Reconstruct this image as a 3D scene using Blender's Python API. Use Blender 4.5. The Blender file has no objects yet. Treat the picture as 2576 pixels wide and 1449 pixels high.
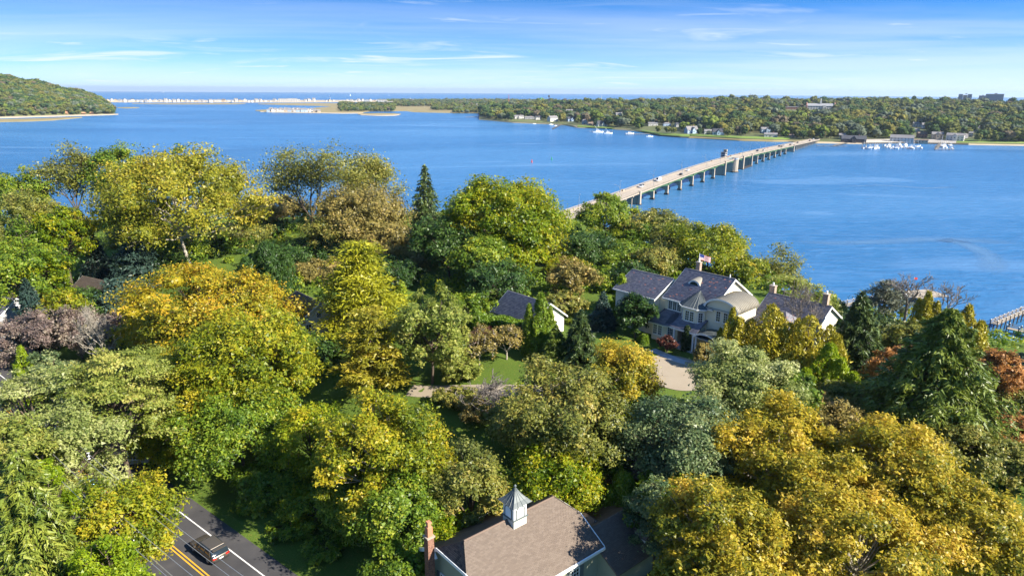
import bpy, bmesh, math, random
import numpy as np
from mathutils import Vector, Matrix

# ------------------------------------------------------------------ camera, sky, sun, exposure
scene = bpy.context.scene
COL = scene.collection
H = 72.0                                     # metres of the drone above the water
PITCH, ROLL, FPX = math.radians(16.13), math.radians(.353), 1717.0
CAM = np.array([0.0, 0.0, H])
Fw = np.array([0, math.cos(PITCH), -math.sin(PITCH)])
R0 = np.array([1.0, 0, 0]); U0 = np.array([0, math.sin(PITCH), math.cos(PITCH)])
Rt = math.cos(ROLL) * R0 + math.sin(ROLL) * U0
Up = -math.sin(ROLL) * R0 + math.cos(ROLL) * U0
cd = bpy.data.cameras.new('camera'); cam = bpy.data.objects.new('camera', cd); COL.objects.link(cam)
cd.sensor_width = 36.0; cd.lens = 36.0 * FPX / 2576.0
cd.clip_start = 0.5; cd.clip_end = 90000.0
M = Matrix.Identity(4)
for i in range(3):
    M[i][0], M[i][1], M[i][2], M[i][3] = Rt[i], Up[i], -Fw[i], CAM[i]
cam.matrix_world = M
scene.camera = cam

SUN_AZ, SUN_EL = math.radians(117), math.radians(36)   # azimuth clockwise from +Y (the view)
world = bpy.data.worlds.new("World"); scene.world = world; world.use_nodes = True
wn, wl = world.node_tree.nodes, world.node_tree.links
wn.clear()
def wnode(t, **k):
    n = wn.new(t)
    for a, b in k.items(): setattr(n, a, b)
    return n
def wmath(op, a, b=None, c=None):
    n = wnode('ShaderNodeMath', operation=op)
    for i, v in enumerate((a, b, c)):
        if v is None: continue
        if isinstance(v, (int, float)): n.inputs[i].default_value = v
        else: wl.new(v, n.inputs[i])
    return n.outputs[0]
tc = wnode('ShaderNodeTexCoord')
sep = wnode('ShaderNodeSeparateXYZ'); wl.new(tc.outputs['Generated'], sep.inputs[0])
zpos = wmath('MAXIMUM', sep.outputs[2], 0.0)
zup = wmath('MULTIPLY_ADD', zpos, 4.2, 0.03)         # the clear autumn sky deepens quickly above the horizon
comb = wnode('ShaderNodeCombineXYZ')
wl.new(sep.outputs[0], comb.inputs[0]); wl.new(sep.outputs[1], comb.inputs[1]); wl.new(zup, comb.inputs[2])
nrm = wnode('ShaderNodeVectorMath', operation='NORMALIZE'); wl.new(comb.outputs[0], nrm.inputs[0])
sky = wnode('ShaderNodeTexSky', sky_type='NISHITA'); sky.sun_disc = False
sky.sun_elevation = SUN_EL; sky.sun_rotation = SUN_AZ
sky.air_density = 1.0; sky.dust_density = 0.3; sky.ozone_density = 3.0
wl.new(nrm.outputs[0], sky.inputs['Vector'])
hs = wnode('ShaderNodeHueSaturation'); hs.inputs['Saturation'].default_value = 1.5; hs.inputs['Value'].default_value = 1.2
tnt = wnode('ShaderNodeMix', data_type='RGBA', blend_type='MULTIPLY'); tnt.inputs['Factor'].default_value = 1.0
wl.new(sky.outputs[0], tnt.inputs['A']); tnt.inputs['B'].default_value = (.46, .98, 1.40, 1)
wl.new(tnt.outputs['Result'], hs.inputs['Color'])
# cirrus: noise on the plane of the cloud deck
den = wmath('ADD', zpos, 0.055)
cx = wmath('DIVIDE', sep.outputs[0], den); cy = wmath('DIVIDE', sep.outputs[1], den)
cc = wnode('ShaderNodeCombineXYZ'); wl.new(cx, cc.inputs[0]); wl.new(cy, cc.inputs[1])
def cloud(scale_xy, rot, scale, detail, dist, lo, hi, off):
    mp = wnode('ShaderNodeMapping'); mp.inputs['Rotation'].default_value = (0, 0, rot)
    mp.inputs['Scale'].default_value = (*scale_xy, 1); mp.inputs['Location'].default_value = off
    wl.new(cc.outputs[0], mp.inputs[0])
    nz = wnode('ShaderNodeTexNoise'); nz.inputs['Scale'].default_value = scale; nz.inputs['Detail'].default_value = detail
    nz.inputs['Distortion'].default_value = dist; nz.inputs['Roughness'].default_value = .58
    wl.new(mp.outputs[0], nz.inputs['Vector'])
    mr = wnode('ShaderNodeMapRange', interpolation_type='SMOOTHSTEP')
    mr.inputs[1].default_value = lo; mr.inputs[2].default_value = hi
    wl.new(nz.outputs['Fac'], mr.inputs[0]); return mr.outputs[0]
c1 = cloud((.22, .34), math.radians(30), 1.0, 9, 2.2, .50, .70, (1.3, 2.1, 0))
c2 = cloud((.26, .5), math.radians(-40), 1.0, 10, 2.6, .54, .74, (4.7, .4, 0))
c3 = cloud((.10, .15), math.radians(14), 1.0, 7, 1.2, .38, .64, (9.1, 3.3, 0))
veil = wmath('MULTIPLY', c3, .46)
cl = wmath('MAXIMUM', wmath('MULTIPLY', c1, .66), wmath('MULTIPLY', c2, .95))
cl = wmath('MAXIMUM', cl, veil)
hi_ = wmath('SUBTRACT', 1.0, wmath('MULTIPLY', wmath('MINIMUM', wmath('MULTIPLY', zpos, 7.5), 1.0), .66))
cl = wmath('MULTIPLY', cl, hi_)
hz = wmath('POWER', wmath('SUBTRACT', 1.0, wmath('MINIMUM', wmath('MULTIPLY', zpos, 5.6), 1.0)), 2.6)   # pale air low down
low = wmath('MULTIPLY', hz, .86)
mix1 = wnode('ShaderNodeMix', data_type='RGBA'); wl.new(low, mix1.inputs['Factor'])
wl.new(hs.outputs[0], mix1.inputs['A']); mix1.inputs['B'].default_value = (5.2, 5.9, 7.0, 1)
mix2 = wnode('ShaderNodeMix', data_type='RGBA'); wl.new(cl, mix2.inputs['Factor'])
wl.new(mix1.outputs['Result'], mix2.inputs['A']); mix2.inputs['B'].default_value = (6.0, 6.6, 7.3, 1)
bg = wnode('ShaderNodeBackground'); bg.inputs['Strength'].default_value = 0.064
wl.new(mix2.outputs['Result'], bg.inputs[0])
wo = wnode('ShaderNodeOutputWorld'); wl.new(bg.outputs[0], wo.inputs[0])

sd = bpy.data.lights.new('sun', 'SUN'); sd.energy = 5.0; sd.angle = math.radians(.53); sd.color = (1.0, .93, .80)
sun = bpy.data.objects.new('sun', sd); COL.objects.link(sun); sun.location = (0, 0, 300)
SV = Vector((math.sin(SUN_AZ) * math.cos(SUN_EL), math.cos(SUN_AZ) * math.cos(SUN_EL), math.sin(SUN_EL)))
sun.rotation_euler = SV.to_track_quat('Z', 'Y').to_euler()

vs = scene.view_settings
vs.view_transform = 'Standard'; vs.look = 'None'; vs.gamma = 1.0; vs.use_curve_mapping = False
vs.exposure = 1.36
scene.render.engine = 'CYCLES'
cy_ = scene.cycles
cy_.max_bounces = 5; cy_.diffuse_bounces = 4; cy_.glossy_bounces = 2; cy_.transmission_bounces = 3
cy_.transparent_max_bounces = 4; cy_.volume_bounces = 0; cy_.caustics_reflective = False; cy_.caustics_refractive = False
cy_.use_denoising = True
try:
    cy_.denoiser = 'OPENIMAGEDENOISE'; cy_.denoising_input_passes = 'RGB_ALBEDO_NORMAL'
except Exception: pass
cy_.sample_clamp_indirect = 4.0

# ------------------------------------------------------------------ helpers
RE = 7.4e6
def drop(r): return -r * r / (2 * RE)        # the earth's curve (with refraction), seen at sea
def ray(px, py): return Fw + (px - 1288) / FPX * Rt + (724.5 - py) / FPX * Up
def W(px, py, z=0.0):
    d = ray(px, py); t = (z - H) / d[2]; return CAM + t * d
def at_depth(px, py, Y):
    d = ray(px, py); return CAM + d * (Y / d[1])
def at_range(px, r, z):                      # point of the azimuth under image column px at ground range r
    d = ray(px, 250.0); h = math.hypot(d[0], d[1]); return np.array([d[0] / h * r, d[1] / h * r, z])
def sstep(a, b, x):
    t = np.clip((np.asarray(x, float) - a) / (b - a), 0, 1); return t * t * (3 - 2 * t)

def link(o, parent=None):
    COL.objects.link(o)
    if parent is not None: o.parent = parent
    return o
def tag(o, label=None, cat=None, group=None, kind=None):
    if label: o['label'] = label
    if cat: o['category'] = cat
    if group: o['group'] = group
    if kind: o['kind'] = kind
    return o
def empty(name, loc=(0, 0, 0), rz=0.0, label=None, cat=None, group=None):
    o = bpy.data.objects.new(name, None); o.empty_display_size = .2
    o.location = loc; o.rotation_euler = (0, 0, rz); link(o); return tag(o, label, cat, group)
def kids(o): return [c for c in CH.get(o.name, [])]
CH = {}
def copy_tree(o, parent=None):
    c = o.copy(); link(c)
    if parent is not None:
        c.parent = parent; CH.setdefault(parent.name, []).append(c)
    for k in kids(o): copy_tree(k, c)
    return c

class B:
    """collects simple solids; build() makes ONE mesh object of them"""
    def __init__(s): s.v = []; s.f = []
    def add(s, vs, fs):
        n = len(s.v); s.v += [tuple(map(float, p)) for p in vs]; s.f += [tuple(i + n for i in f) for f in fs]; return s
    def box(s, c, d, rz=0.0, taper=1.0):
        cx, cy, cz = c; dx, dy, dz = d[0] / 2, d[1] / 2, d[2] / 2; co, si = math.cos(rz), math.sin(rz); P = []
        for z, k in ((-dz, 1), (dz, taper)):
            for x, y in ((-dx, -dy), (dx, -dy), (dx, dy), (-dx, dy)):
                P.append((cx + k * (x * co - y * si), cy + k * (x * si + y * co), cz + z))
        return s.add(P, [(3, 2, 1, 0), (4, 5, 6, 7), (0, 1, 5, 4), (1, 2, 6, 5), (2, 3, 7, 6), (3, 0, 4, 7)])
    def span(s, a, b):                       # box from corner a to corner b
        return s.box([(p + q) / 2 for p, q in zip(a, b)], [abs(q - p) for p, q in zip(a, b)])
    def prism(s, poly, axis_vec):            # polygon (3-D points, planar) pushed along a vector
        n = len(poly); a = [Vector(p) for p in poly]; v = Vector(axis_vec)
        return s.add(a + [p + v for p in a], [tuple(range(n))[::-1], tuple(range(n, 2 * n))] + [(i, (i + 1) % n, n + (i + 1) % n, n + i) for i in range(n)])
    def slab(s, poly, t):                    # polygon thickened along its normal
        a = [Vector(p) for p in poly]; nn = (a[1] - a[0]).cross(a[2] - a[0]).normalized()
        if nn.z < 0: a = a[::-1]; nn = -nn
        return s.prism([p - nn * t for p in a], nn * t)
    def tube(s, pts, rad, n=8, cap=True):
        pts = [Vector(p) for p in pts]; rad = rad if isinstance(rad, (list, tuple)) else [rad] * len(pts); P = []
        for i, p in enumerate(pts):
            d = (pts[min(i + 1, len(pts) - 1)] - pts[max(i - 1, 0)]).normalized()
            u = d.cross(Vector((0, 0, 1)) if abs(d.z) < .95 else Vector((1, 0, 0))).normalized(); w = d.cross(u)
            P += [p + (u * math.cos(2 * math.pi * k / n) + w * math.sin(2 * math.pi * k / n)) * rad[i] for k in range(n)]
        Fc = [(i * n + k, i * n + (k + 1) % n, (i + 1) * n + (k + 1) % n, (i + 1) * n + k) for i in range(len(pts) - 1) for k in range(n)]
        if cap: Fc += [tuple(range(n))[::-1], tuple(range((len(pts) - 1) * n, len(pts) * n))]
        return s.add(P, Fc)
    def loft(s, rings, cap=True):
        n = len(rings[0]); P = [p for r in rings for p in r]
        Fc = [(i * n + k, i * n + (k + 1) % n, (i + 1) * n + (k + 1) % n, (i + 1) * n + k) for i in range(len(rings) - 1) for k in range(n)]
        if cap: Fc += [tuple(range(n))[::-1], tuple(range((len(rings) - 1) * n, len(rings) * n))]
        return s.add(P, Fc)
    def mesh(s, name, mat, smooth=False):
        me = bpy.data.meshes.new(name); me.from_pydata(s.v, [], s.f)
        bm = bmesh.new(); bm.from_mesh(me); bmesh.ops.recalc_face_normals(bm, faces=bm.faces); bm.to_mesh(me); bm.free()
        if mat: me.materials.append(mat)
        if smooth: me.polygons.foreach_set('use_smooth', [True] * len(me.polygons))
        return me
    def build(s, name, mat, parent=None, smooth=False, bevel=0, kind=None, label=None):
        o = bpy.data.objects.new(name, s.mesh(name, mat, smooth)); link(o, parent)
        if parent is not None: CH.setdefault(parent.name, []).append(o)
        if bevel:
            m = o.modifiers.new('bevel', 'BEVEL'); m.width = bevel; m.segments = 2; m.limit_method = 'ANGLE'
        if kind: o['kind'] = kind
        if label: o['label'] = label
        return o
def inst(name, me, parent, loc=(0, 0, 0), rz=0.0, sc=None):   # a part that shares mesh data
    o = bpy.data.objects.new(name, me); link(o, parent); o.location = loc; o.rotation_euler = (0, 0, rz)
    if sc is not None: o.scale = sc
    if parent is not None: CH.setdefault(parent.name, []).append(o)
    return o

def np_mesh(name, V, F, mat=None, attrs=None, smooth=False):
    V = np.asarray(V, np.float32); F = np.asarray(F, np.int32); k = F.shape[1]; n = len(F)
    me = bpy.data.meshes.new(name)
    me.vertices.add(len(V)); me.vertices.foreach_set('co', V.ravel())
    me.loops.add(n * k); me.loops.foreach_set('vertex_index', F.ravel())
    me.polygons.add(n); me.polygons.foreach_set('loop_start', np.arange(0, n * k, k, dtype=np.int32))
    me.polygons.foreach_set('loop_total', np.full(n, k, np.int32))
    if smooth: me.polygons.foreach_set('use_smooth', np.ones(n, bool))
    for a, val in (attrs or {}).items():
        at = me.attributes.new(a, 'FLOAT', 'FACE'); at.data.foreach_set('value', np.asarray(val, np.float32))
    if mat: me.materials.append(mat)
    me.update(calc_edges=True); return me
def np_obj(name, me, parent=None, loc=(0, 0, 0)):
    o = bpy.data.objects.new(name, me); link(o, parent); o.location = loc
    if parent is not None: CH.setdefault(parent.name, []).append(o)
    return o

# ------------------------------------------------------------------ materials
MAT = {}
class NT:
    def __init__(s, name):
        s.m = bpy.data.materials.new(name); s.m.use_nodes = True; s.n = s.m.node_tree.nodes; s.l = s.m.node_tree.links; s.n.clear()
        s.out = s.n.new('ShaderNodeOutputMaterial')
    def node(s, t, props=None, **inp):
        n = s.n.new(t)
        for k, v in (props or {}).items(): setattr(n, k, v)
        for k, v in inp.items(): s.set(n, k.replace('_', ' '), v)
        return n
    def set(s, n, k, v):
        if hasattr(v, 'links') or isinstance(v, bpy.types.NodeSocket): s.l.new(v, n.inputs[k])
        else: n.inputs[k].default_value = v
    def noise(s, scale, detail=4, vec=None, rough=.55, dist=0.0):
        n = s.node('ShaderNodeTexNoise', Scale=scale, Detail=detail, Roughness=rough, Distortion=dist)
        if vec is not None: s.l.new(vec, n.inputs['Vector'])
        return n.outputs['Fac']
    def ramp(s, fac, stops):
        n = s.n.new('ShaderNodeValToRGB'); s.l.new(fac, n.inputs[0]); e = n.color_ramp.elements
        while len(e) < len(stops): e.new(.5)
        for el, (p, c) in zip(e, stops): el.position = p; el.color = (*c[:3], 1)
        return n.outputs[0]
    def mix(s, fac, a, b, mode='MIX'):
        n = s.node('ShaderNodeMix', dict(data_type='RGBA', blend_type=mode)); s.set(n, 'Factor', fac)
        for k, v in (('A', a), ('B', b)):
            s.set(n, k, v if isinstance(v, bpy.types.NodeSocket) else (*v[:3], 1))
        return n.outputs['Result']
    def math(s, op, a, b=0.0):
        n = s.node('ShaderNodeMath', dict(operation=op)); s.set(n, 0, a); s.set(n, 1, b); return n.outputs[0]
    def coord(s, kind='Object', scale=None, rot=0.0):
        c = s.node('ShaderNodeTexCoord').outputs[kind] if kind != 'World' else s.node('ShaderNodeNewGeometry').outputs['Position']
        if scale is None: return c
        m = s.node('ShaderNodeMapping'); m.inputs['Scale'].default_value = scale; m.inputs['Rotation'].default_value = (0, 0, rot)
        s.l.new(c, m.inputs[0]); return m.outputs[0]
    def bump(s, h, strength, dist=.05):
        n = s.node('ShaderNodeBump', Strength=strength, Distance=dist, Height=h); return n.outputs[0]
    def bsdf(s, color, rough=.6, normal=None, metallic=0.0, spec=.5, **k):
        n = s.node('ShaderNodeBsdfPrincipled'); s.set(n, 'Base Color', color if isinstance(color, bpy.types.NodeSocket) else (*color[:3], 1))
        s.set(n, 'Roughness', rough); s.set(n, 'Metallic', metallic); s.set(n, 'Specular IOR Level', spec)
        if normal is not None: s.set(n, 'Normal', normal)
        for a, b in k.items(): s.set(n, a.replace('_', ' '), b)
        return n.outputs[0]
    def done(s, sh): s.l.new(sh, s.out.inputs[0]); return s.m

def mat(name, c, rough=.6, var=.18, scale=1.5, bump=0.0, metallic=0.0, spec=.4, fine=None):
    """plain painted / mineral surface: slow mottling, finer grain, a little relief"""
    if name in MAT: return MAT[name]
    t = NT(name); p = t.coord('Object')
    n1 = t.noise(scale, 5, p); n2 = t.noise(fine or scale * 14, 3, p)
    c = np.array(c, float)
    col = t.ramp(n1, [(.25, c * (1 - var)), (.5, c), (.78, np.clip(c * (1 + var * .8), 0, 1))])
    col = t.mix(t.math('MULTIPLY', n2, .35), col, c * (1 - var * 1.2))
    nb = t.bump(n2, bump) if bump else None
    MAT[name] = t.done(t.bsdf(col, rough, nb, metallic, spec)); return MAT[name]

def leaf_mat(name, stops, trans=.34, rough=.42, gain=1.0, spec=.32):
    """leaf colour runs along the ramp by a per-leaf number; part of the light passes through the leaf"""
    t = NT(name)
    a = t.node('ShaderNodeAttribute', dict(attribute_name='tint')).outputs['Fac']
    r = t.node('ShaderNodeObjectInfo').outputs['Random']
    v = t.math('ADD', a, t.math('MULTIPLY', t.math('SUBTRACT', r, .5), .16))
    k = len(stops)
    col = t.ramp(v, [(.12 + .76 * i / (k - 1), np.clip(np.array(c) * gain, 0, .62)) for i, c in enumerate(stops)])
    d = t.bsdf(col, rough, spec=spec)
    tr = t.node('ShaderNodeBsdfTranslucent'); t.l.new(t.mix(.0, col, col), tr.inputs[0])
    m = t.node('ShaderNodeMixShader'); m.inputs[0].default_value = trans
    t.l.new(d, m.inputs[1]); t.l.new(tr.outputs[0], m.inputs[2])
    MAT[name] = t.done(m.outputs[0]); return MAT[name]

def attr_mat(name, stops, rough=.7, bump=.3, attr='tint', scale=20):
    """pieces (slates, shingles, bricks) coloured one by one from a per-face number"""
    t = NT(name); a = t.node('ShaderNodeAttribute', dict(attribute_name=attr)).outputs['Fac']
    col = t.ramp(a, stops); n = t.noise(scale, 4, t.coord('Object'))
    col = t.mix(t.math('MULTIPLY', n, .35), col, np.array(stops[0][1]) * .7)
    MAT[name] = t.done(t.bsdf(col, rough, t.bump(n, bump), spec=.3)); return MAT[name]

white = mat('white_paint', (.78, .78, .75), .5, .06)
cream = mat('cream_render', (.80, .73, .54), .8, .07, .6, .15)
cream2 = mat('pale_cream_render', (.78, .73, .60), .8, .07, .6, .15)
olive_side = mat('olive_siding', (.30, .31, .22), .7, .08)
glass = mat('window_glass', (.02, .03, .04), .06, .3, .4, spec=.8)
dark = mat('bumper_black', (.02, .02, .022), .8, .2)  # near-black colour of the car bumpers
black_iron = mat('black_iron', (.03, .03, .032), .5, .2)
grey_metal = mat('grey_metal', (.38, .40, .42), .35, .15, metallic=.7)
zinc = mat('zinc_roof', (.33, .30, .24), .45, .18, .8, metallic=.35)
lead = mat('lead_grey_roof', (.10, .115, .115), .5, .2, .8, metallic=.25)
brick_m = mat('chimney_brick', (.42, .27, .19), .85, .25, 6, .5)
redbrick = mat('red_brick', (.36, .14, .085), .85, .25, 6, .5)
clay = mat('clay_pot', (.48, .20, .11), .8, .18, 3)
concrete = mat('bridge_concrete', (.37, .31, .24), .85, .20, .12, .3)
deck_m = mat('deck_concrete', (.36, .30, .235), .9, .14, .06, .2)
green_steel = mat('green_steel', (.05, .12, .05), .6, .25, .3)
wood_grey = mat('weathered_wood', (.34, .29, .23), .85, .25, 1.2, .4)
pile_m = mat('dark_piling', (.07, .06, .055), .9, .3, 1)
bark = mat('bark', (.10, .075, .055), .9, .35, 3, .6)
bark_pale = mat('pale_bark', (.36, .32, .26), .85, .25, 2, .4)
bark_grey = mat('grey_bark', (.19, .165, .145), .9, .3, 3, .5)
sand = mat('sand', (.42, .34, .23), .95, .14, .05)
marsh_m = mat('marsh_grass', (.25, .20, .085), .95, .28, .03)
clay_bank = mat('clay_bank', (.42, .22, .11), .95, .2, .06)
bulk_m = mat('timber_bulkhead', (.055, .05, .045), .9, .3, .3)
tile_dark = mat('dark_roof', (.055, .058, .07), .8, .25, .3)
tile_grey = mat('grey_roof', (.20, .19, .19), .8, .25, .3)
tile_brown = mat('brown_roof', (.17, .12, .09), .8, .25, .3)
far_white = mat('far_white_wall', (.50, .485, .46), .7, .08)
far_blue = mat('far_blue_wall', (.32, .42, .55), .7, .08)
far_tan = mat('far_tan_wall', (.47, .38, .27), .7, .1)
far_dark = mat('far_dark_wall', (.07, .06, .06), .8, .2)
far_grey = mat('far_grey_wall', (.36, .36, .37), .8, .1)
far_brick = mat('far_brick_wall', (.34, .17, .12), .8, .15)
tower_m = mat('tower_block_wall', (.33, .30, .30), .7, .1)
red_paint = mat('red_paint', (.55, .05, .03), .5, .1)
green_paint = mat('green_paint', (.02, .28, .12), .5, .1)
yellow_line = mat('yellow_line', (.72, .36, .02), .7, .2, 2)
white_line = mat('white_line', (.72, .70, .66), .7, .25, 2)
rubber = mat('tyre_rubber', (.02, .02, .02), .8, .2)
chrome = mat('wheel_alloy', (.45, .46, .48), .3, .1, metallic=.9)
tail_red = mat('tail_lamp', (.60, .015, .01), .2, .1)
lamp_clear = mat('headlamp', (.7, .72, .75), .15, .1)
hull_w = mat('white_hull', (.80, .80, .80), .3, .04)
def paint(name, c, metallic=.35):
    return mat(name, c, .25, .05, .8, metallic=metallic, spec=.6)

# asphalt, drive, ground, water
t = NT('asphalt'); p = t.coord('World'); n = t.noise(.22, 7, p, .65); g = t.noise(24, 3, p)
c = t.ramp(n, [(.3, (.030, .029, .032)), (.5, (.048, .046, .048)), (.56, (.058, .054, .054)), (.75, (.080, .074, .070))]); c = t.mix(t.math('MULTIPLY', g, .4), c, (.09, .085, .082))
asphalt = t.done(t.bsdf(c, .85, t.bump(g, .3, .01), spec=.3))
t = NT('gravel_drive'); p = t.coord('World'); n = t.noise(.5, 5, p); g = t.noise(18, 3, p)
c = t.mix(n, (.24, .195, .14), (.31, .26, .195)); c = t.mix(t.math('MULTIPLY', g, .4), c, (.36, .29, .20))
drive_m = t.done(t.bsdf(c, .95, t.bump(g, .4, .02)))
t = NT('lawn_ground'); p = t.coord('World'); n = t.noise(.12, 5, p); g = t.noise(3.5, 5, p, .7); g2 = t.noise(14, 3, p)
c = t.ramp(n, [(.3, (.055, .100, .009)), (.55, (.085, .145, .012)), (.75, (.13, .18, .02))])
c = t.mix(t.math('MULTIPLY', g, .5), c, (.05, .085, .012)); c = t.mix(t.math('MULTIPLY', g2, .25), c, (.16, .19, .05))
vo = t.node('ShaderNodeTexVoronoi', dict(feature='F1'), Scale=2.2); t.l.new(p, vo.inputs['Vector']); lf = t.node('ShaderNodeMapRange'); t.l.new(vo.outputs['Distance'], lf.inputs[0]); lf.inputs[1].default_value = .22; lf.inputs[2].default_value = .12
c = t.mix(t.math('MULTIPLY', lf.outputs[0], t.math('MULTIPLY', n, .9)), c, (.26, .17, .05))
lawn_m = t.done(t.bsdf(c, .9, t.bump(t.math('ADD', g, g2), .8, .08), spec=.2))
t = NT('far_ground'); p = t.coord('World'); n = t.noise(.012, 4, p); g = t.noise(.08, 5, p)
c = t.ramp(n, [(.35, (.06, .075, .02)), (.55, (.11, .12, .03)), (.7, (.20, .17, .08))])
c = t.mix(t.math('MULTIPLY', g, .5), c, (.05, .06, .018)); far_ground_m = t.done(t.bsdf(c, .95))
t = NT('park_lawn'); p = t.coord('World'); n = t.noise(.05, 4, p)
c = t.ramp(n, [(.3, (.12, .19, .025)), (.7, (.17, .24, .04))]); park_m = t.done(t.bsdf(c, .95))
t = NT('sea_water'); 
pw = t.coord('World', (1, 1, 1))
big = t.noise(.0016, 5, t.coord('World', (.55, 1.6, 1), math.radians(12)), .55, .8)
mid = t.noise(.010, 5, t.coord('World', (.35, 1.5, 1), math.radians(10)), .6, 1.2)
stk = t.noise(.0035, 6, t.coord('World', (.30, 1.5, 1), math.radians(-18)), .5, 2.4)
w1 = t.noise(.16, 4, t.coord('World', (.45, 1.3, 1), math.radians(20)), .6, .4)
w2 = t.noise(.75, 4, t.coord('World', (.5, 1.2, 1), math.radians(24)), .65, .3)
col = t.ramp(big, [(.34, (.006, .075, .195)), (.50, (.016, .115, .270)), (.64, (.055, .180, .350))])
col = t.mix(t.math('MULTIPLY', mid, .55), col, (.045, .150, .32))
stk2 = t.noise(.0075, 4, t.coord('World', (.28, .8, 1), math.radians(35)), .45, 3.2)
for nz_, lo_, hi_, k_ in ((stk, .57, .70, .42), (stk2, .62, .70, .40)):
    slick = t.node('ShaderNodeMapRange', dict(interpolation_type='SMOOTHSTEP')); t.l.new(nz_, slick.inputs[0])
    slick.inputs[1].default_value = lo_; slick.inputs[2].default_value = hi_
    col = t.mix(t.math('MULTIPLY', slick.outputs[0], k_), col, (.14, .27, .45))
rip = t.node('ShaderNodeMapRange'); t.l.new(w1, rip.inputs[0]); rip.inputs[1].default_value = .42; rip.inputs[2].default_value = .68
col = t.mix(t.math('MULTIPLY', rip.outputs[0], .45), col, (.085, .20, .38))
hgt = t.math('ADD', t.math('MULTIPLY', w1, 1.0), t.math('MULTIPLY', w2, .35))
water_m = t.done(t.bsdf(col, .24, t.bump(hgt, 1.0, 1.3), spec=.30, IOR=1.33))

# ------------------------------------------------------------------ the near ground
SX = [-600, -300, -200, -100, 0, 25, 45, 60, 80, 100, 120, 140, 200, 400]
SY = [320, 300, 285, 290, 305, 290, 235, 205, 188, 178, 170, 160, 130, 60]
RP, RD = np.array([-30.5, 56.3]), np.array([.783, -.622]); RN = np.array([.622, .783])
def shore_y(x): return np.interp(x, SX, SY)
def ground(x, y):
    x = np.asarray(x, float); y = np.asarray(y, float)
    q = (x - RP[0]) * RN[0] + (y - RP[1]) * RN[1]
    base = np.interp(q, [-300, -9, 7, 20, 36, 48, 60, 400], [25, 26.9, 27.1, 28.2, 31.3, 34, 34.5, 34.5])
    b = sstep(4, 78, (shore_y(x) - y) * .85)
    return base * b - 2.5 * (1 - b) + .12 * np.sin(x * .31 + y * .17) * b * sstep(6, 20, np.abs(q))
def gz(x, y): return float(ground(x, y))
def on_ground(px, py, dz=0.0):
    z = 30.0
    for _ in range(25):
        p = W(px, py, z); z = .5 * z + .5 * (gz(p[0], p[1]) + dz)
    return np.array([p[0], p[1], gz(p[0], p[1]) + dz])
xs = np.concatenate([np.arange(-600, -140, 20), np.arange(-140, 140, 3.0), np.arange(140, 420, 20)])
ys_ = np.concatenate([np.arange(-80, 30, 12), np.arange(30, 130, 2.5), np.arange(130, 345, 5.0)])
GX, GY = np.meshgrid(xs, ys_); GZ = ground(GX, GY)
nx, ny = len(xs), len(ys_); ii = np.arange(nx * ny).reshape(ny, nx)
Fq = np.stack([ii[:-1, :-1], ii[:-1, 1:], ii[1:, 1:], ii[1:, :-1]], -1).reshape(-1, 4)
tag(np_obj('ground', np_mesh('ground', np.stack([GX, GY, GZ], -1).reshape(-1, 3), Fq, lawn_m, smooth=True)), kind='structure')

def ribbon(name, pts, width, m, dz, hf=None, kind='structure', left=None, step=2.0, skirt=0.0, parent=None):
    """a strip of the given width that follows the ground"""
    pts = [np.array(p[:2], float) for p in pts]; P = []
    for a, b in zip(pts[:-1], pts[1:]):
        n = max(1, int(np.linalg.norm(b - a) / step))
        P += [a + (b - a) * i / n for i in range(n)]
    P.append(pts[-1]); P = np.array(P); T = np.gradient(P, axis=0); T /= np.linalg.norm(T, axis=1)[:, None]
    N = np.stack([-T[:, 1], T[:, 0]], -1); hf = hf or (lambda x, y: ground(x, y))
    offs = np.linspace(-width / 2, width / 2, 5); V = []
    for o in offs:
        q = P + N * o; V.append(np.concatenate([q, (hf(q[:, 0], q[:, 1]) + dz)[:, None]], 1))
    V = np.stack(V, 1); n, k = V.shape[:2]; idx = np.arange(n * k).reshape(n, k)
    F = np.stack([idx[:-1, :-1], idx[1:, :-1], idx[1:, 1:], idx[:-1, 1:]], -1).reshape(-1, 4)
    o = np_obj(name, np_mesh(name, V.reshape(-1, 3), F, m, smooth=True), parent)
    if parent is None: tag(o, kind=kind)
    return o
rp = lambda s, q: RP + RD * s + RN * q
road = ribbon('road', [rp(-130, .5), rp(60, .5)], 10.0, asphalt, .05)
for q in (-.16, .16): ribbon('centre_line', [rp(-130, q), rp(60, q)], .13, yellow_line, .058, parent=road)
ribbon('edge_line', [rp(-130, 3.45), rp(60, 3.45)], .13, white_line, .058, parent=road)
ribbon('edge_line', [rp(-130, -3.45), rp(60, -3.45)], .13, white_line, .058, parent=road)
# drive: the turning circle before the house and the strip that leads to it
dc = on_ground(1700, 935)
drv = []
for k in range(40):
    a_ = 2 * math.pi * k / 40; drv.append((dc[0] + 4.6 * math.cos(a_), dc[1] + 6.2 * math.sin(a_)))
DV = [(dc[0], dc[1], gz(dc[0], dc[1]) + .05)] + [(x, y, gz(x, y) + .05) for x, y in drv]
tag(np_obj('driveway', np_mesh('driveway', DV, [(0, 1 + k, 1 + (k + 1) % 40) for k in range(40)], drive_m)), kind='structure')
l0, l1, l2 = on_ground(1060, 985), on_ground(1380, 985), on_ground(1560, 945)
ribbon('drive_strip', [on_ground(1030, 982), l0, l1, l2, dc], 2.7, drive_m, .04)
ribbon('garden_path', [on_ground(1640, 880), on_ground(1700, 905), on_ground(1765, 925)], 1.6, mat('path_stone', (.36, .38, .40), .8, .15), .06)

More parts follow.
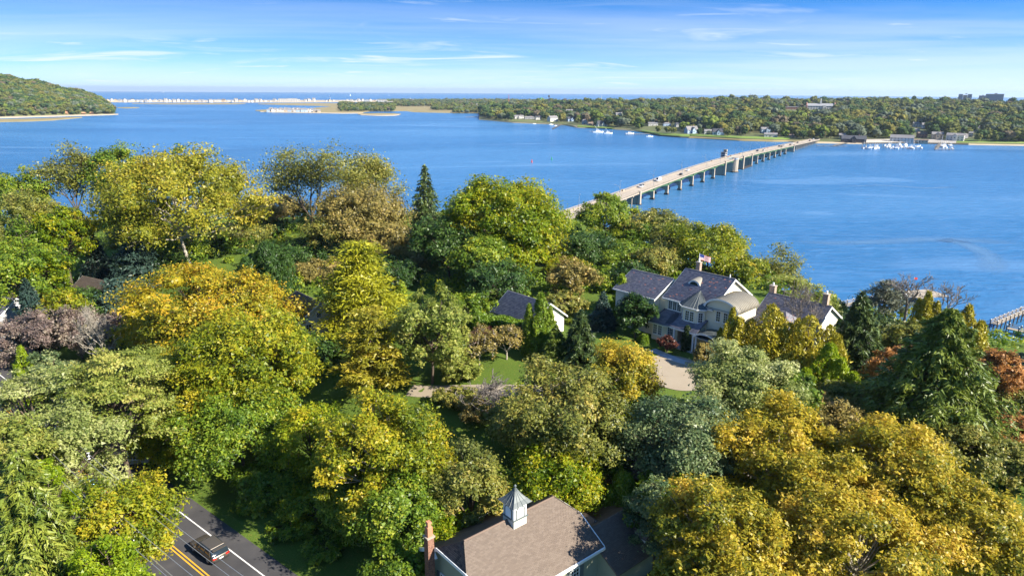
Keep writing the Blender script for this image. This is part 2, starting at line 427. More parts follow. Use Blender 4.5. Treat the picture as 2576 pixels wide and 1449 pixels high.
# ------------------------------------------------------------------ the water
rr = np.array([0, 60, 120, 180, 240, 320, 420, 540, 700, 900, 1150, 1500, 2000, 2700, 3600, 5000, 7000, 10000, 14000, 19000, 25000, 32000, 45000.])
na = 120; aa = np.linspace(-math.pi, math.pi, na, endpoint=False)
Vw = np.concatenate([[[0, 0, 0]], np.stack([np.outer(rr[1:], np.sin(aa)), np.outer(rr[1:], np.cos(aa)), np.repeat(drop(rr[1:])[:, None], na, 1)], -1).reshape(-1, 3)])
Ft = [(0, 1 + (k + 1) % na, 1 + k) for k in range(na)]
Fq = [(1 + i * na + k, 1 + i * na + (k + 1) % na, 1 + (i + 1) * na + (k + 1) % na, 1 + (i + 1) * na + k) for i in range(len(rr) - 2) for k in range(na)]
me = bpy.data.meshes.new('water'); me.from_pydata(Vw.tolist(), [], Ft + Fq); me.materials.append(water_m)
tag(np_obj('water', me), kind='structure')

# ------------------------------------------------------------------ the far land (image columns give the azimuths, the shore rows the ranges)
def rng_of(px, py, z=0.0):                   # ground range of a point seen at (px, py) on the curved sea
    zz = z
    for _ in range(6):
        p = W(px, py, zz); r = math.hypot(p[0], p[1]); zz = z + drop(r)
    return r
SH = [(1205, 302), (1230, 304), (1288, 309.7), (1368, 313), (1421, 316), (1451, 322), (1538, 326), (1601, 331), (1663, 343), (1717, 347), (1746, 348),
      (1872, 354.7), (1956, 357), (1994, 357), (2057, 361), (2185, 363.5), (2300, 362), (2457, 366), (2576, 368), (2900, 372)]
SHX = np.array([p[0] for p in SH], float); SHR = np.array([rng_of(*p) for p in SH])
TOPX = [640, 850, 1000, 1380, 1500, 1700, 1840, 2030, 2200, 2300, 2400, 2576, 2900]
TOPY = [262, 258, 252, 252, 251, 247, 243, 249, 245, 247, 252, 252, 252]
RC = 2500.0
def px_of(x, y):
    d = np.stack([np.asarray(x, float), np.asarray(y, float), np.zeros_like(np.asarray(x, float)) - 20.0], -1)
    f = d @ Fw; return 1288 + FPX * (d @ Rt) / f
def crest(px):                               # ground height of the wooded crest at range RC
    ty = np.interp(px, TOPX, TOPY); rx = (px - 1288) / FPX
    dz = Fw[2] + rx * Rt[2] + (724.5 - ty) / FPX * Up[2]; dh = np.hypot(Fw[1] + (724.5 - ty) / FPX * Up[1], rx)
    return H + dz / dh * RC - 20.0
def far_z(px, r):
    rs = np.interp(px, SHX, SHR); d = r - rs
    z = 1.6 + sstep(0, 60, d) * 1.6 + np.clip((d - 60) / (RC - rs - 60), 0, 1) * (crest(px) - 3.2) * sstep(1205, 1340, px)
    z = np.where(r > RC, crest(px) * sstep(1205, 1340, px) + (np.clip((r - RC) / 900, 0, 1)) * (1.5 - crest(px) * sstep(1205, 1340, px)), z)
    return np.where(d < 0, -3, z) + drop(r)
pxs = np.concatenate([np.arange(1205, 2900, 14.0)]); ks = np.concatenate([[0, .004, .02, .05], np.linspace(.08, 1, 26)])
V = []
for k in ks:
    rs = np.interp(pxs, SHX, SHR); r = rs + (3450 - rs) * k
    z = far_z(pxs, r) if k > 0 else -3 + drop(r)
    d = np.array([at_range(p, rq, zq) for p, rq, zq in zip(pxs, r, z)]); V.append(d)
V = np.stack(V); n, k = V.shape[:2]; idx = np.arange(n * k).reshape(n, k)
F = np.stack([idx[:-1, :-1], idx[:-1, 1:], idx[1:, 1:], idx[1:, :-1]], -1).reshape(-1, 4)
tag(np_obj('far_shore_land', np_mesh('far_shore_land', V.reshape(-1, 3), F, far_ground_m, smooth=True)), kind='structure')

def strip_land(name, front, back, m, z=.8, zb=None, kind='structure', base=0.0):
    """low land between two shore lines given as (column, row) lists of equal length"""
    a = [at_range(px, rng_of(px, py), 0) for px, py in front]; b = [at_range(px, rng_of(px, py), 0) for px, py in back]
    P = []
    for p, q in zip(a, b):
        m_ = [(0, -2), (.04, z * .8), (.2, z), (.5, z if zb is None else (z + zb) / 2), (.85, z if zb is None else zb), (1, -2)]
        P.append([(*(p[:2] + (q[:2] - p[:2]) * f), zz + drop(np.linalg.norm(p[:2] + (q[:2] - p[:2]) * f))) for f, zz in m_])
    V = np.array(P); n, k = V.shape[:2]; idx = np.arange(n * k).reshape(n, k)
    F = np.stack([idx[:-1, :-1], idx[1:, :-1], idx[1:, 1:], idx[:-1, 1:]], -1).reshape(-1, 4)
    return tag(np_obj(name, np_mesh(name, V.reshape(-1, 3), F, m)), kind=kind)
# low peninsula with the wooded neck left of the bend, its village tip, islands and marshes
strip_land('peninsula_land', [(639, 279.3), (660, 282.5), (738, 284), (859, 286), (912, 285.5), (934, 282), (1022, 282), (1039, 284.7), (1100, 286.5), (1184, 288), (1290, 288), (1400, 288)],
           [(641, 278.3), (663, 276.5), (738, 275.5), (859, 265), (912, 258), (934, 256.5), (1022, 255), (1039, 255), (1100, 255), (1184, 254.5), (1290, 254.5), (1400, 254.5)], marsh_m, 1.2)
strip_land('sand_bar', [(652, 282.8), (738, 284.6), (800, 285.6), (859, 286.6), (912, 286.2)], [(652, 281.6), (738, 283.3), (800, 284.4), (859, 285.4), (912, 285)], sand, 1.5)
strip_land('marsh_island', [(898, 288.5), (910, 290.3), (950, 291.6), (990, 291), (1007, 288.5)], [(898, 287.9), (910, 286.2), (950, 285.4), (990, 286), (1007, 287.9)], marsh_m, 1.3)
strip_land('island_beach', [(905, 290.4), (950, 292.2), (990, 291.6), (1003, 290.1)], [(905, 289.6), (950, 290.9), (990, 290.4), (1003, 289.3)], sand, 1.45)
strip_land('marsh_flat', [(331, 262.2), (430, 263.6), (520, 263.6), (590, 263.3), (616, 262)], [(331, 261.4), (430, 260.8), (520, 260.4), (590, 260.4), (616, 261)], marsh_m, 1.2)
strip_land('marsh_flat', [(648, 263), (700, 265), (760, 266.5), (830, 268.5), (900, 271)], [(648, 262.2), (700, 259.8), (760, 259.5), (830, 259.5), (900, 259)], marsh_m, 1.1)
strip_land('marsh_island', [(292, 272.2), (310, 273.6), (335, 273.2), (348, 272)], [(292, 271.4), (310, 270.4), (335, 270.6), (348, 271.3)], marsh_m, 1.1)
strip_land('barrier_beach', [(180, 257.4), (260, 258.2), (420, 258.6), (600, 258.6), (750, 258.6), (900, 257.5), (1050, 256)],
           [(180, 251), (260, 252), (420, 252.5), (600, 252.6), (750, 252.6), (900, 252.4), (1050, 251.8)], sand, 2.5)
strip_land('headland_marsh', [(-120, 311), (0, 308.3), (60, 307), (120, 304.5), (170, 300), (199, 297)], [(-120, 301.5), (0, 300.5), (60, 299.5), (120, 297.5), (170, 295.8), (199, 296.2)], marsh_m, 1.2)
strip_land('headland_beach', [(-120, 299.2), (0, 298.3), (100, 295.2), (200, 292.3), (260, 290.7), (292, 289.2)], [(-120, 295), (0, 294.5), (100, 292), (200, 289), (260, 287.5), (292, 288.3)], sand, 1.5)

# the wooded headland: crest line taken from its outline against the sky
HX = [-160, 0, 17, 40, 67, 100, 127, 150, 177, 205, 233, 258, 272, 283]
HY = [183, 190, 187, 192, 202, 201, 211, 216, 223, 226, 236, 247, 260, 284]
HS = [(-160, 298), (0, 295.5), (100, 292.5), (200, 290), (283, 288.5)]
HSX = [p[0] for p in HS]; HSR = [rng_of(*p) for p in HS]
def head_r(px): return np.interp(px, HSX, HSR)
def head_top(px, r):
    ty = np.interp(px, HX, HY); rx = (px - 1288) / FPX
    dz = Fw[2] + rx * Rt[2] + (724.5 - ty) / FPX * Up[2]; dh = np.hypot(Fw[1] + (724.5 - ty) / FPX * Up[1], rx)
    return H + dz / dh * r
HDEP = 420.0
def head_z(px, f):                           # f 0 at the shore, 1 on the crest
    r = head_r(px) + HDEP * f; top = np.maximum(head_top(px, head_r(px) + HDEP) - 15, 1.5)
    return drop(r) + 1.5 + (top - 1.5) * np.clip(f, 0, 1) ** .8
hp = np.linspace(-160, 283, 50); fs = np.concatenate([[0, .03], np.linspace(.08, 1, 16), [1.6]])
V = []
for f in fs:
    z = head_z(hp, f) if f <= 1 else np.full_like(hp, -5.)
    V.append([at_range(p, head_r(p) + HDEP * f, zz if f > 0 else -2) for p, zz in zip(hp, z)])
V = np.array(V); n, k = V.shape[:2]; idx = np.arange(n * k).reshape(n, k)
F = np.stack([idx[:-1, :-1], idx[:-1, 1:], idx[1:, 1:], idx[1:, :-1]], -1).reshape(-1, 4)
tag(np_obj('headland_hill', np_mesh('headland_hill', V.reshape(-1, 3), F, far_ground_m, smooth=True)), kind='structure')
for (px, f0, f1, w) in ((162, .01, .10, 7), (205, .01, .05, 12), (225, .01, .06, 10)):   # bare clay slips above the beach
    P = [(*at_range(px + dx, head_r(px) + HDEP * f, 0)[:2], float(head_z(px + dx, f)) + 1.2) for f in (f0, f1) for dx in (-w / 2, w / 2)]
    b = B(); b.add([P[0], P[1], P[3], P[2]], [(0, 1, 2, 3)]); tag(b.build('bare_slope', clay_bank), kind='structure')

# pale slicks drawn out by the current on the right-hand water
def slick_strip(pts, w0, w1):
    P = np.array([W(px, py, 0)[:2] for px, py in pts]); tt = np.linspace(0, 1, 40); s = np.linspace(0, 1, len(P))
    Q = np.stack([np.interp(tt, s, P[:, j]) for j in (0, 1)], -1)
    for _ in range(6): Q[1:-1] = (Q[:-2] + Q[1:-1] * 2 + Q[2:]) / 4
    T = np.gradient(Q, axis=0); T /= np.linalg.norm(T, axis=1)[:, None]; N = np.stack([-T[:, 1], T[:, 0]], -1); V = []; A = []
    for o_, a_ in ((-1, 0), (-.5, .7), (0, 1), (.5, .7), (1, 0)):
        wd = (w0 + (w1 - w0) * tt)[:, None]; q = Q + N * o_ * wd; V.append(np.concatenate([q, (drop(np.linalg.norm(q, axis=1)) + .06)[:, None]], 1)); A.append(a_ * np.clip(np.minimum(tt, 1 - tt) * 6, 0, 1))
    V = np.stack(V, 1); n, k = V.shape[:2]; idx = np.arange(n * k).reshape(n, k); F = np.stack([idx[:-1, :-1], idx[1:, :-1], idx[1:, 1:], idx[:-1, 1:]], -1).reshape(-1, 4)
    me = np_mesh('water_slick', V.reshape(-1, 3), F, slick_m, smooth=True); at = me.attributes.new('fade', 'FLOAT', 'POINT'); at.data.foreach_set('value', np.stack(A, 1).ravel().astype(np.float32))
    tag(np_obj('water_slick', me), kind='structure')
t = NT('slick_water'); nz_ = t.noise(.05, 6, t.coord('World', (.4, 1.2, 1), .4), .6, 1.5); fa = t.node('ShaderNodeAttribute', dict(attribute_name='fade')).outputs['Fac']
f_ = t.math('MULTIPLY', fa, t.math('MULTIPLY', nz_, 1.0)); tr_ = t.node('ShaderNodeBsdfTransparent'); mx = t.node('ShaderNodeMixShader'); t.l.new(f_, mx.inputs[0]); t.l.new(tr_.outputs[0], mx.inputs[1])
t.l.new(t.bsdf((.13, .26, .43), .3, spec=.3), mx.inputs[2]); slick_m = t.done(mx.outputs[0])
slick_strip([(1980, 608), (2100, 612), (2220, 608), (2330, 602), (2440, 604), (2580, 612)], 5, 9)
slick_strip([(2370, 602), (2430, 614), (2475, 634), (2500, 660), (2490, 690)], 6, 7)
slick_strip([(2110, 470), (2220, 466), (2330, 474), (2420, 470)], 4, 6); slick_strip([(300, 283), (330, 285), (400, 287), (470, 288)], 12, 6)

# ------------------------------------------------------------------ the long bridge
BD = np.array([.536, .844]); BL = np.array([-.844, .536]); BYAW = math.atan2(BD[1], BD[0])
B0 = np.array([83.5, 448.7]) + BL * 6.0
_bs = [-140, -120, -90, 0, 120, 235, 294, 400, 500, 600, 700]
_bz = [4.9, 5.1, 5.7, 7.7, 10.6, 12.0, 11.3, 9.7, 8.0, 6.2, 4.6]
_bp = np.polyfit(np.array(_bs) / 400., _bz, 5)
def bz(s): return float(np.polyval(_bp, s / 400.))
def bpt(s, y, z): q = B0 + BD * s + BL * y; return (float(q[0]), float(q[1]), z)
def proj(p):
    q = np.asarray(p, float) - CAM; f = q @ Fw; return 1288 + FPX * (q @ Rt) / f, 724.5 - FPX * (q @ Up) / f
def b_at(px, y):                             # distance along the bridge at an image column, on the line y across the deck
    lo, hi = -150.0, 705.0
    for _ in range(40):
        m_ = (lo + hi) / 2
        if proj(bpt(m_, y, bz(m_)))[0] < px: lo = m_
        else: hi = m_
    return lo
S0, S1 = -128.0, 692.0
bridge = empty('bridge', (*(B0 + BD * S0), 0), BYAW, 'long low concrete road bridge with a bascule span crossing the blue river', 'bridge')
def bl(s, y, z): return (s - S0, y, z)
def along(name, sec, m, s0=S0, s1=S1, step=10.0, parent=bridge):
    b = B(); ss = np.linspace(s0, s1, max(2, int((s1 - s0) / step) + 1))
    b.loft([[bl(s, y, bz(s) + z) for y, z in sec] for s in ss]); return b.build(name, m, parent)
along('deck', [(-6.3, -.55), (6.3, -.55), (6.3, 0), (-6.3, 0)], deck_m)
for y in (-5.5, 5.5):
    along('sidewalk', [(y - .75, .003), (y + .75, .003), (y + .75, .2), (y - .75, .2)], concrete)
    k = math.copysign(1, y)
    along('rail', [(k * 6.05, .95), (k * 6.3, .95), (k * 6.3, 1.15), (k * 6.05, 1.15)], concrete)
    along('rail', [(k * 6.08, .50), (k * 6.26, .50), (k * 6.26, .62), (k * 6.08, .62)], concrete)
    b = B()
    for s in np.arange(S0 + 1, S1, 3.0):
        big_ = int((s - S0) / 3) % 8 == 0
        b.box(bl(s, k * 6.17, bz(s) + (.68 if big_ else .57)), (.55 if big_ else .3, .34, .96 if big_ else .75))
    b.build('railing_posts', concrete, bridge, kind='stuff')
b = B()
for s in np.arange(S0 + 2, S1 - 4, 6.0): b.add([bl(s, -.08, bz(s) + .006), bl(s + 3, -.08, bz(s + 3) + .006), bl(s + 3, .08, bz(s + 3) + .006), bl(s, .08, bz(s) + .006)], [(0, 1, 2, 3)])
b.build('lane_dashes', white_line, bridge, kind='stuff')
along('grating', [(-4.7, .008), (4.7, .008), (4.7, .03), (-4.7, .03)], mat('steel_grating', (.36, .39, .33), .6, .1, metallic=.3), 230, 258, 4)
def girder(s0, s1, y):
    b = B(); n = 8; top = []; bot = []
    for i in range(n + 1):
        s = s0 + (s1 - s0) * i / n; f = abs(2 * i / n - 1); d = 1.1 + 1.3 * f * f
        top.append((s, bz(s) - .56)); bot.append((s, bz(s) - .56 - d))
    poly = [bl(s, y - .25, z) for s, z in top] + [bl(s, y - .25, z) for s, z in bot[::-1]]
    b.prism(poly, (0, .5, 0)); b.build('girder', green_steel, bridge)
pier_s = [27, 55, 83, 111, 139, 168]; pier_s2 = [319, 347, 374, 402, 430, 458]
tall_s = [0, 197, 291, 500]
def pier(s):
    zt = bz(s) - .56 - 2.4; b = B()
    for y in (-4.7, 4.7): b.box(bl(s, y, (zt - 1.5) / 2 + .2), (2.0, 2.3, zt + 1.9), 0, .9)
    h = zt - 2.2; arc = [(-3.6 + 7.2 * i / 10, h - 1.3 + 1.5 * math.sin(math.pi * i / 10)) for i in range(11)]
    poly = [bl(s - .55, -3.7, zt - .1), bl(s - .55, 3.7, zt - .1)] + [bl(s - .55, y, z) for y, z in arc[::-1]]
    b.prism(poly, (1.1, 0, 0)); p = b.build('pier', concrete, bridge)
    f = B()
    for y in (-4.7, 4.7): f = B(); f.box(bl(s, y, -.4), (2.9, 3.3, 3.0), 0, .92); f.build('footing', pile_m, p)
for s in pier_s + pier_s2: pier(s)
for s in tall_s:
    zt = bz(s); b = B()
    b.box(bl(s, 0, (zt - .6) / 2 - 1), (1.6, 9.2, zt + 1.4))
    for y in (-6.1, 6.1): b.box(bl(s, y, (zt + 1.3) / 2 - .8), (2.3, 2.0, zt + 1.3 + 1.6), 0, .92)
    p = b.build('pier', concrete, bridge)
    f = B()
    for y in (-6.1, 6.1): f = B(); f.box(bl(s, y, -.6), (3.0, 2.8, 2.2)); f.build('footing', pile_m, p)
allp = [0] + pier_s + [197, 229]
for a_, c_ in zip(allp[:-1], allp[1:]):
    for y in (-5.2, 5.2): girder(a_ + .9, c_ - .9, y)
allp = [258, 291] + pier_s2 + [500]
for a_, c_ in zip(allp[:-1], allp[1:]):
    for y in (-5.2, 5.2): girder(a_ + .9, c_ - .9, y)
for y in (-5.2, 5.2): girder(231, 256, y)
# bascule piers: a rounded tower towards the viewer's side and a plainer pier beyond
for s, big_ in ((229, True), (258, False)):
    b = B(); zt = bz(s)
    b.box(bl(s, 0, (zt - .6) / 2 - 1), (7 if big_ else 3.0, 11, zt + 1.4))
    if big_:
        ring = lambda z, r: [bl(s + r * math.cos(a_), -6.2 + r * math.sin(a_), z) for a_ in np.linspace(0, 2 * math.pi, 12, endpoint=False)]
        b.loft([ring(-2, 3.6), ring(1.2, 3.6), ring(1.3, 3.3), ring(zt - .3, 3.3), ring(zt - .2, 3.6), ring(zt + .3, 3.6)])
        p = b.build('bascule_pier', concrete, bridge)
        g = B(); g.loft([ring(zt + .3, 3.1), ring(zt + 1.5, 3.1)]); g.build('lookout_band', far_blue, p)
        g = B(); g.loft([ring(zt + 1.5, 3.5), ring(zt + 1.8, 3.5)]); g.build('lookout_roof', concrete, p)
        g = B(); g.loft([ring(-2, 4.3), ring(.9, 4.2)]); g.build('footing', pile_m, p)
    else:
        for y in (-6.1, 6.1): b.box(bl(s, y, (zt + 1.3) / 2 - .8), (3.0, 2.4, zt + 2.9), 0, .95)
        p = b.build('bascule_pier', concrete, bridge)
        g = B(); g.box(bl(s, 0, -.6), (4.2, 15.5, 2.2)); g.build('footing', pile_m, p)
b = B()
for s in np.arange(262, 288, 2.6):
    for z in (.6, 1.6): b.box(bl(s, -7.0, z), (2.6, .3, .3))
    b.tube([bl(s, -7.0, -2), bl(s, -7.0, 2.6)], .28, 6)
b.build('fender_piles', pile_m, bridge, kind='stuff')
for s in list(np.arange(512, 690, 11.5)) + list(np.arange(-118, -8, 12.0)):
    zt = bz(s) - .56; b = B()
    for y in (-5, -1.7, 1.7, 5): b.tube([bl(s, y, -2), bl(s, y, zt - .8)], .38, 8)
    b.box(bl(s, 0, zt - .45), (1.0, 12.2, .9)); b.build('pile_bent', concrete, bridge)
# operator's house on the far side
oh = empty('operator_house', bpt(243, 8.6, bz(243) + .25), BYAW, 'small dark windowed operator house with a pale stair tower on the bridge', 'bridge house')
b = B(); b.box((0, 0, -3.2), (6.4, 4.6, 6.4)); b.build('base_pier', concrete, oh)
b = B(); b.box((0, 0, 2.2), (6, 4.2, 4.4)); b.build('wall', far_grey, oh)
for z in (1.5, 3.3):
    b = B(); b.box((0, -2.13, z), (5.2, .08, 1.0)); b.build('window', glass, oh)
    b = B(); b.box((-3.03, 0, z), (.08, 3.4, 1.0)); b.build('window', glass, oh)
b = B(); b.box((0, 0, 4.6), (6.6, 4.8, .35)); b.build('roof', tile_dark, oh)
b = B(); b.box((4.6, 0, 2.2), (2.6, 3.2, 9.6)); b.build('stair_tower', concrete, oh)
b = B(); b.box((4.6, -1.63, 4.6), (.8, .06, 1.2)); b.build('window', glass, oh)

# road lamps on the bridge: swan-neck on the near side, plain posts on the far side
def make_lamp():
    r = empty('street_lamp'); b = B()
    pts = [(0, 0, 0), (0, 0, 5.6), (0, .35, 7.2), (0, 1.2, 8.4), (0, 2.6, 9.0), (0, 3.6, 9.1)]
    b.tube(pts, [.13, .10, .09, .08, .07, .06], 6); b.build('pole', grey_metal, r)
    b = B(); b.box((0, 3.9, 9.08), (.32, .85, .2)); b.build('lamp_head', far_white, r); return r
def make_post():
    r = empty('lamp_post'); b = B(); b.tube([(0, 0, 0), (0, 0, 7.5)], [.15, .09], 6); b.build('pole', grey_metal, r)
    b = B(); b.box((0, -.45, 7.45), (.25, 1.0, .14)); b.build('lamp_head', far_white, r); return r
L0, P0 = make_lamp(), make_post()
for i, px in enumerate([1560, 1645, 1717, 1778, 1812, 1868, 1912, 1950]):
    s = b_at(px, -6.0); o = L0 if i == 0 else copy_tree(L0); o.location = bpt(s, -5.7, bz(s) + .2); o.rotation_euler.z = BYAW
    tag(o, 'swan-neck street lamp on the near railing of the bridge, arm over the carriageway', 'street lamp', 'swan-neck lamps along the bridge')
for i, px in enumerate([1455, 1558, 1643, 1713, 1772, 1812, 1848, 1885, 1925]):
    s = b_at(px, 6.0); o = P0 if i == 0 else copy_tree(P0); o.location = bpt(s, 5.7, bz(s) + .2); o.rotation_euler.z = BYAW
    tag(o, 'straight lamp post on the far railing of the bridge', 'lamp post', 'straight posts along the bridge')
# red road-work boards and bascule gates
for i, px in enumerate([1830, 1922, 1930]):
    s = b_at(px, 5); o = empty('barrier_board', bpt(s, 4.4, bz(s)), BYAW, 'red and white road-work board on the bridge beside the bascule span', 'barrier', 'road-work boards on the bridge')
    b = B(); b.box((0, 0, .95), (2.4, .1, .35)); b.build('board', red_paint, o)
    for x in (-.9, .9): b = B(); b.box((x, 0, .4), (.1, .5, .8)); b.build('foot', far_white, o)
# the road from the near end of the bridge up into the trees
ap = [bpt(-127, 0, 0)[:2], (10, 322), (8, 296), (14, 264), (8, 232), (-16, 196)]
for _ in range(2):
    q = [ap[0]]
    for a_, c_ in zip(ap[:-1], ap[1:]):
        q += [(.75 * a_[0] + .25 * c_[0], .75 * a_[1] + .25 * c_[1]), (.25 * a_[0] + .75 * c_[0], .25 * a_[1] + .75 * c_[1])]
    ap = q + [ap[-1]]
apz = lambda x, y: np.maximum(ground(x, y), 0) * 0 + np.maximum(ground(x, y) + .1, np.interp(y, [195, 262, 300, 345], [0, 6.0, 5.2, bz(-127)]))
ribbon('approach_road', ap, 10.5, deck_m, 0.0, apz)
b = B()
for i in range(len(ap) - 1):
    a_, c_ = np.array(ap[i]), np.array(ap[i + 1]); d_ = (c_ - a_) / np.linalg.norm(c_ - a_); n_ = np.array([-d_[1], d_[0]])
    for k in (-5.1, 5.1):
        p, q = a_ + n_ * k, c_ + n_ * k; zp, zq = float(apz(*p)), float(apz(*q))
        b.add([(p[0], p[1], zp), (q[0], q[1], zq), (q[0], q[1], zq + .9), (p[0], p[1], zp + .9), (p[0] + n_[0] * .2, p[1] + n_[1] * .2, zp), (q[0] + n_[0] * .2, q[1] + n_[1] * .2, zq), (q[0] + n_[0] * .2, q[1] + n_[1] * .2, zq + .9), (p[0] + n_[0] * .2, p[1] + n_[1] * .2, zp + .9)],
              [(0, 1, 2, 3), (7, 6, 5, 4), (3, 2, 6, 7), (0, 4, 5, 1), (0, 3, 7, 4), (1, 5, 6, 2)])
rw = b.build('road_wall', concrete); tag(rw, 'pale concrete wall along both sides of the road to the bridge', 'wall')

# ------------------------------------------------------------------ vehicles
def car(name, L=4.6, Wd=1.85, Ht=1.65, kind='suv', body=None, label=None, group=None, cat='car', detail=True):
    r = empty(name, label=label, cat=cat, group=group); hw = Wd / 2; b = B()
    # lower body: stations along x (front = +x), a section of eight points each
    st = [(-L / 2, .48, .86, .80), (-L / 2 + .12, .34, 1.0, .95), (-L * .36, .30, 1.02, 1.0), (0, .28, 1.0, 1.0), (L * .24, .28, .98, 1.0), (L * .40, .30, .90, .97), (L / 2 - .1, .34, .78, .88), (L / 2, .46, .66, .72)]
    R_ = []
    for x, z0, z1, k in st:
        w = hw * k; R_.append([(x, -w * .9, z0), (x, w * .9, z0), (x, w, z0 + .18), (x, w, z1 - .16), (x, w * .9, z1), (x, -w * .9, z1), (x, -w, z1 - .16), (x, -w, z0 + .18)])
    b.loft(R_); bo = b.build('body', body, r, True, .07)
    if kind == 'suv': cab = [(-L * .485, .97, .93, .86), (-L * .455, 1.2, .9, .85), (-L * .37, Ht - .10, .80, .80), (-L * .18, Ht, .80, .8), (L * .02, Ht - .03, .80, .8), (L * .13, Ht - .28, .85, .8), (L * .26, .98, .90, .86)]
    elif kind == 'van': cab = [(-L * .495, .95, .97, .97), (-L * .49, Ht, .93, .93), (L * .2, Ht, .93, .93), (L * .36, 1.25, .93, .9), (L * .42, .95, .93, .9)]
    elif kind == 'truck': cab = [(-L * .02, .95, .95, .9), (0, Ht, .84, .84), (L * .14, Ht, .84, .84), (L * .26, .95, .92, .9)]
    else: cab = [(-L * .40, .95, .92, .86), (-L * .22, Ht - .06, .74, .78), (-L * .08, Ht, .74, .78), (L * .06, Ht - .03, .74, .78), (L * .24, .93, .90, .86)]
    zs = [c[1] for c in cab]; b = B(); lo = .93
    R_ = []
    for x, z, k, k2 in cab:
        f = (z - lo) / (Ht - lo); w1_, w2_ = hw * .95, hw * (.95 - .15 * f)
        R_.append([(x, -w1_, lo), (x, w1_, lo), (x, w2_, max(z, lo + .02)), (x, -w2_, max(z, lo + .02))])
    b.loft(R_); b.build('cabin', body if kind == 'van' else glass, r, True, .03)
    if kind == 'van':
        g = B(); g.add([(L * .215, -hw * .8, Ht - .08), (L * .215, hw * .8, Ht - .08), (L * .372, hw * .84, 1.3), (L * .372, -hw * .84, 1.3)], [(0, 1, 2, 3)])
        o = g.build('windscreen', glass, r); o.location = (.03, 0, .03)
    else:
        top = [c for c in cab if c[1] > Ht - .2]; g = B()
        x0, x1 = top[0][0], top[-1][0]
        g.box(((x0 + x1) / 2, 0, Ht - .01), (x1 - x0 + .16, Wd * .76, .07), 0, .94); g.build('roof', body, r, False, .02)
        for y in (-1, 1):
            g = B()
            for xx, zz in ((x0 + .06, 0), ((x0 + x1) / 2, 0), (x1 - .02, 0)):
                g.tube([(xx - (.22 if xx < x0 + .1 and kind == 'suv' else 0), y * hw * .955, .95), (xx, y * hw * .80, Ht - .03)], .045, 5)
            g.build('pillar', body, r)
    if kind == 'truck':
        g = B(); g.box((-L * .27, 0, 1.35), (L * .44, Wd * 1.02, .9)); g.box((-L * .27, 0, 1.45), (L * .40, Wd * .9, .9)); g.build('tipper_bed', tile_dark, r)
    for x in (-L * .30, L * .31):
        for y in (-1, 1):
            g = B(); g.tube([(x, y * (hw - .24), .36), (x, y * (hw + .01), .36)], .36, 16 if detail else 10); w = g.build('wheel', rubber, r)
            g = B(); g.tube([(x, y * (hw - .02), .36), (x, y * (hw + .03), .36)], .22, 10); g.build('rim', chrome, w)
    for y in (-1, 1):
        g = B(); g.box((-L / 2 + .05, y * hw * .70, .82), (.12, hw * .38, .16)); g.build('taillight', tail_red, r)
        g = B(); g.box((L / 2 - .10, y * hw * .62, .66), (.12, hw * .34, .14)); g.build('headlight', lamp_clear, r)
        if detail:
            g = B(); g.box((L * .17, y * (hw + .08), 1.0), (.16, .2, .14)); g.build('mirror', body, r)
    g = B(); g.box((-L / 2 - .01, 0, .45), (.1, Wd * .8, .16)); g.box((L / 2 - .03, 0, .44), (.1, Wd * .72, .14)); g.build('bumper', dark, r)
    if detail:
        g = B(); g.box((-L / 2 - .012, 0, .66), (.03, .42, .13)); g.build('number_plate', white, r)
        if kind == 'suv':
            g = B(); g.box((-L * .455, 0, Ht - .11), (.10, .5, .05)); g.build('brake_light', tail_red, r)
            g = B(); g.box((-L * .452, 0, Ht - .05), (.34, Wd * .72, .05)); g.build('spoiler', body, r)
    return r
p_bronze = paint('bronze_paint', (.13, .11, .09), .5); p_white = paint('car_white', (.78, .78, .78), 0); p_black = paint('car_black', (.02, .02, .025), .3)
p_blue = paint('car_blue', (.10, .26, .50), .3); p_silver = paint('car_silver', (.42, .43, .45), .6); p_red = paint('car_red', (.40, .03, .02), .2)
def on_road(o, px, py, heading):             # heading +1: towards the far end of the lane (left in the picture), -1 towards the viewer
    p = on_ground(px, py); q = (p[:2] - RP) @ RN; s = (p[:2] - RP) @ RD
    p2 = rp(s, max(-2.6, min(2.6, q))); o.location = (p2[0], p2[1], gz(*p2) + .06)
    o.rotation_euler.z = math.atan2(-RD[1], -RD[0]) if heading > 0 else math.atan2(RD[1], RD[0])
c1_ = car('suv_car', 4.7, 1.9, 1.66, 'suv', p_bronze, 'bronze SUV driving away on the asphalt road, red tail lamps showing')
on_road(c1_, 528, 1392, 1)
c2_ = car('sedan_car', 4.6, 1.82, 1.45, 'sedan', p_white, 'white car half hidden by leaves on the road, facing the viewer'); on_road(c2_, 318, 1352, -1)
c3_ = car('sedan_car', 4.6, 1.82, 1.45, 'sedan', p_blue, 'light blue car glimpsed through the leaves further up the road'); on_road(c3_, 225, 1240, 1)
def on_bridge(o, px, y, heading):
    s = b_at(px, y); o.location = bpt(s, y, bz(s) + .01); o.rotation_euler.z = BYAW + (math.pi if heading < 0 else 0)
on_bridge(car('pickup_truck', 6.0, 2.1, 2.1, 'truck', p_white, 'white dump truck with a dark tipper bed driving on the bridge', cat='truck', detail=False), 1613, 1.8, -1)
on_bridge(car('delivery_van', 6.2, 2.1, 2.75, 'van', p_white, 'white high-roofed delivery van behind the dump truck on the bridge', cat='van', detail=False), 1656, 1.8, -1)
on_bridge(car('sedan_car', 4.7, 1.85, 1.5, 'sedan', p_black, 'dark grey car on the bridge ahead of a white one', detail=False), 1713, -1.8, 1)
on_bridge(car('sedan_car', 4.7, 1.85, 1.5, 'sedan', p_white, 'white car on the bridge just past the dark grey one', detail=False), 1730, 1.6, -1)
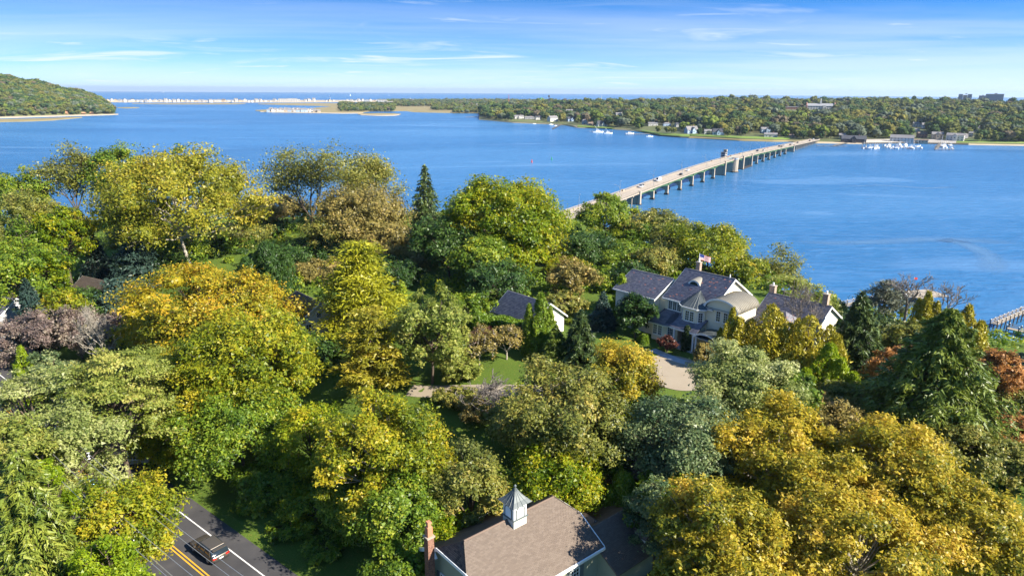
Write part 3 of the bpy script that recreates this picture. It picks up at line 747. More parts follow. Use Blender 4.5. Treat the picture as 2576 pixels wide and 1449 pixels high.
fw = car('sedan_car', 4.7, 1.85, 1.55, 'suv', p_white, detail=False); fd = car('sedan_car', 4.7, 1.85, 1.6, 'suv', p_black, detail=False)
for i, (px, y, hd, wq) in enumerate([(1905, 1.7, -1, 0), (1921, -1.7, 1, 1), (1960, 1.7, -1, 0), (1966, -1.7, 1, 0), (1973, 1.7, -1, 1), (1988, -1.7, 1, 0), (1993, 1.7, -1, 1), (2006, 1.7, -1, 0), (2037, -1.7, 1, 0), (2046, 1.7, -1, 1), (2060, -1.6, 1, 0)]):
    src = fw if wq else fd; first = not src.get('used'); src['used'] = 1
    o = src if first else copy_tree(src)
    on_bridge(o, px, y, hd)
    o['group'] = 'cars on the far half of the bridge'; o['category'] = 'car'; o['label'] = ('white' if wq else 'dark') + ' car on the far half of the bridge beyond the bascule tower'
    if 'used' in o: pass

# ------------------------------------------------------------------ near buildings
slate_m = attr_mat('purple_slate', [(0, (.130, .128, .155)), (.5, (.180, .172, .205)), (1, (.250, .230, .245))], .6, .3)
red_slate = mat('red_slate', (.26, .115, .09), .6, .15, 3)
shingle_m = attr_mat('brown_shingle', [(0, (.130, .100, .080)), (.5, (.150, .116, .092)), (1, (.172, .135, .108))], .9, .5)
brick_rows = attr_mat('brick_courses', [(0, (.30, .20, .14)), (.5, (.42, .30, .22)), (1, (.54, .42, .33))], .9, .4)
def V3(*a): return np.array(a, float)
def tile_field(name, q, row, wid, m, parent, lift=.035, rng=None, kind='stuff'):
    """overlapping courses of slates / shingles on the quad eaveL, eaveR, ridgeR, ridgeL (the parent's space)"""
    rng = rng or np.random.default_rng(5); q = [np.array(p, float) for p in q]
    n = np.cross(q[1] - q[0], q[3] - q[0]); n /= np.linalg.norm(n)
    if n[2] < 0: n = -n
    Ls = (np.linalg.norm(q[3] - q[0]) + np.linalg.norm(q[2] - q[1])) / 2; nr = max(2, int(Ls / row)); V = []; Fc = []; T = []
    bl_ = lambda u, v: (q[0] * (1 - u) + q[1] * u) * (1 - v) + (q[3] * (1 - u) + q[2] * u) * v
    for i in range(nr):
        v0, v1 = i / nr, min(1, (i + 1.25) / nr); wd = np.linalg.norm(bl_(1, v0) - bl_(0, v0)); nc = max(1, int(wd / wid)); off = (i % 2) * .5
        e = np.clip((np.arange(nc + 2) - off) / nc, 0, 1)
        for j in range(nc + 1):
            u0, u1 = e[j], e[j + 1] - .012 / max(wd, .1)
            if u1 - u0 < .004: continue
            l_ = lift * rng.uniform(.8, 1.3); a, b_, c, d = bl_(u0, v0) + n * l_, bl_(u1, v0) + n * l_, bl_(u1, v1) + n * .006, bl_(u0, v1) + n * .006
            k = len(V); V += [a, b_, c, d, bl_(u0, v0) + n * .002, bl_(u1, v0) + n * .002]; Fc += [(k, k + 1, k + 2, k + 3), (k + 4, k + 5, k + 1, k)]
            t_ = rng.uniform(); T += [t_, t_]
    o = np_obj(name, np_mesh(name, V, Fc, m, {'tint': T}), parent); o['kind'] = kind; return o
def red_slates(q, parent, count, rng, row=.28):
    q = [np.array(p, float) for p in q]; n = np.cross(q[1] - q[0], q[3] - q[0]); n /= np.linalg.norm(n)
    if n[2] < 0: n = -n
    e1 = (q[1] - q[0]) / np.linalg.norm(q[1] - q[0]); e2 = np.cross(n, e1)
    for _ in range(count):
        u, v = rng.uniform(.05, .95), rng.uniform(.05, .95); c = (q[0] * (1 - u) + q[1] * u) * (1 - v) + (q[3] * (1 - u) + q[2] * u) * v + n * .03
        b = B(); b.slab([c - e1 * .15 - e2 * .10, c + e1 * .15 - e2 * .10, c + e1 * .15 + e2 * .10, c - e1 * .15 + e2 * .10], .04); b.build('slate', red_slate, parent)
def roof_slab(parent, q, t=.14, name='roof', m=None):
    b = B(); b.slab(q, t); return b.build(name, m or tile_dark, parent)
def window(parent, c, w, h, nrm_rz, panes=(2, 3), name='window', out=.05, shutters=None, sill=True):
    """framed sash in a wall whose outward normal points along nrm_rz (parent space); c = centre on the wall face"""
    co, si = math.cos(nrm_rz), math.sin(nrm_rz)
    def L(x, y, z): return (c[0] + co * y - si * x, c[1] + si * y + co * x, c[2] + z)   # x across, y outwards
    def bx(b, x0, x1, y0, y1, z0, z1):
        P = [L(x, y, z) for z in (z0, z1) for x, y in ((x0, y0), (x1, y0), (x1, y1), (x0, y1))]
        b.add(P, [(3, 2, 1, 0), (4, 5, 6, 7), (0, 1, 5, 4), (1, 2, 6, 5), (2, 3, 7, 6), (3, 0, 4, 7)])
    b = B(); bx(b, -w / 2, w / 2, -.05, .018, -h / 2, h / 2); wo_ = b.build(name, glass, parent)
    f = B(); t = .09
    bx(f, -w / 2 - t, -w / 2, -.02, out + .02, -h / 2 - t, h / 2 + t); bx(f, w / 2, w / 2 + t, -.02, out + .02, -h / 2 - t, h / 2 + t)
    bx(f, -w / 2, w / 2, -.02, out + .02, h / 2, h / 2 + t * 1.3); bx(f, -w / 2, w / 2, -.02, out + .02, -h / 2 - t, -h / 2)
    f.build('frame', white, wo_)
    g = B()
    for i in range(1, panes[0]): x = -w / 2 + w * i / panes[0]; bx(g, x - .022, x + .022, .012, .045, -h / 2, h / 2)
    for j in range(1, panes[1]): z = -h / 2 + h * j / panes[1]; bx(g, -w / 2, w / 2, .012, .042, z - .022, z + .022)
    g.build('glazing_bars', white, wo_)
    if sill: s_ = B(); bx(s_, -w / 2 - .16, w / 2 + .16, -.02, .14, -h / 2 - t - .07, -h / 2 - t); s_.build('sill', white, wo_)
    if shutters:
        for k in (-1, 1):
            s_ = B(); x = k * (w / 2 + .1 + w * .27); bx(s_, x - w * .25, x + w * .25, .0, .06, -h / 2 - .05, h / 2 + .05); s_.build('shutter', shutters, parent)
    return wo_
def chimney(parent, x, y, z0, z1, w=.9, d=.7, pot=True, m=brick_rows, name='chimney'):
    rng = np.random.default_rng(int(abs(x * 31 + y * 17)) + 3); V = []; Fc = []; T = []; rows = int((z1 - z0) / .12)
    for i in range(rows):
        za, zb = z0 + i * (z1 - z0) / rows, z0 + (i + 1) * (z1 - z0) / rows - .012
        for (ax, ay, bx_, by) in ((-w / 2, -d / 2, w / 2, -d / 2), (w / 2, -d / 2, w / 2, d / 2), (w / 2, d / 2, -w / 2, d / 2), (-w / 2, d / 2, -w / 2, -d / 2)):
            n_ = 4
            for j in range(n_):
                f0, f1 = j / n_, (j + .96) / n_; k = len(V)
                p, q = (x + ax + (bx_ - ax) * f0, y + ay + (by - ay) * f0), (x + ax + (bx_ - ax) * f1, y + ay + (by - ay) * f1)
                V += [(*p, za), (*q, za), (*q, zb), (*p, zb)]; Fc.append((k, k + 1, k + 2, k + 3)); T.append(rng.uniform())
    c = np_obj(name, np_mesh(name, V, Fc, m, {'tint': T}), parent)
    b = B(); b.box((x, y, (z0 + z1) / 2), (w - .05, d - .05, z1 - z0 - .02)); b.build('core', mat('mortar', (.40, .36, .31), .9), c)
    b = B(); b.box((x, y, z1 + .06), (w + .16, d + .16, .12)); b.build('cap', concrete, c)
    if pot: b = B(); b.tube([(x, y, z1 + .1), (x, y, z1 + .55)], [.16, .13], 8); b.build('pot', white, c)
    return c
def xform(o, yaw, A, z): o.location = (A[0], A[1], z); o.rotation_euler.z = yaw

# --- the large cream house. local x along the ridge, y = -w (w towards the viewer), z above its ground
GH = 34.45
house = empty('house', (28.3, 106.8, GH), -.82, 'large cream two-storey house with purple slate roofs, bay windows and a barrel-roofed wing', 'house')
rs = np.random.default_rng(11)
def hw_(u, w, z): return V3(u, -w, z - GH)
def gable_block(parent, u0, u1, wc, hd, z0, ze, zr, wall, over=.35, ridge_name='ridge', slates=True, reds=20, front_cut=None, wallname='wall', ends=(True, True)):
    b = B(); prof = [(wc - hd, z0), (wc + hd, z0), (wc + hd, ze), (wc, zr - .12), (wc - hd, ze)]
    b.prism([hw_(u0, w, z) for w, z in prof], hw_(u1, 0, 0) - hw_(u0, 0, 0)); wl_ = b.build(wallname, wall, parent)
    sl = (zr - ze) / hd; eo = .4
    qs = []
    for sgn in (1, -1):
        we, zee = wc + sgn * (hd + eo), ze - sl * eo
        q = [hw_(u0 - over, we, zee + .1), hw_(u1 + over, we, zee + .1), hw_(u1 + over, wc, zr + .1), hw_(u0 - over, wc, zr + .1)]
        if sgn < 0: q = [q[1], q[0], q[3], q[2]]
        r_ = roof_slab(parent, q); qs.append(q)
        if slates: tile_field('slates', q, .26, .42, slate_m, r_, rng=rs)
        red_slates(q, r_, reds if sgn > 0 else 4, rs)
        for e in (0, 1):                      # white verge boards
            f = B(); p, q2 = (q[0], q[3]) if e == 0 else (q[1], q[2]); dn = V3(0, 0, -.26); ux = V3(.05 if e else -.05, 0, 0)
            if sgn < 0: ux = -ux
            f.prism([p + ux * .2, q2 + ux * .2, q2 + dn + ux * .2, p + dn + ux * .2], ux); f.build('verge_board', white, r_)
        f = B(); p, q2 = q[0], q[1]; oy = V3(0, -sgn * .1, 0); f.prism([p + oy * .1, q2 + oy * .1, q2 + oy * .1 + V3(0, 0, -.18), p + oy * .1 + V3(0, 0, -.18)], oy); f.build('gutter', white, r_)
    f = B(); f.tube([hw_(u0 - over, wc, zr + .13), hw_(u1 + over, wc, zr + .13)], .11, 6); f.build('ridge', tile_grey, parent)
    return qs
gable_block(house, 0, 8.2, 0, 5.5, GH - .6, 41.0, 44.4, cream, reds=26)
gable_block(house, -9.2, -1.5, 1.9, 4.5, GH - .6, 40.6, 42.8, cream2, reds=12)
b = B(); b.prism([hw_(-1.5, -4, GH - .5), hw_(-1.5, 5.0, GH - .5), hw_(-1.5, 5.0, 40.4), hw_(-1.5, 0, 42.4), hw_(-1.5, -4, 40)], (1.49, 0, 0)); b.build('link_wall', cream, house)
gable_block(house, 12.0, 21.0, -5.0, 4.0, GH - 3, 39.6, 42.0, cream2, reds=14)
window(house, hw_(-1.49, 2.0, 41.7), .5, .7, 0, (1, 3), sill=False, name='gable_vent')
# cross wing with a hipped roof before the right wing
b = B(); b.span(hw_(12.4, -1.4, GH - 2), hw_(18.6, 2.6, 39.4)); b.build('wall', cream2, house)
e0, e1, e2, e3 = hw_(12.0, 3.1, 39.3), hw_(19.0, 3.1, 39.3), hw_(19.0, -3.0, 39.3), hw_(12.0, -3.0, 39.3); r0, r1 = hw_(14.6, -.6, 41.2), hw_(16.6, -.6, 41.2)
for q in ([e0, e1, r1, r0], [e1, e2, r1, r1 + V3(0, .01, 0)], [e3, e0, r0, r0 + V3(0, .01, 0)]):
    r_ = roof_slab(house, q[:3] if np.linalg.norm(q[3] - q[2]) < .1 else q); tile_field('slates', q, .26, .42, slate_m, r_, rng=rs); red_slates(q, r_, 5, rs)
# eyebrow dormer
arc = [(a_, math.sin(a_)) for a_ in np.linspace(0, math.pi, 13)]
c0 = hw_(3.0, 2.6, 42.75)
P1 = [c0 + V3(-1.15 * math.cos(a_), 0, .95 * s_) for a_, s_ in arc]; P2 = [c0 + V3(-.5 * math.cos(a_), 2.1, 1.25 + .02 * s_) for a_, s_ in arc]
b = B(); b.loft([[*P1], [*P2]], cap=False); b.build('eyebrow_dormer', zinc, house, True)
b = B(); b.prism([p + V3(0, .05, 0) for p in P1] + [c0 + V3(1.15, .05, -.5), c0 + V3(-1.15, .05, -.5)], V3(0, .08, 0)); d_ = b.build('dormer_face', white, house)
b = B(); b.prism([c0 + V3(-.75 * math.cos(a_), .02, .12 + .58 * s_) for a_, s_ in arc], V3(0, .05, 0)); b.build('pane', glass, d_)
# two-storey bay with a metal hip roof
def octo(u, w, k, z): return [hw_(u - k, w - 1.7, z), hw_(u - k, w - .9, z), hw_(u - k * .55, w, z), hw_(u + k * .55, w, z), hw_(u + k, w - .9, z), hw_(u + k, w - 1.7, z)]
b = B(); b.loft([octo(5.4, 6.9, 2.0, GH + 2.6), octo(5.4, 6.9, 2.0, 40.7)]); b.build('bay_wall', cream, house)
ap_ = hw_(5.6, 4.7, 43.0); ring = octo(5.4, 7.25, 2.35, 40.72)
b = B(); b.add(ring + [ap_], [(i, i + 1, 6) for i in range(5)] + [tuple(range(6))[::-1]]); br_ = b.build('bay_roof', lead, house)
for i in range(5):
    for f in (0, .25, .5, .75):
        p = ring[i] * (1 - f) + ring[i + 1] * f
        b = B(); b.tube([p + V3(0, 0, .02), ap_ + V3(0, 0, .02)], .022, 4); b.build('seam', lead, br_)
b = B(); b.loft([octo(5.4, 7.27, 2.37, 40.55), octo(5.4, 7.30, 2.40, 40.75)]); b.build('bay_cornice', white, house)
NF = -math.pi / 2                             # normal of the front walls in the house's own space
for u in (.95, 1.75, 2.55): window(house, hw_(u, 5.5, 39.8), .62, 1.25, NF, (2, 4))
window(house, hw_(4.95, 6.9, 39.35), .62, 1.45, NF, (2, 4)); window(house, hw_(5.75, 6.9, 39.35), .62, 1.45, NF, (2, 4))
a_ = math.atan2(.9, .9); window(house, hw_(6.95, 6.45, 39.35), .60, 1.45, NF + .78, (2, 4)); window(house, hw_(3.85, 6.45, 39.35), .6, 1.45, NF - .78, (2, 4))
# barrel-roofed wing: arched front wall and a standing-seam vault behind it
uc, hr, zs, rise = 9.85, 2.55, 41.0, 1.55
vault = lambda w, k=1.0, dz=0: [hw_(uc - hr * k * math.cos(a_), w, zs + dz + rise * k * math.sin(a_)) for a_ in np.linspace(0, math.pi, 15)]
b = B(); b.prism([hw_(uc - hr, 5.6, GH - .5)] + vault(5.6) + [hw_(uc + hr, 5.6, GH - .5)], V3(0, 5.5, 0)); b.build('wall', cream, house)
b = B(); b.loft([vault(6.0, 1.10, .06), vault(-.4, 1.10, .06), vault(-.4, 1.04), vault(6.0, 1.04)], cap=False); vr = b.build('barrel_roof', zinc, house, True)
for w in np.arange(5.7, -.3, -.42):
    b = B(); b.tube(vault(w, 1.115, .06), .03, 4); b.build('seam', zinc, vr)
b = B(); b.loft([vault(6.06, 1.13, .05), vault(6.06, 1.00), vault(5.98, 1.00), vault(5.98, 1.13, .05)], cap=False); b.build('arch_trim', white, house)
window(house, hw_(9.4, 5.6, 40.0), .6, 1.5, NF, (2, 4)); window(house, hw_(10.6, 5.6, 40.0), .6, 1.5, NF, (2, 4))
# ground floor: polygonal bay on the left, hipped skirt roof, porch with columns and an arched porch on the right
low = lambda g, z: [hw_(-.6 - g, 5.4, z), hw_(-.6 - g, 7.9 + g, z), hw_(1.5 + g * .4, 7.9 + g, z), hw_(3.5 + g, 6.9 + g, z), hw_(3.5 + g, 5.4, z)]
b = B(); b.loft([low(0, GH - .5), low(0, 37.25)]); b.build('lower_bay_wall', cream, house)
top = [hw_(-.2, 5.45, 39.0), hw_(.4, 5.52, 39.0), hw_(1.6, 5.52, 39.0), hw_(2.8, 5.52, 39.0), hw_(3.4, 5.45, 39.0)]; edge = low(.45, 37.25)
for i in range(4):
    q = [edge[i], edge[i + 1], top[i + 1], top[i]]; r_ = roof_slab(house, q, .08); tile_field('slates', q, .26, .42, slate_m, r_, rng=rs)
b = B(); b.loft([low(.42, 37.05), low(.47, 37.26)]); b.build('cornice', white, house)
for u in (.05, .95): window(house, hw_(u, 7.9, 36.15), .62, 1.5, NF, (3, 4))
window(house, hw_(2.5, 7.4, 36.25), .75, 1.5, NF + .46, (3, 4))
b = B(); b.box(hw_(4.1, 5.6, 35.6), (1.1, .14, 2.3)); dr = b.build('front_door', mat('dark_door', (.05, .015, .012), .4, .2), house)
b = B(); b.box(hw_(4.5, 5.7, 35.5), (.06, .12, .2)); b.build('handle', chrome, dr)
q = [hw_(3.2, 8.7, 37.6), hw_(7.8, 8.7, 37.6), hw_(7.8, 5.55, 39.0), hw_(3.2, 5.55, 39.0)]; r_ = roof_slab(house, q, .12, 'porch_roof'); tile_field('slates', q, .26, .42, slate_m, r_, rng=rs)
b = B(); b.box(hw_(5.5, 8.66, 37.46), (4.7, .14, .26)); b.build('porch_beam', white, house)
def column(u, w, z0, z1):
    b = B(); b.tube([hw_(u, w, z0), hw_(u, w, z0 + .18), hw_(u, w, z0 + .2), hw_(u, w, z1 - .2), hw_(u, w, z1 - .18), hw_(u, w, z1)], [.24, .24, .17, .14, .22, .22], 10); b.build('column', white, house)
for u in (3.9, 7.2): column(u, 8.45, GH - .1, 37.4)
b = B(); b.box(hw_(5.6, 7.2, GH + .05), (5.4, 3.4, .3)); b.build('porch_floor', mat('porch_stone', (.40, .40, .40), .8), house)
cz = lambda w, k, dz=0: [hw_(9.3 - 1.75 * k * math.cos(a_), w, 37.0 + dz + .75 * k * math.sin(a_)) for a_ in np.linspace(0, math.pi, 11)]
b = B(); b.loft([cz(8.7, 1.12, .05), cz(5.55, 1.12, .05), cz(5.55, 1.0), cz(8.7, 1.0)], cap=False); b.build('arched_porch_roof', lead, house, True)
b = B(); b.loft([cz(8.76, 1.14, .06), cz(8.76, .93), cz(8.6, .93), cz(8.6, 1.14, .06)], cap=False); b.build('arch_trim', white, house)
for u in (7.75, 10.85): column(u, 8.5, GH - .3, 37.1)
# wide dark window of the right side, chimneys
for w in (-6.2, -3.6): window(house, hw_(21.0, w, 38.0), .8, 1.5, 0, (2, 4))
window(house, hw_(16.0, 2.6, 38.1), 1.4, 1.1, NF, (3, 2)); window(house, hw_(13.5, 2.6, 38.1), .8, 1.1, NF, (2, 2))
chimney(house, 1.5, .9, 43.2 - GH, 45.7 - GH, .72, .6); chimney(house, 12.1, 5.3, 40.8 - GH, 43.2 - GH, .85, .7); chimney(house, 20.3, 5.2, 40.6 - GH, 43.7 - GH, .75, .75)
b = B(); b.tube([hw_(7.6, 0, 44.4), hw_(7.6, 0, 45.1)], [.12, .07], 6); b.build('finial', white, house)

# flag behind the ridge of the house
fpl = empty('flagpole', (31.5, 111.8, gz(31.5, 111.8)), 0, 'white flagpole with a striped red white and blue flag behind the cream house', 'flagpole')
b = B(); b.tube([(0, 0, 0), (0, 0, 11.5)], [.08, .045], 6); b.build('pole', white, fpl)
def cloth(x, z, k): return (x, .18 * math.sin(x * 3.0) * (x / 2.4), z - .30 * x + k)
fl = empty('flag', (31.5, 111.8, gz(31.5, 111.8)), 0, 'small flag of red and white stripes with a blue corner flying over the slate roof', 'flag')
for i in range(13):
    z1_ = 11.4 - i * .075; b = B(); xs_ = np.linspace(.06 if i >= 7 else .8, 1.9, 7)
    b.loft([[cloth(x, z1_, 0), (cloth(x, z1_, 0)[0], cloth(x, z1_, 0)[1] + .015, cloth(x, z1_, 0)[2]), (cloth(x, z1_ - .075, 0)[0], cloth(x, z1_ - .075, 0)[1] + .015, cloth(x, z1_ - .075, 0)[2]), cloth(x, z1_ - .075, 0)] for x in xs_])
    b.build('stripe', red_paint if i % 2 == 0 else white, fl)
b = B(); b.loft([[cloth(x, 11.4, 0), (x, cloth(x, 0, 0)[1] + .015, cloth(x, 11.4, 0)[2]), (x, cloth(x, 0, 0)[1] + .015, cloth(x, 10.875, 0)[2]), cloth(x, 10.875, 0)] for x in np.linspace(.06, .8, 4)]); b.build('canton', mat('flag_blue', (.02, .04, .2), .7), fl)

# --- the brown-roofed house with the cupola, close below. x along its ridge, w towards the viewer's right
GB = 27.9; ZR, ZE, HD, LB = 36.0, 33.0, 5.2, 10.2
lodge = empty('cupola_house', (-3.87, 48.67, GB), math.radians(39.84), 'brown shingle-roofed house with a white louvred cupola, close below the camera', 'house')
def bw(u, w, z): return V3(u, -w, z - GB)
zs_ = lambda w: ZR - (ZR - ZE) / HD * abs(w)
b = B(); prof = [(-4.75, GB - .5), (4.75, GB - .5), (4.75, zs_(4.75) - .2), (2.1, zs_(2.1) - .2), (-2.1, zs_(2.1) - .2), (-4.75, zs_(4.75) - .2)]
b.prism([bw(-.75, w, z) for w, z in prof], V3(12.3, 0, 0)); b.build('wall', olive_side, lodge)
b = B(); b.add([bw(-.72, 4.78, GB), bw(-.72, -4.78, GB), bw(-.72, -4.78, 33), bw(-.72, 4.78, 33)], [(0, 1, 2, 3)])
rs2 = np.random.default_rng(4)
for sgn in (1, -1):
    poly = [bw(-1.3, sgn * HD, ZE), bw(11.6, sgn * HD, ZE), bw(11.6, sgn * 2.1, zs_(2.1)), bw(LB, 0, ZR), bw(0, 0, ZR), bw(-1.3, sgn * 2.1, zs_(2.1))]
    r_ = roof_slab(lodge, poly, .16, 'roof', tile_brown)
    f1 = [poly[0], poly[1], poly[2], poly[5]]; f2 = [poly[5], poly[2], poly[3], poly[4]]
    if sgn < 0: f1 = [f1[1], f1[0], f1[3], f1[2]]; f2 = [f2[1], f2[0], f2[3], f2[2]]
    tile_field('shingles', f1, .14, .33, shingle_m, r_, .02, rs2); tile_field('shingles', f2, .14, .33, shingle_m, r_, .02, rs2)
    f = B(); oy = V3(0, -sgn * .14, 0); f.prism([poly[0] + oy * .15, poly[1] + oy * .15, poly[1] + oy * .15 + V3(0, 0, -.24), poly[0] + oy * .15 + V3(0, 0, -.24)], oy); f.build('gutter', white, r_)
    for (pa, pb, sx) in ((poly[0], poly[5], -1), (poly[1], poly[2], 1)):
        f = B(); ux = V3(sx * .09, 0, 0); f.prism([pa + ux * .15 + V3(0, 0, .02), pb + ux * .15 + V3(0, 0, .02), pb + ux * .15 + V3(0, 0, -.36), pa + ux * .15 + V3(0, 0, -.36)], ux); f.build('verge_board', white, r_)
for u0, u1 in ((0, -1.3), (LB, 11.6)):
    q = [bw(u1, 2.1, zs_(2.1)), bw(u1, -2.1, zs_(2.1)), bw(u0, -.01, ZR), bw(u0, .01, ZR)]
    r_ = roof_slab(lodge, [q[0], q[1], bw(u0, 0, ZR)], .14, 'hip_roof', tile_brown)
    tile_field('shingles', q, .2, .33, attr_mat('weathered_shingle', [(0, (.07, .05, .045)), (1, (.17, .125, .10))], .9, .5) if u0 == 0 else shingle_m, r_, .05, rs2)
    sx = -1 if u0 == 0 else 1
    f = B(); f.prism([q[0] + V3(sx * .02, 0, .0), q[1] + V3(sx * .02, 0, .0), q[1] + V3(sx * .02, 0, -.30), q[0] + V3(sx * .02, 0, -.30)], V3(sx * .08, 0, 0)); f.build('fascia', white, r_)
f = B(); f.tube([bw(0, 0, ZR + .03), bw(LB, 0, ZR + .03)], .09, 6); f.build('ridge', tile_brown, lodge)
for w in (-4.7, -4.2, -3.7, -3.2, -2.7):
    f = B(); f.box(bw(-1.0, w, zs_(w) - .30), (.5, .12, .16)); f.build('bracket', white, lodge)
for u in (-.78, 11.58):
    for w in (4.78, -4.78):
        f = B(); f.box(bw(u, w, (GB + 33) / 2 - .3), (.16, .16, 33 - GB - .4)); f.build('corner_board', white, lodge)
shut = mat('shutter_grey', (.12, .14, .14), .5, .1)
for u in (3.0, 8.4): window(lodge, bw(u, 4.76, 31.2), .95, 1.45, -math.pi / 2, (3, 4), shutters=shut)
for w in (-2.0, 1.6): window(lodge, bw(-.76, w, 31.0), .9, 1.4, math.pi, (3, 4), shutters=shut)
# cupola
cu, cw, s2_ = 5.4, .15, .74
b = B(); b.box(bw(cu, cw, 35.75), (s2_ * 2, s2_ * 2, 1.2)); b.build('cupola_base', mat('pale_siding', (.50, .50, .44), .7, .06), lodge)
b = B(); b.box(bw(cu, cw, 35.12), (s2_ * 2.3, s2_ * 2.3, .08)); b.build('flashing', lead, lodge)
cup = B(); cup.box(bw(cu, cw, 37.0), (s2_ * 1.94, s2_ * 1.94, 1.4)); cup = cup.build('cupola_box', white, lodge)
f = B(); f.box(bw(cu, cw, 36.33), (s2_ * 2.25, s2_ * 2.25, .09)); f.box(bw(cu, cw, 37.66), (s2_ * 2.2, s2_ * 2.2, .1)); f.build('cornice', shut, cup)
for k, (dx, dw) in enumerate(((-1, 0), (0, 1), (1, 0), (0, -1))):
    c_ = bw(cu + dx * s2_ * .97, cw + dw * s2_ * .97, GB); ax = V3(0, 1, 0) if dx else V3(1, 0, 0); nn = V3(dx, -dw, 0)
    arch = [(-.42, 36.45 - GB)] + [(-.42 * math.cos(t_), 37.05 - GB + .42 * math.sin(t_)) for t_ in np.linspace(0, math.pi, 11)] + [(.42, 36.45 - GB)]
    o_ = [(x * 1.18, z + (.06 if z > 36.6 - GB else -.02)) for x, z in arch]
    tr = B(); n_ = len(arch)
    P_ = [c_ + ax * x + V3(0, 0, z) + nn * y for y in (.0, .07) for x, z in o_] + [c_ + ax * x + V3(0, 0, z) + nn * y for y in (.0, .07) for x, z in arch]
    fc = []
    for i in range(n_ - 1): fc += [(n_ + i, n_ + i + 1, 3 * n_ + i + 1, 3 * n_ + i), (i, i + 1, n_ + i + 1, n_ + i), (2 * n_ + i, 2 * n_ + i + 1, 3 * n_ + i + 1, 3 * n_ + i)]
    tr.add(P_, fc); tr.build('arch_trim', shut, cup)
    for j in range(9):
        z = 36.52 - GB + j * .10; hwid = .40 if z < 37.05 - GB else .40 * math.sqrt(max(.05, 1 - ((z - 37.05 + GB) / .42) ** 2))
        sl_ = B(); sl_.slab([c_ + ax * -hwid + nn * .005 + V3(0, 0, z + .08), c_ + ax * hwid + nn * .005 + V3(0, 0, z + .08), c_ + ax * hwid + nn * .06 + V3(0, 0, z), c_ + ax * -hwid + nn * .06 + V3(0, 0, z)], .015); sl_.build('slat', white, cup)
def cr(k, z): return [bw(cu + k * x, cw + k * y, z) for x, y in ((-1, -1), (0, -1.0), (1, -1), (1.0, 0), (1, 1), (0, 1.0), (-1, 1), (-1.0, 0))]
rings = [cr(1.06, 37.72), cr(.72, 38.02), cr(.42, 38.36), cr(.18, 38.72), cr(.06, 38.95)]
b = B(); b.loft(rings); crf = b.build('cupola_roof', lead, lodge)
for i in range(8):
    for fr in (0, .5):
        line = [r_[i] * (1 - fr) + r_[(i + 1) % 8] * fr + V3(0, 0, .02) for r_ in rings]
        if fr and i % 2: pass
        b = B(); b.tube(line, .022, 4); b.build('seam', shut, crf)
b = B(); b.tube([bw(cu, cw, 38.9), bw(cu, cw, 39.05), bw(cu, cw, 39.12), bw(cu, cw, 39.2), bw(cu, cw, 39.3)], [.06, .06, .13, .12, .02], 8); b.build('finial', shut, crf)
c_ = chimney(lodge, -1.7, 2.7, 28.2 - GB, 35.7 - GB, .62, .62, False, attr_mat('red_brick_courses', [(0, (.17, .075, .05)), (.5, (.25, .115, .075)), (1, (.33, .17, .11))], .9, .4))
b = B(); b.loft([[(-1.7 + x * k, 2.7 + y * k, z - GB) for x, y in ((-1, -1), (1, -1), (1, 1), (-1, 1))] for k, z in ((.24, 35.8), (.24, 36.7), (.16, 36.75), (.14, 36.95), (.2, 37.0), (.17, 37.2))]); b.build('clay_pot', clay, c_)
b = B(); b.prism([bw(-1.2, -2.2, 33.6), bw(-1.2, -3.2, 33.2), bw(-1.2, -2.7, 34.2)], V3(-.2, 0, 0)); b.build('saddle', white, c_)
# lower wing on the right with two small dormers
b = B(); b.prism([bw(11.3, w, z) for w, z in ((-.6, GB - .4), (7.0, GB - .4), (7.0, 31.6), (3.2, 33.5), (-.6, 31.6))], V3(9.0, 0, 0)); b.build('wing_wall', olive_side, lodge)
for sgn in (1, -1):
    q = [bw(11.1, 3.2 + sgn * 4.2, 31.5), bw(20.6, 3.2 + sgn * 4.2, 31.5), bw(20.6, 3.2, 33.7), bw(11.1, 3.2, 33.7)]
    if sgn < 0: q = [q[1], q[0], q[3], q[2]]
    r_ = roof_slab(lodge, q, .14, 'wing_roof', tile_brown); tile_field('shingles', q, .14, .33, shingle_m, r_, .02, rs2)
for (u, w, sg) in ((13.2, 1.6, -1), (16.4, 5.6, 1), (18.6, 1.2, -1)):
    z0_ = 33.7 - abs(w - 3.2) * .52; dm = B(); dm.prism([bw(u - .6, w + sg * .8, z0_ - .9), bw(u + .6, w + sg * .8, z0_ - .9), bw(u + .6, w + sg * .8, z0_ + .15), bw(u, w + sg * .8, z0_ + .75), bw(u - .6, w + sg * .8, z0_ + .15)], V3(0, sg * 1.7, 0))
    d_ = dm.build('dormer', white, lodge)
    for k in (-1, 1):
        f = B(); f.slab([bw(u + k * .8, w + sg * 1.05, z0_ + .05), bw(u, w + sg * 1.05, z0_ + .85), bw(u, w - sg * 1.0, z0_ + .85), bw(u + k * .8, w - sg * 1.0, z0_ + .05)], .08); f.build('dormer_roof', tile_brown, d_)
    f = B(); f.box(bw(u, w + sg * .83, z0_ - .3), (.6, .08, .7)); f.build('pane', glass, d_)

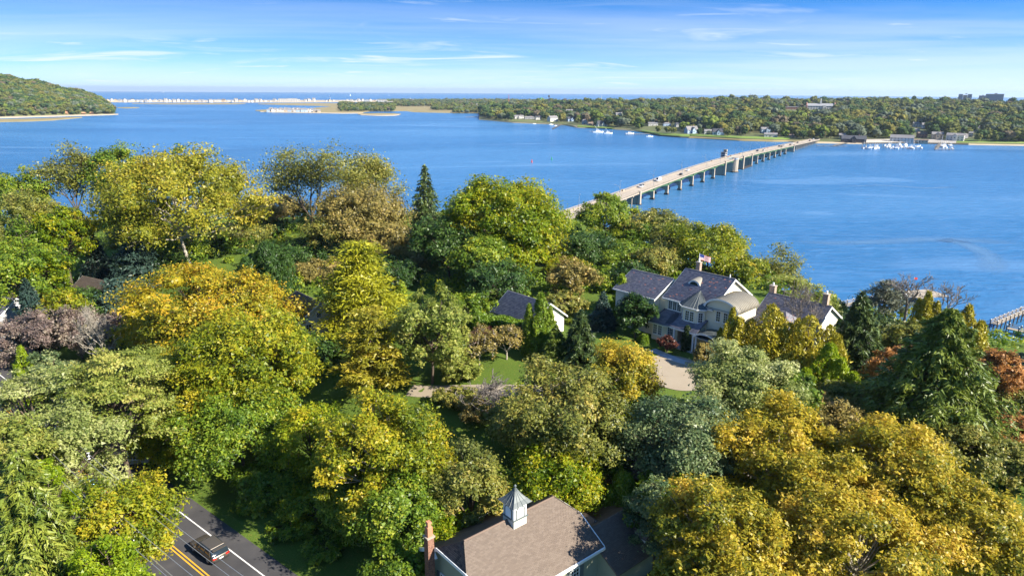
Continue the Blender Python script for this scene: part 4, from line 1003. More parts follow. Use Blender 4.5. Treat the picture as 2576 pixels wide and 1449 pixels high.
# --- smaller houses seen in pieces between the trees
def cottage(name, px, py, z, yaw, L, hd, hh, rh, wall, roofm, label, tiles=None, win=True, rows=.26, dy=None):
    p = at_depth(px, py, dy) if dy else W(px, py, z)
    g = gz(p[0], p[1]); o = empty(name, (p[0], p[1], g), yaw, label, 'house')
    hh = hh if hh > 0 else max(2.4, p[2] - rh - g)
    b = B(); b.prism([V3(-L / 2, -hd, -.6), V3(-L / 2, hd, -.6), V3(-L / 2, hd, hh), V3(-L / 2, 0, hh + rh), V3(-L / 2, -hd, hh)], V3(L, 0, 0)); b.build('wall', wall, o)
    for sgn in (1, -1):
        e = rh / hd * .4
        q = [V3(-L / 2 - .4, -sgn * (hd + .4), hh - e + .1), V3(L / 2 + .4, -sgn * (hd + .4), hh - e + .1), V3(L / 2 + .4, 0, hh + rh + .1), V3(-L / 2 - .4, 0, hh + rh + .1)]
        if sgn < 0: q = [q[1], q[0], q[3], q[2]]
        r_ = roof_slab(o, q, .14, 'roof', roofm)
        if tiles: tile_field('slates', q, rows, .42, tiles, r_, rng=rs2)
        for e_ in (0, 1):
            f = B(); p0, p1 = (q[0], q[3]) if e_ == 0 else (q[1], q[2]); ux = V3((.07 if e_ else -.07) * sgn, 0, 0)
            f.prism([p0 + ux * .1, p1 + ux * .1, p1 + ux * .1 + V3(0, 0, -.25), p0 + ux * .1 + V3(0, 0, -.25)], ux); f.build('verge_board', white, r_)
    if win:
        for x in (-L * .3, 0, L * .3): window(o, (x, -hd, hh * .55), .8, 1.2, -math.pi / 2, (2, 3))
        for y in (-hd * .45, hd * .45): window(o, (L / 2, y, hh * .55), .8, 1.2, 0, (2, 3))
        window(o, (L / 2, 0, hh + rh * .3), .7, .8, 0, (2, 2))
    return o
o = cottage('garage_house', 1330, 760, 39.2, -.82, 9.0, 3.6, 3.0, 2.6, cream2, tile_dark, 'slate-roofed cream cottage behind the clipped green hedge', slate_m)
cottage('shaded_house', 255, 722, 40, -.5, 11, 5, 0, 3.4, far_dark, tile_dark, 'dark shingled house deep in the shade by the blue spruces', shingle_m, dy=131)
cottage('grey_house', -10, 745, 38, -.3, 9, 4, 0, 2.6, far_grey, tile_grey, 'grey-blue house cut by the left edge behind the dark conifer', slate_m, dy=118)
cottage('brown_house', 775, 775, 38, -.9, 9, 4.2, 0, 2.8, cream2, tile_brown, 'brown-roofed house beside the yellow pine, half hidden in the shade', shingle_m, dy=112)
cottage('roadside_house', 290, 1065, 34, .25, 9, 4.4, 0, 2.4, far_tan, tile_brown, 'house with a ribbed tan roof seen beneath the pale locust tree', shingle_m, dy=79, rows=.4)
cottage('hidden_house', 1660, 1105, 33, -.5, 10, 4.6, 0, 2.4, far_brick, tile_brown, 'brown roof glimpsed between the yellow trees and the blue-green tree', shingle_m, dy=66)

# --- long jetty with a roofed head behind the cream house, and the second jetty at the right edge
def jetty(name, pts, wd, z, label, head=None):
    o = empty(name, (0, 0, 0), 0, label, 'jetty'); pts = [np.array(p, float) for p in pts]
    for a_, c_ in zip(pts[:-1], pts[1:]):
        d_ = c_ - a_; Ld = np.linalg.norm(d_); d_ /= Ld; n_ = np.array([-d_[1], d_[0]]); nb_ = int(Ld / .5); b = B()
        for i in range(nb_): p = a_ + d_ * (i + .5) * Ld / nb_; b.box((*p, z), (Ld / nb_ * .9, wd, .1), math.atan2(d_[1], d_[0]))
        b.build('planks', wood_grey, o, kind='stuff')
        for k in (-1, 1):
            for zz in (.55, 1.05):
                b = B(); b.prism([(*(a_ + n_ * k * wd / 2), z + zz), (*(a_ + n_ * k * (wd / 2 - .12)), z + zz), (*(a_ + n_ * k * (wd / 2 - .12)), z + zz + .12), (*(a_ + n_ * k * wd / 2), z + zz + .12)], (*(c_ - a_), 0)); b.build('rail', wood_grey, o)
            b = B(); b.prism([(*(a_ + n_ * k * wd * .36), z - .35), (*(a_ + n_ * k * (wd * .36 - .2)), z - .35), (*(a_ + n_ * k * (wd * .36 - .2)), z - .06), (*(a_ + n_ * k * wd * .36), z - .06)], (*(c_ - a_), 0)); b.build('joist', wood_grey, o)
            for i in range(int(Ld / 3.2) + 1):
                p = a_ + d_ * min(Ld, i * 3.2) + n_ * k * wd / 2
                b = B(); b.tube([(*p, -2), (*p, z + 1.25)], .16, 7); q_ = b.build('piling', pile_m, o)
                b = B(); b.tube([(*p, z + 1.25), (*p, z + 1.42)], [.19, .05], 7); b.build('cap', white, q_)
            if k > 0:
                for i in range(int(Ld / 3.2)):
                    p, q2 = a_ + d_ * i * 3.2, a_ + d_ * (i + 1) * 3.2; b = B(); b.tube([(*(p + n_ * wd / 2), z - .3), (*(q2 + n_ * wd / 2), .2)], .07, 5); b.build('brace', pile_m, o)
    return o
j0, j1, j2 = W(2010, 790, 3)[:2], W(2180, 756, 2.6)[:2], W(2320, 742, 2.6)[:2]
jt = jetty('jetty', [j0, j1, j2], 2.2, 2.6, 'long grey wooden jetty running out from behind the cream house')
b = B(); b.box((j2[0] + 1, j2[1] + 1, 2.7), (13, 9, .2), .25); b.build('head_deck', wood_grey, jt)
for x, y in ((-5, -4), (5, -4), (-5, 5), (6, 5), (0, 5), (0, -4)): b = B(); b.tube([(j2[0] + 1 + x, j2[1] + 1 + y, -2), (j2[0] + 1 + x, j2[1] + 1 + y, 4.2)], .2, 7); b.build('piling', pile_m, jt)
k0, k1, k2 = W(2500, 815, 2.8)[:2], W(2576, 783, 2.8)[:2], W(2680, 742, 2.8)[:2]
jetty('jetty', [k0, k1, k2], 1.9, 2.8, 'weathered jetty on crossed dark piles at the right edge of the water')
b1_, b2_ = W(2535, 826, 1.2)[:2], W(2640, 850, 1.2)[:2]
jetty('landing_stage', [b1_, b2_], 2.4, 1.4, 'low landing stage beside the weathered jetty at the right edge')
fg = empty('flag', (*W(2295, 728, 2.8)[:2], 2.8), 0, 'little red flag on a post at the head of the long jetty', 'flag')
b = B(); b.tube([(0, 0, 0), (0, 0, 4.6)], .06, 6); b.build('pole', white, fg); b = B(); b.box((.6, 0, 4.1), (1.2, .05, .8)); b.build('cloth', red_paint, fg)

# ------------------------------------------------------------------ trees
def unit(v): return v / np.maximum(np.linalg.norm(v, axis=-1, keepdims=True), 1e-9)
def leaves(C, N, size, rng, aspect=1.7, along=None, jit=.25, nj=.8):
    """one rhombic leaf (or small spray) per centre; N = preferred normals, along = preferred long axis"""
    n = len(C); N = unit(N + rng.normal(0, nj, (n, 3)))
    A = rng.normal(0, 1, (n, 3)) if along is None else along + rng.normal(0, jit, (n, 3))
    A = unit(A - N * (A * N).sum(1, keepdims=True)); Bv = np.cross(N, A)
    s = (np.asarray(size) * np.clip(rng.lognormal(-.06, .34, n), .45, 1.7))[:, None]; l = s * aspect * .5; w = s * .5
    fold = N * s * rng.uniform(-.22, .10, n)[:, None]
    V = np.stack([C - A * l * .7 + Bv * w * 1.1, C + A * l * 1.1 + fold, C - A * l * .5 - Bv * w * 1.1], 1)
    return V.reshape(-1, 3), np.arange(n * 3).reshape(n, 3)
class Tubes:
    def __init__(s): s.V = []; s.F = []; s.n = 0
    def path(s, P, R, k=5):
        P = np.asarray(P, float); R = np.asarray(R, float); T = np.gradient(P, axis=0); T = unit(T)
        ref = np.where(np.abs(T[:, 2:3]) < .9, np.array([[0, 0, 1.]]), np.array([[1., 0, 0]])); Uu = unit(np.cross(T, ref)); Ww = np.cross(T, Uu)
        a = np.arange(k) * 2 * np.pi / k
        ring = P[:, None] + R[:, None, None] * (Uu[:, None] * np.cos(a)[None, :, None] + Ww[:, None] * np.sin(a)[None, :, None])
        m = len(P); idx = s.n + np.arange(m * k).reshape(m, k)
        s.V.append(ring.reshape(-1, 3)); s.F.append(np.stack([idx[:-1], np.roll(idx[:-1], -1, 1), np.roll(idx[1:], -1, 1), idx[1:]], -1).reshape(-1, 4)); s.n += m * k
    def curve(s, a, b, ra, rb, rng, sag=.12, k=5, m=5):
        a, b = np.array(a, float), np.array(b, float); L = np.linalg.norm(b - a); t = np.linspace(0, 1, m)[:, None]
        o = rng.normal(0, 1, 3) * L * sag * .6 + np.array([0, 0, -L * sag * .8]); P = a * (1 - t) + b * t + o * (4 * t * (1 - t)) * .5
        s.path(P, np.linspace(ra, rb, m), k); return P
    def mesh(s, name, m): return np_mesh(name, np.concatenate(s.V), np.concatenate(s.F), m, smooth=True)
def fib(n, rng):
    i = np.arange(n) + .5; ph = np.arccos(1 - 2 * i / n); th = np.pi * (1 + 5 ** .5) * i + rng.uniform(0, 6.28)
    return np.stack([np.cos(th) * np.sin(ph), np.sin(th) * np.sin(ph), np.cos(ph)], -1)

def crown_broad(Ht, R, rng, n_leaf, leaf, nb=18, br=.40, flat=.85, base=.12, shape=.5, top_pull=0.0, hang=0.0, clump=.34, layer=None):
    """broad-leaved crown: boughs on an egg-shaped outline, leaf clumps over every bough, limbs to each of them"""
    zb = Ht * base; hc = (Ht - zb) / 2; zc = zb + hc
    nb = int(nb * 1.55); br *= .82
    D = fib(nb, rng); D = D[D[:, 2] > -.72]; D = D + rng.normal(0, .16, D.shape); D = unit(D)
    hz_ = np.linalg.norm(D[:, :2], axis=1); zz_ = np.abs(D[:, 2]); full = (1 - np.clip(zz_, 0, .98) ** 2.8) ** (1 / 2.8)   # fuller flanks and skirt than a plain egg
    D[:, :2] *= (np.where(D[:, 2] < 0, full, .5 * full + .5 * hz_) / np.maximum(hz_, .05))[:, None]
    wid = 1 - shape * np.clip(D[:, 2], 0, 1) ** 2 * .6
    k = np.where(rng.uniform(size=len(D)) < .25, rng.uniform(.42, 1.0, len(D)), rng.uniform(.52, .88, len(D)))
    bc = np.stack([D[:, 0] * R * wid * k, D[:, 1] * R * wid * k, zc + D[:, 2] * hc * k * (.86 + top_pull)], -1)
    brd = R * br * 1.1 * rng.uniform(.62, 1.15, len(D))
    ctr = np.array([[0, 0, zc - hc * .2]]); out = unit(bc - ctr)
    # keep every bough inside the outline
    lim = np.minimum(brd, (Ht - bc[:, 2]) / flat * .98 + .05); brd = np.maximum(lim, R * .14)
    T = []; C = []; N = []; per = n_leaf / max(1, (brd ** 2).sum())
    for i in range(len(bc)):
        nl = int(per * brd[i] ** 2); ncl = max(6, nl // 26); d = unit(rng.normal(0, 1, (ncl * 2, 3)) + out[i] * .75 + np.array([0, 0, .35]))[:ncl]
        cc = bc[i] + d * brd[i] * np.where(rng.uniform(size=(ncl, 1)) < .26, rng.uniform(1.0, 1.34, (ncl, 1)), rng.uniform(.45, 1.0, (ncl, 1))) * np.array([1, 1, flat])
        if layer: cc[:, 2] = bc[i, 2] + np.round((cc[:, 2] - bc[i, 2]) / layer) * layer + rng.normal(0, layer * .13, ncl)
        q = rng.integers(0, ncl, nl); sp = brd[i] * clump
        p = cc[q] + rng.normal(0, 1, (nl, 3)) * sp * np.array([.66, .66, .46 if not layer else .16])
        p[:, 2] -= hang * np.linalg.norm(p[:, :2] - bc[i, :2], axis=1) * .25
        C.append(p); N.append(d[q] * .9 + np.array([0, 0, .75]) + out[i] * .2)
        tb = rng.normal(0, .12); tcl = rng.normal(0, .13, ncl); T.append(np.clip(.48 + tb + tcl[q] + rng.normal(0, .13, nl), 0, 1))
    C = np.concatenate(C); N = np.concatenate(N); T = np.concatenate(T); C[:, 2] = np.clip(C[:, 2], zb * .7, Ht + .1)
    V, F = leaves(C, N, np.full(len(C), leaf), rng)
    tb = Tubes(); r0 = max(.18, Ht * .018); fork = zb + hc * .35; lean = rng.normal(0, R * .05, 2)
    ax = np.array([[0, 0, -.6], [lean[0] * .3, lean[1] * .3, zb * .6], [lean[0], lean[1], fork], [lean[0] * 1.5, lean[1] * 1.5, zc + hc * .45]])
    tt = np.linspace(0, 1, 12); axp = np.stack([np.interp(tt, [0, .3, .6, 1], ax[:, j]) for j in range(3)], -1)
    tb.path(axp, np.linspace(r0 * 1.15, r0 * .25, 12) * np.where(tt < .05, 1.5, 1), 8)
    for i in range(len(bc)):
        h = np.clip((bc[i, 2] - zb) * .55 + zb * .75, zb * .55, zc + hc * .3); a = np.array([np.interp(h, axp[:, 2], axp[:, 0]), np.interp(h, axp[:, 2], axp[:, 1]), h])
        P = tb.curve(a, bc[i], r0 * .42, r0 * .14, rng, .10, 5, 6)
        for _ in range(5):
            tip = bc[i] + unit(rng.normal(0, 1, 3) + out[i] * .8) * brd[i] * rng.uniform(.8, 1.22) * np.array([1, 1, flat]); tb.curve(P[rng.integers(3, 6)], tip, max(.035, r0 * .13), .018, rng, .12, 3, 4)
    return V, F, T, tb, (bc, brd * .58, flat)

def crown_spruce(Ht, R, rng, n_leaf, leaf, base=.04, droop=.30, gap=.0, tip=1.0, power=.85):
    """conifer: whorls of drooping boughs with hanging sprays along them"""
    tb = Tubes(); r0 = Ht * .014; tb.path([[0, 0, -.5], [0, 0, Ht * .5], [0, 0, Ht]], [r0 * 1.3, r0 * .7, .03], 7)
    nw = int(Ht * 2.1); C = []; N = []; A = []; T = []; zs_ = np.linspace(base * Ht, Ht * .985, nw); tot = sum((1 - z / Ht) ** power + .05 for z in zs_)
    for z in zs_:
        f = 1 - z / Ht; L = R * (f ** power) * rng.uniform(.82, 1.12) + .18; nbr = max(5, int(7 + 5 * f)); per = max(6, int(n_leaf * (f ** power + .05) / tot / nbr))
        a0 = rng.uniform(0, 6.28)
        for j in range(nbr):
            if rng.uniform() < gap: continue
            a = a0 + 6.28 * j / nbr + rng.normal(0, .2); Lj = L * rng.uniform(.72, 1.15); d = np.array([math.cos(a), math.sin(a), 0]); s = np.array([-d[1], d[0], 0])
            tt = np.sqrt(rng.uniform(.02, 1, per)); zz = z - droop * Lj * (tt ** 1.3) + .12 * Lj * np.clip(tt - .7, 0, 1) * tip
            wv = rng.normal(0, .21, per) * Lj * (1.05 - tt * .75)
            P = d * (Lj * tt)[:, None] + s * wv[:, None]; P[:, 2] = zz + rng.normal(0, .06, per) * Lj - np.abs(wv) * .25; C.append(P)
            N.append(np.repeat([[0, 0, 1.0]], per, 0) + d * .35); A.append(d * .75 + s * np.sign(wv)[:, None] * .55 + np.array([0, 0, -.35])); tw = rng.normal(0, .09); T.append(np.clip(.45 + tw + rng.normal(0, .09, per), 0, 1))
            if Lj > .7: tb.path([[0, 0, z], d * Lj * .5 + np.array([0, 0, z - droop * Lj * .3]), d * Lj * .92 + np.array([0, 0, z - droop * Lj * .85])], [.022 * Lj + .02, .014 * Lj + .01, .01], 3)
    C = np.concatenate(C); V, F = leaves(C, np.concatenate(N), np.full(len(C), leaf * .66), rng, 4.2, np.concatenate(A), .3)
    return V, F, np.concatenate(T), tb, None

def crown_pine(Ht, R, rng, n_leaf, leaf, base=.2, ntier=9, power=.6, thin=1.0):
    """pine / cedar: separate level plates of needles with air between"""
    tb = Tubes(); r0 = Ht * .016; tb.path([[0, 0, -.5], [rng.normal(0, .1), rng.normal(0, .1), Ht * .5], [0, 0, Ht * .97]], [r0 * 1.3, r0 * .8, .05], 7)
    C = []; N = []; A = []; T = []; zs_ = Ht * (base + (1 - base) * (np.arange(ntier) + .4) / ntier); plates = []
    for z in zs_:
        f = 1 - (z - base * Ht) / (Ht * (1 - base)); nbr = max(3, int(4 + 3 * f)); a0 = rng.uniform(0, 6.28)
        for j in range(nbr):
            a = a0 + 6.28 * j / nbr + rng.normal(0, .3); L = R * (f ** power * .9 + .12) * rng.uniform(.65, 1.1); d = np.array([math.cos(a), math.sin(a), 0])
            for q in (.45, .8): plates.append((d * L * q + np.array([0, 0, z + L * .10 * q + rng.normal(0, .25)]), (R * .20 + .35 * f) * rng.uniform(.8, 1.25) * (1.1 if q > .5 else .9), d))
            tb.curve([0, 0, z - L * .05], d * L * .8 + np.array([0, 0, z + L * .08]), .02 * L + .03, .02, rng, .05, 4, 4)
    plates.append((np.array([0, 0, Ht * .97]), R * .16, np.array([0, 0, 1.])))
    per = n_leaf / sum(p[1] ** 2 for p in plates)
    for c, r, d in plates:
        nl = max(12, int(per * r * r * thin)); g = rng.normal(0, .5, (nl, 3)) * np.array([r, r, r * .26]); P = c + g; P[:, 2] -= (g[:, :2] ** 2).sum(1) / r * .18; C.append(P)
        N.append(np.repeat([[0, 0, 1.]], nl, 0)); A.append(g * np.array([1, 1, .2]) + d * .3 + np.array([0, 0, .35])); T.append(np.clip(.5 + rng.normal(0, .1) + rng.normal(0, .1, nl), 0, 1))
    C = np.concatenate(C); V, F = leaves(C, np.concatenate(N), np.full(len(C), leaf * .72), rng, 3.4, np.concatenate(A), .4)
    return V, F, np.concatenate(T), tb, None

def crown_flame(Ht, R, rng, n_leaf, leaf, base=.02, lobes=9, power=.75):
    """arborvitae / cypress: upright plumes packed into one tapering body"""
    tb = Tubes(); r0 = Ht * .016; tb.path([[0, 0, -.4], [0, 0, Ht * .8]], [r0, .03], 6)
    C = []; N = []; A = []; T = []; L_ = [(np.zeros(2), Ht, R * .62)]
    for i in range(lobes):
        a = 6.28 * i / lobes + rng.normal(0, .3); k = rng.uniform(.35, .72); L_.append((np.array([math.cos(a), math.sin(a)]) * R * k, Ht * rng.uniform(.45, .95) * (1.08 - k * .35), R * rng.uniform(.34, .5)))
    per = n_leaf / sum(h * r for _, h, r in L_)
    for c, h, r in L_:
        nl = int(per * h * r); t = rng.uniform(0, 1, nl) ** .85; z0 = base * Ht; z = z0 + t * (h - z0); a = rng.uniform(0, 6.28, nl)
        lump = 1 + .16 * np.sin(a * 3 + z * 1.7 + c[0]) + .12 * np.sin(a * 5 - z * 2.6)
        rad = r * (np.clip(1 - t, 0, 1) ** power * .9 + .06) * lump * rng.uniform(.78, 1.08, nl); d = np.stack([np.cos(a), np.sin(a), np.zeros(nl)], -1)
        P = d * rad[:, None]; P[:, :2] += c; P[:, 2] = z; C.append(P); N.append(d + np.array([0, 0, .25])); A.append(d * .55 + np.array([0, 0, 1.0])); T.append(np.clip(.5 + .18 * (lump - 1) + rng.normal(0, .12, nl) + rng.normal(0, .05), 0, 1))
    C = np.concatenate(C); V, F = leaves(C, np.concatenate(N), np.full(len(C), leaf * .74), rng, 3.2, np.concatenate(A), .35)
    bc = np.array([[c[0], c[1], h * .42] for c, h, r in L_]); return V, F, np.concatenate(T), tb, None

def twigs(Ht, R, rng, tb, r0, lev=4, base=.25, spread=.62, kids_n=(3, 4), lean=(0, 0)):
    """forking limbs, each level thinner and shorter; returns the tips"""
    tips = []
    def go(p, d, L, r, l):
        m = 5; P = [p]; dd = d.copy()
        for _ in range(m - 1):
            dd = unit(dd + rng.normal(0, .17, 3) + np.array([0, 0, .06])); P.append(P[-1] + dd * L / (m - 1))
        tb.path(P, np.maximum(np.linspace(r, r * .6, m), .028), 6 if l > 2 else 4 if l > 1 else 3)
        if l == 0: tips.append((P[-1], dd)); return
        for _ in range(rng.integers(*kids_n) + (1 if l == lev else 0)):
            s = rng.integers(m // 2, m); nd = unit(dd + rng.normal(0, spread, 3) * np.array([1, 1, .7]) + np.array([0, 0, .12])); go(P[s], nd, L * rng.uniform(.58, .82), r * .60, l - 1)
        tips.append((P[-1], dd))
    zb = Ht * base; p0 = np.array([lean[0], lean[1], zb]); tb.path([[0, 0, -.5], p0 * .5, p0], [r0 * 1.3, r0 * 1.05, r0], 8)
    n0 = 4
    for j in range(n0):
        a = 6.28 * j / n0 + rng.uniform(0, 1); go(p0, unit(np.array([math.cos(a) * .55, math.sin(a) * .55, .9])), (Ht - zb) * .42, r0 * .62, lev)
    return tips
def fit_tips(tb, tips, Ht, R):
    """scale the limbs so that the crown has the wanted height and radius"""
    V = np.concatenate(tb.V); sz = Ht / V[:, 2].max(); sr = R / max(.1, np.percentile(np.hypot(V[:, 0], V[:, 1]), 99)); s = np.array([sr, sr, sz])
    tb.V = [v * np.where(np.abs(v[:, 2:3]) < 1e9, s, s) for v in tb.V]; return [(p * s, unit(d)) for p, d in tips]
def crown_open(Ht, R, rng, n_leaf, leaf, base=.3, lev=4, fill=1.0, flat=.5, clump=.11):
    """open crown whose limbs show: leaves only in tufts near the twig ends"""
    tb = Tubes(); tips = fit_tips(tb, twigs(Ht, R, rng, tb, Ht * .017, lev, base, .60, (2, 4)), Ht * .98, R * .92); tips = [t for t in tips if rng.uniform() < fill]
    per = max(4, int(n_leaf / max(1, len(tips)))); C = []; N = []; T = []
    for p, d in tips:
        C.append(p + d * .1 + rng.normal(0, 1, (per, 3)) * R * clump * np.array([1, 1, flat])); N.append(np.repeat([[0, 0, .8]], per, 0) + d * .4); T.append(np.clip(.5 + rng.normal(0, .13) + rng.normal(0, .10, per), 0, 1))
    C = np.concatenate(C); V, F = leaves(C, np.concatenate(N), np.full(len(C), leaf), rng); return V, F, np.concatenate(T), tb, None

ico = bmesh.new(); bmesh.ops.create_icosphere(ico, subdivisions=1, radius=1.0); IV = np.array([v.co[:] for v in ico.verts]); IF = np.array([[v.index for v in f.verts] for f in ico.faces]); ico.free()

G = lambda *a: [np.array(c) for c in a]
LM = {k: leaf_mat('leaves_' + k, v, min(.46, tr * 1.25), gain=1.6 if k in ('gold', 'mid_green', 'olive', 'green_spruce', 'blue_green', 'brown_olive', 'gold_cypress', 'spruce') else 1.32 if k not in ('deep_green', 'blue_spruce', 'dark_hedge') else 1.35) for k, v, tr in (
    ('yellow_green', G((.065, .100, .008), (.155, .190, .010), (.260, .260, .014), (.38, .30, .02)), .36),
    ('plane', G((.080, .100, .010), (.200, .205, .018), (.300, .275, .024), (.40, .30, .035)), .34),
    ('lime', G((.090, .150, .006), (.190, .260, .010), (.290, .330, .016)), .40),
    ('mid_green', G((.030, .062, .007), (.075, .125, .010), (.130, .180, .014), (.21, .22, .016)), .32),
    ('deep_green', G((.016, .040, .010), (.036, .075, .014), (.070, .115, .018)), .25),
    ('maple', G((.045, .085, .004), (.120, .175, .006), (.230, .255, .008), (.33, .27, .012)), .36),
    ('locust', G((.085, .120, .020), (.175, .210, .034), (.265, .285, .060), (.36, .33, .08)), .38),
    ('pale_locust', G((.10, .14, .030), (.20, .235, .060), (.29, .315, .105), (.38, .38, .17)), .36),
    ('olive', G((.055, .070, .014), (.115, .125, .022), (.180, .175, .034), (.24, .19, .04)), .30),
    ('brown_olive', G((.080, .070, .020), (.150, .125, .032), (.215, .170, .045), (.26, .18, .06)), .28),
    ('gold', G((.090, .105, .010), (.215, .185, .014), (.325, .255, .020), (.40, .27, .035)), .36),
    ('orange_dome', G((.110, .135, .012), (.220, .210, .014), (.340, .262, .016), (.44, .26, .018)), .34),
    ('rust', G((.13, .075, .02), (.28, .135, .035), (.40, .185, .05), (.44, .24, .08)), .32),
    ('blue_green', G((.034, .064, .026), (.075, .110, .042), (.120, .155, .062), (.18, .19, .07)), .30),
    ('spruce', G((.016, .032, .010), (.038, .062, .016), (.075, .100, .024), (.12, .14, .03)), .14),
    ('blue_spruce', G((.014, .030, .024), (.030, .056, .042), (.056, .090, .062)), .12),
    ('green_spruce', G((.030, .055, .010), (.075, .105, .014), (.135, .160, .022), (.20, .20, .03)), .16),
    ('yellow_pine', G((.105, .125, .010), (.220, .225, .012), (.330, .310, .016), (.40, .33, .02)), .25),
    ('brown_pine', G((.095, .100, .012), (.185, .175, .016), (.275, .235, .020), (.36, .26, .03)), .22),
    ('grey_pine', G((.060, .072, .048), (.110, .120, .080), (.160, .165, .11)), .15),
    ('gold_cypress', G((.070, .075, .006), (.150, .140, .009), (.240, .205, .014), (.32, .23, .02)), .16),
    ('purple', G((.075, .052, .046), (.140, .100, .085), (.200, .155, .13), (.24, .20, .14)), .25),
    ('red_bush', G((.04, .014, .010), (.085, .028, .018), (.14, .05, .03)), .2),
    ('hedge', G((.045, .090, .006), (.095, .155, .009), (.16, .225, .014)), .2),
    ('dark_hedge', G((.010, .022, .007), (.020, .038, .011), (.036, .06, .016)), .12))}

SEED = [100]
def near_tree(name, kind, px, ytop, wpx, Y, leafm, label, n=9000, leaf=.30, cat='tree', barkm=None, gy=None, core=True, hscale=1.0, group=None, **kw):
    """a tree whose top is seen at (px, ytop), whose crown is wpx wide in the picture and whose foot stands at depth Y"""
    SEED[0] += 1; rng = np.random.default_rng(SEED[0]); top = at_depth(px, ytop, Y); x, y = float(top[0]), float(top[1]); g = gz(x, y) if gy is None else gy
    depth = float((top - CAM) @ Fw); R = wpx / 2 / FPX * depth; Ht = max(1.2, float(top[2]) - g)
    k_ = 1.72 if Y < 80 else 1.4; n = int(n * k_); leaf = leaf * (.68 if Y < 80 else .77)
    fn = dict(broad=crown_broad, spruce=crown_spruce, pine=crown_pine, flame=crown_flame, open=crown_open)
    if kind == 'bare':
        tb = Tubes(); fit_tips(tb, twigs(Ht, R, rng, tb, Ht * kw.get('thick', .02), kw.get('lev', 5), kw.get('base', .2), .55, (2, 4)), Ht, R); V = None
    else: V, F, T, tb, cores = fn[kind](Ht, R, rng, n, leaf, **kw)
    o = empty(name, (x, y, g), rng.uniform(0, 6.28), label, cat, group)
    np_obj('trunk', tb.mesh('trunk', barkm or bark), o)
    if V is not None:
        if cores is not None and core:           # thick inner foliage of each bough, coarse and lumpy
            bc, brd, fl = cores; CV = []; CF = []; k = 0
            for c, r in zip(bc, brd):
                d = 1 + .22 * np.sin(IV @ rng.normal(0, 3, 3)) + rng.normal(0, .10, len(IV)); CV.append(c + IV * d[:, None] * r * .86 * np.array([1, 1, fl])); CF.append(IF + k); k += len(IV)
            CV = np.concatenate(CV); CF = np.concatenate(CF); CF4 = np.concatenate([CF, CF[:, 2:3]], 1)
            me = bpy.data.meshes.new('crown'); nv = len(V)
            VV = np.concatenate([V, CV]).astype(np.float32); ls = np.concatenate([F.ravel(), (CF + nv).ravel()]).astype(np.int32); nf = len(F) + len(CF)
            st = np.concatenate([np.arange(0, len(F) * 3, 3), len(F) * 3 + np.arange(0, len(CF) * 3, 3)]).astype(np.int32); tot = np.concatenate([np.full(len(F), 3), np.full(len(CF), 3)]).astype(np.int32)
            me.vertices.add(len(VV)); me.vertices.foreach_set('co', VV.ravel()); me.loops.add(len(ls)); me.loops.foreach_set('vertex_index', ls)
            me.polygons.add(nf); me.polygons.foreach_set('loop_start', st); me.polygons.foreach_set('loop_total', tot)
            at = me.attributes.new('tint', 'FLOAT', 'FACE'); at.data.foreach_set('value', np.concatenate([T, np.repeat(rng.uniform(.35, .6, len(bc)), len(IF))]).astype(np.float32))
            me.materials.append(LM[leafm]); me.update(calc_edges=True)
        else: me = np_mesh('crown', V, F, LM[leafm], {'tint': T})
        np_obj('crown', me, o)
    return o

# ---- the near trees, from the water's edge to the foreground (picture column, top row, crown width, depth)
nt = near_tree
# along the bluff, against the water
nt('oak_tree', 'broad', 30, 408, 190, 172, 'mid_green', 'round green tree cut by the left edge, its top against the water', 9000, .42)
nt('locust_tree', 'open', 165, 357, 180, 180, 'olive', 'tall open tree with bare dark limbs and a thin leafy top by the left shore', 6500, .40, base=.30, lev=4, flat=.45, clump=.13)
nt('oak_tree', 'broad', 285, 348, 150, 185, 'mid_green', 'green tree just behind and left of the great plane tree', 8000, .42, base=.2)
nt('plane_tree', 'broad', 440, 362, 385, 148, 'plane', 'great rounded yellow-green plane tree with pale twigs, biggest against the left water', 30000, .40, nb=34, br=.30, base=.10, barkm=bark_pale, shape=.3)
nt('oak_tree', 'broad', 452, 362, 120, 196, 'deep_green', 'dark tree top peeping over the great plane tree', 4000, .45)
nt('locust_tree', 'open', 770, 354, 250, 172, 'olive', 'tall spreading tree with a forked dark trunk and a feathery open crown on the water', 11000, .36, base=.22, lev=4, clump=.12, flat=.5)
nt('oak_tree', 'open', 930, 376, 200, 186, 'olive', 'loose green tree right of the spreading forked tree', 11000, .40, base=.2, lev=4, clump=.14)
nt('oak_tree', 'broad', 690, 498, 165, 188, 'brown_olive', 'dull olive tree in the shade under the spreading forked tree', 8000, .42)
nt('juniper_tree', 'broad', 665, 560, 110, 178, 'deep_green', 'low dark scrubby tree at the bluff edge beside the great plane tree', 5000, .40)
nt('oak_tree', 'broad', 905, 468, 250, 160, 'brown_olive', 'broad tree turning brown behind the yellow pine', 14000, .38, nb=24)
nt('beech_tree', 'broad', 985, 560, 150, 150, 'brown_olive', 'fawn brown tree between the dark spruce and the yellow pine', 8000, .36)
nt('spruce_tree', 'spruce', 1068, 416, 120, 172, 'spruce', 'dark spire-topped spruce standing against the blue water', 5000, .55, gap=.2, power=.8, droop=.22)
nt('maple_tree', 'broad', 1255, 442, 300, 142, 'maple', 'big bright green maple touched with yellow in the middle, before the bridge', 26000, .40, nb=30, br=.32, base=.14, hang=.4, shape=.35)
nt('maple_tree', 'broad', 1130, 545, 170, 136, 'deep_green', 'deep green shaded tree against the left side of the big maple', 11000, .38, base=.12)
nt('maple_tree', 'broad', 1310, 545, 150, 132, 'maple', 'lower right shoulder tree of the big bright maple', 12000, .38, base=.12)
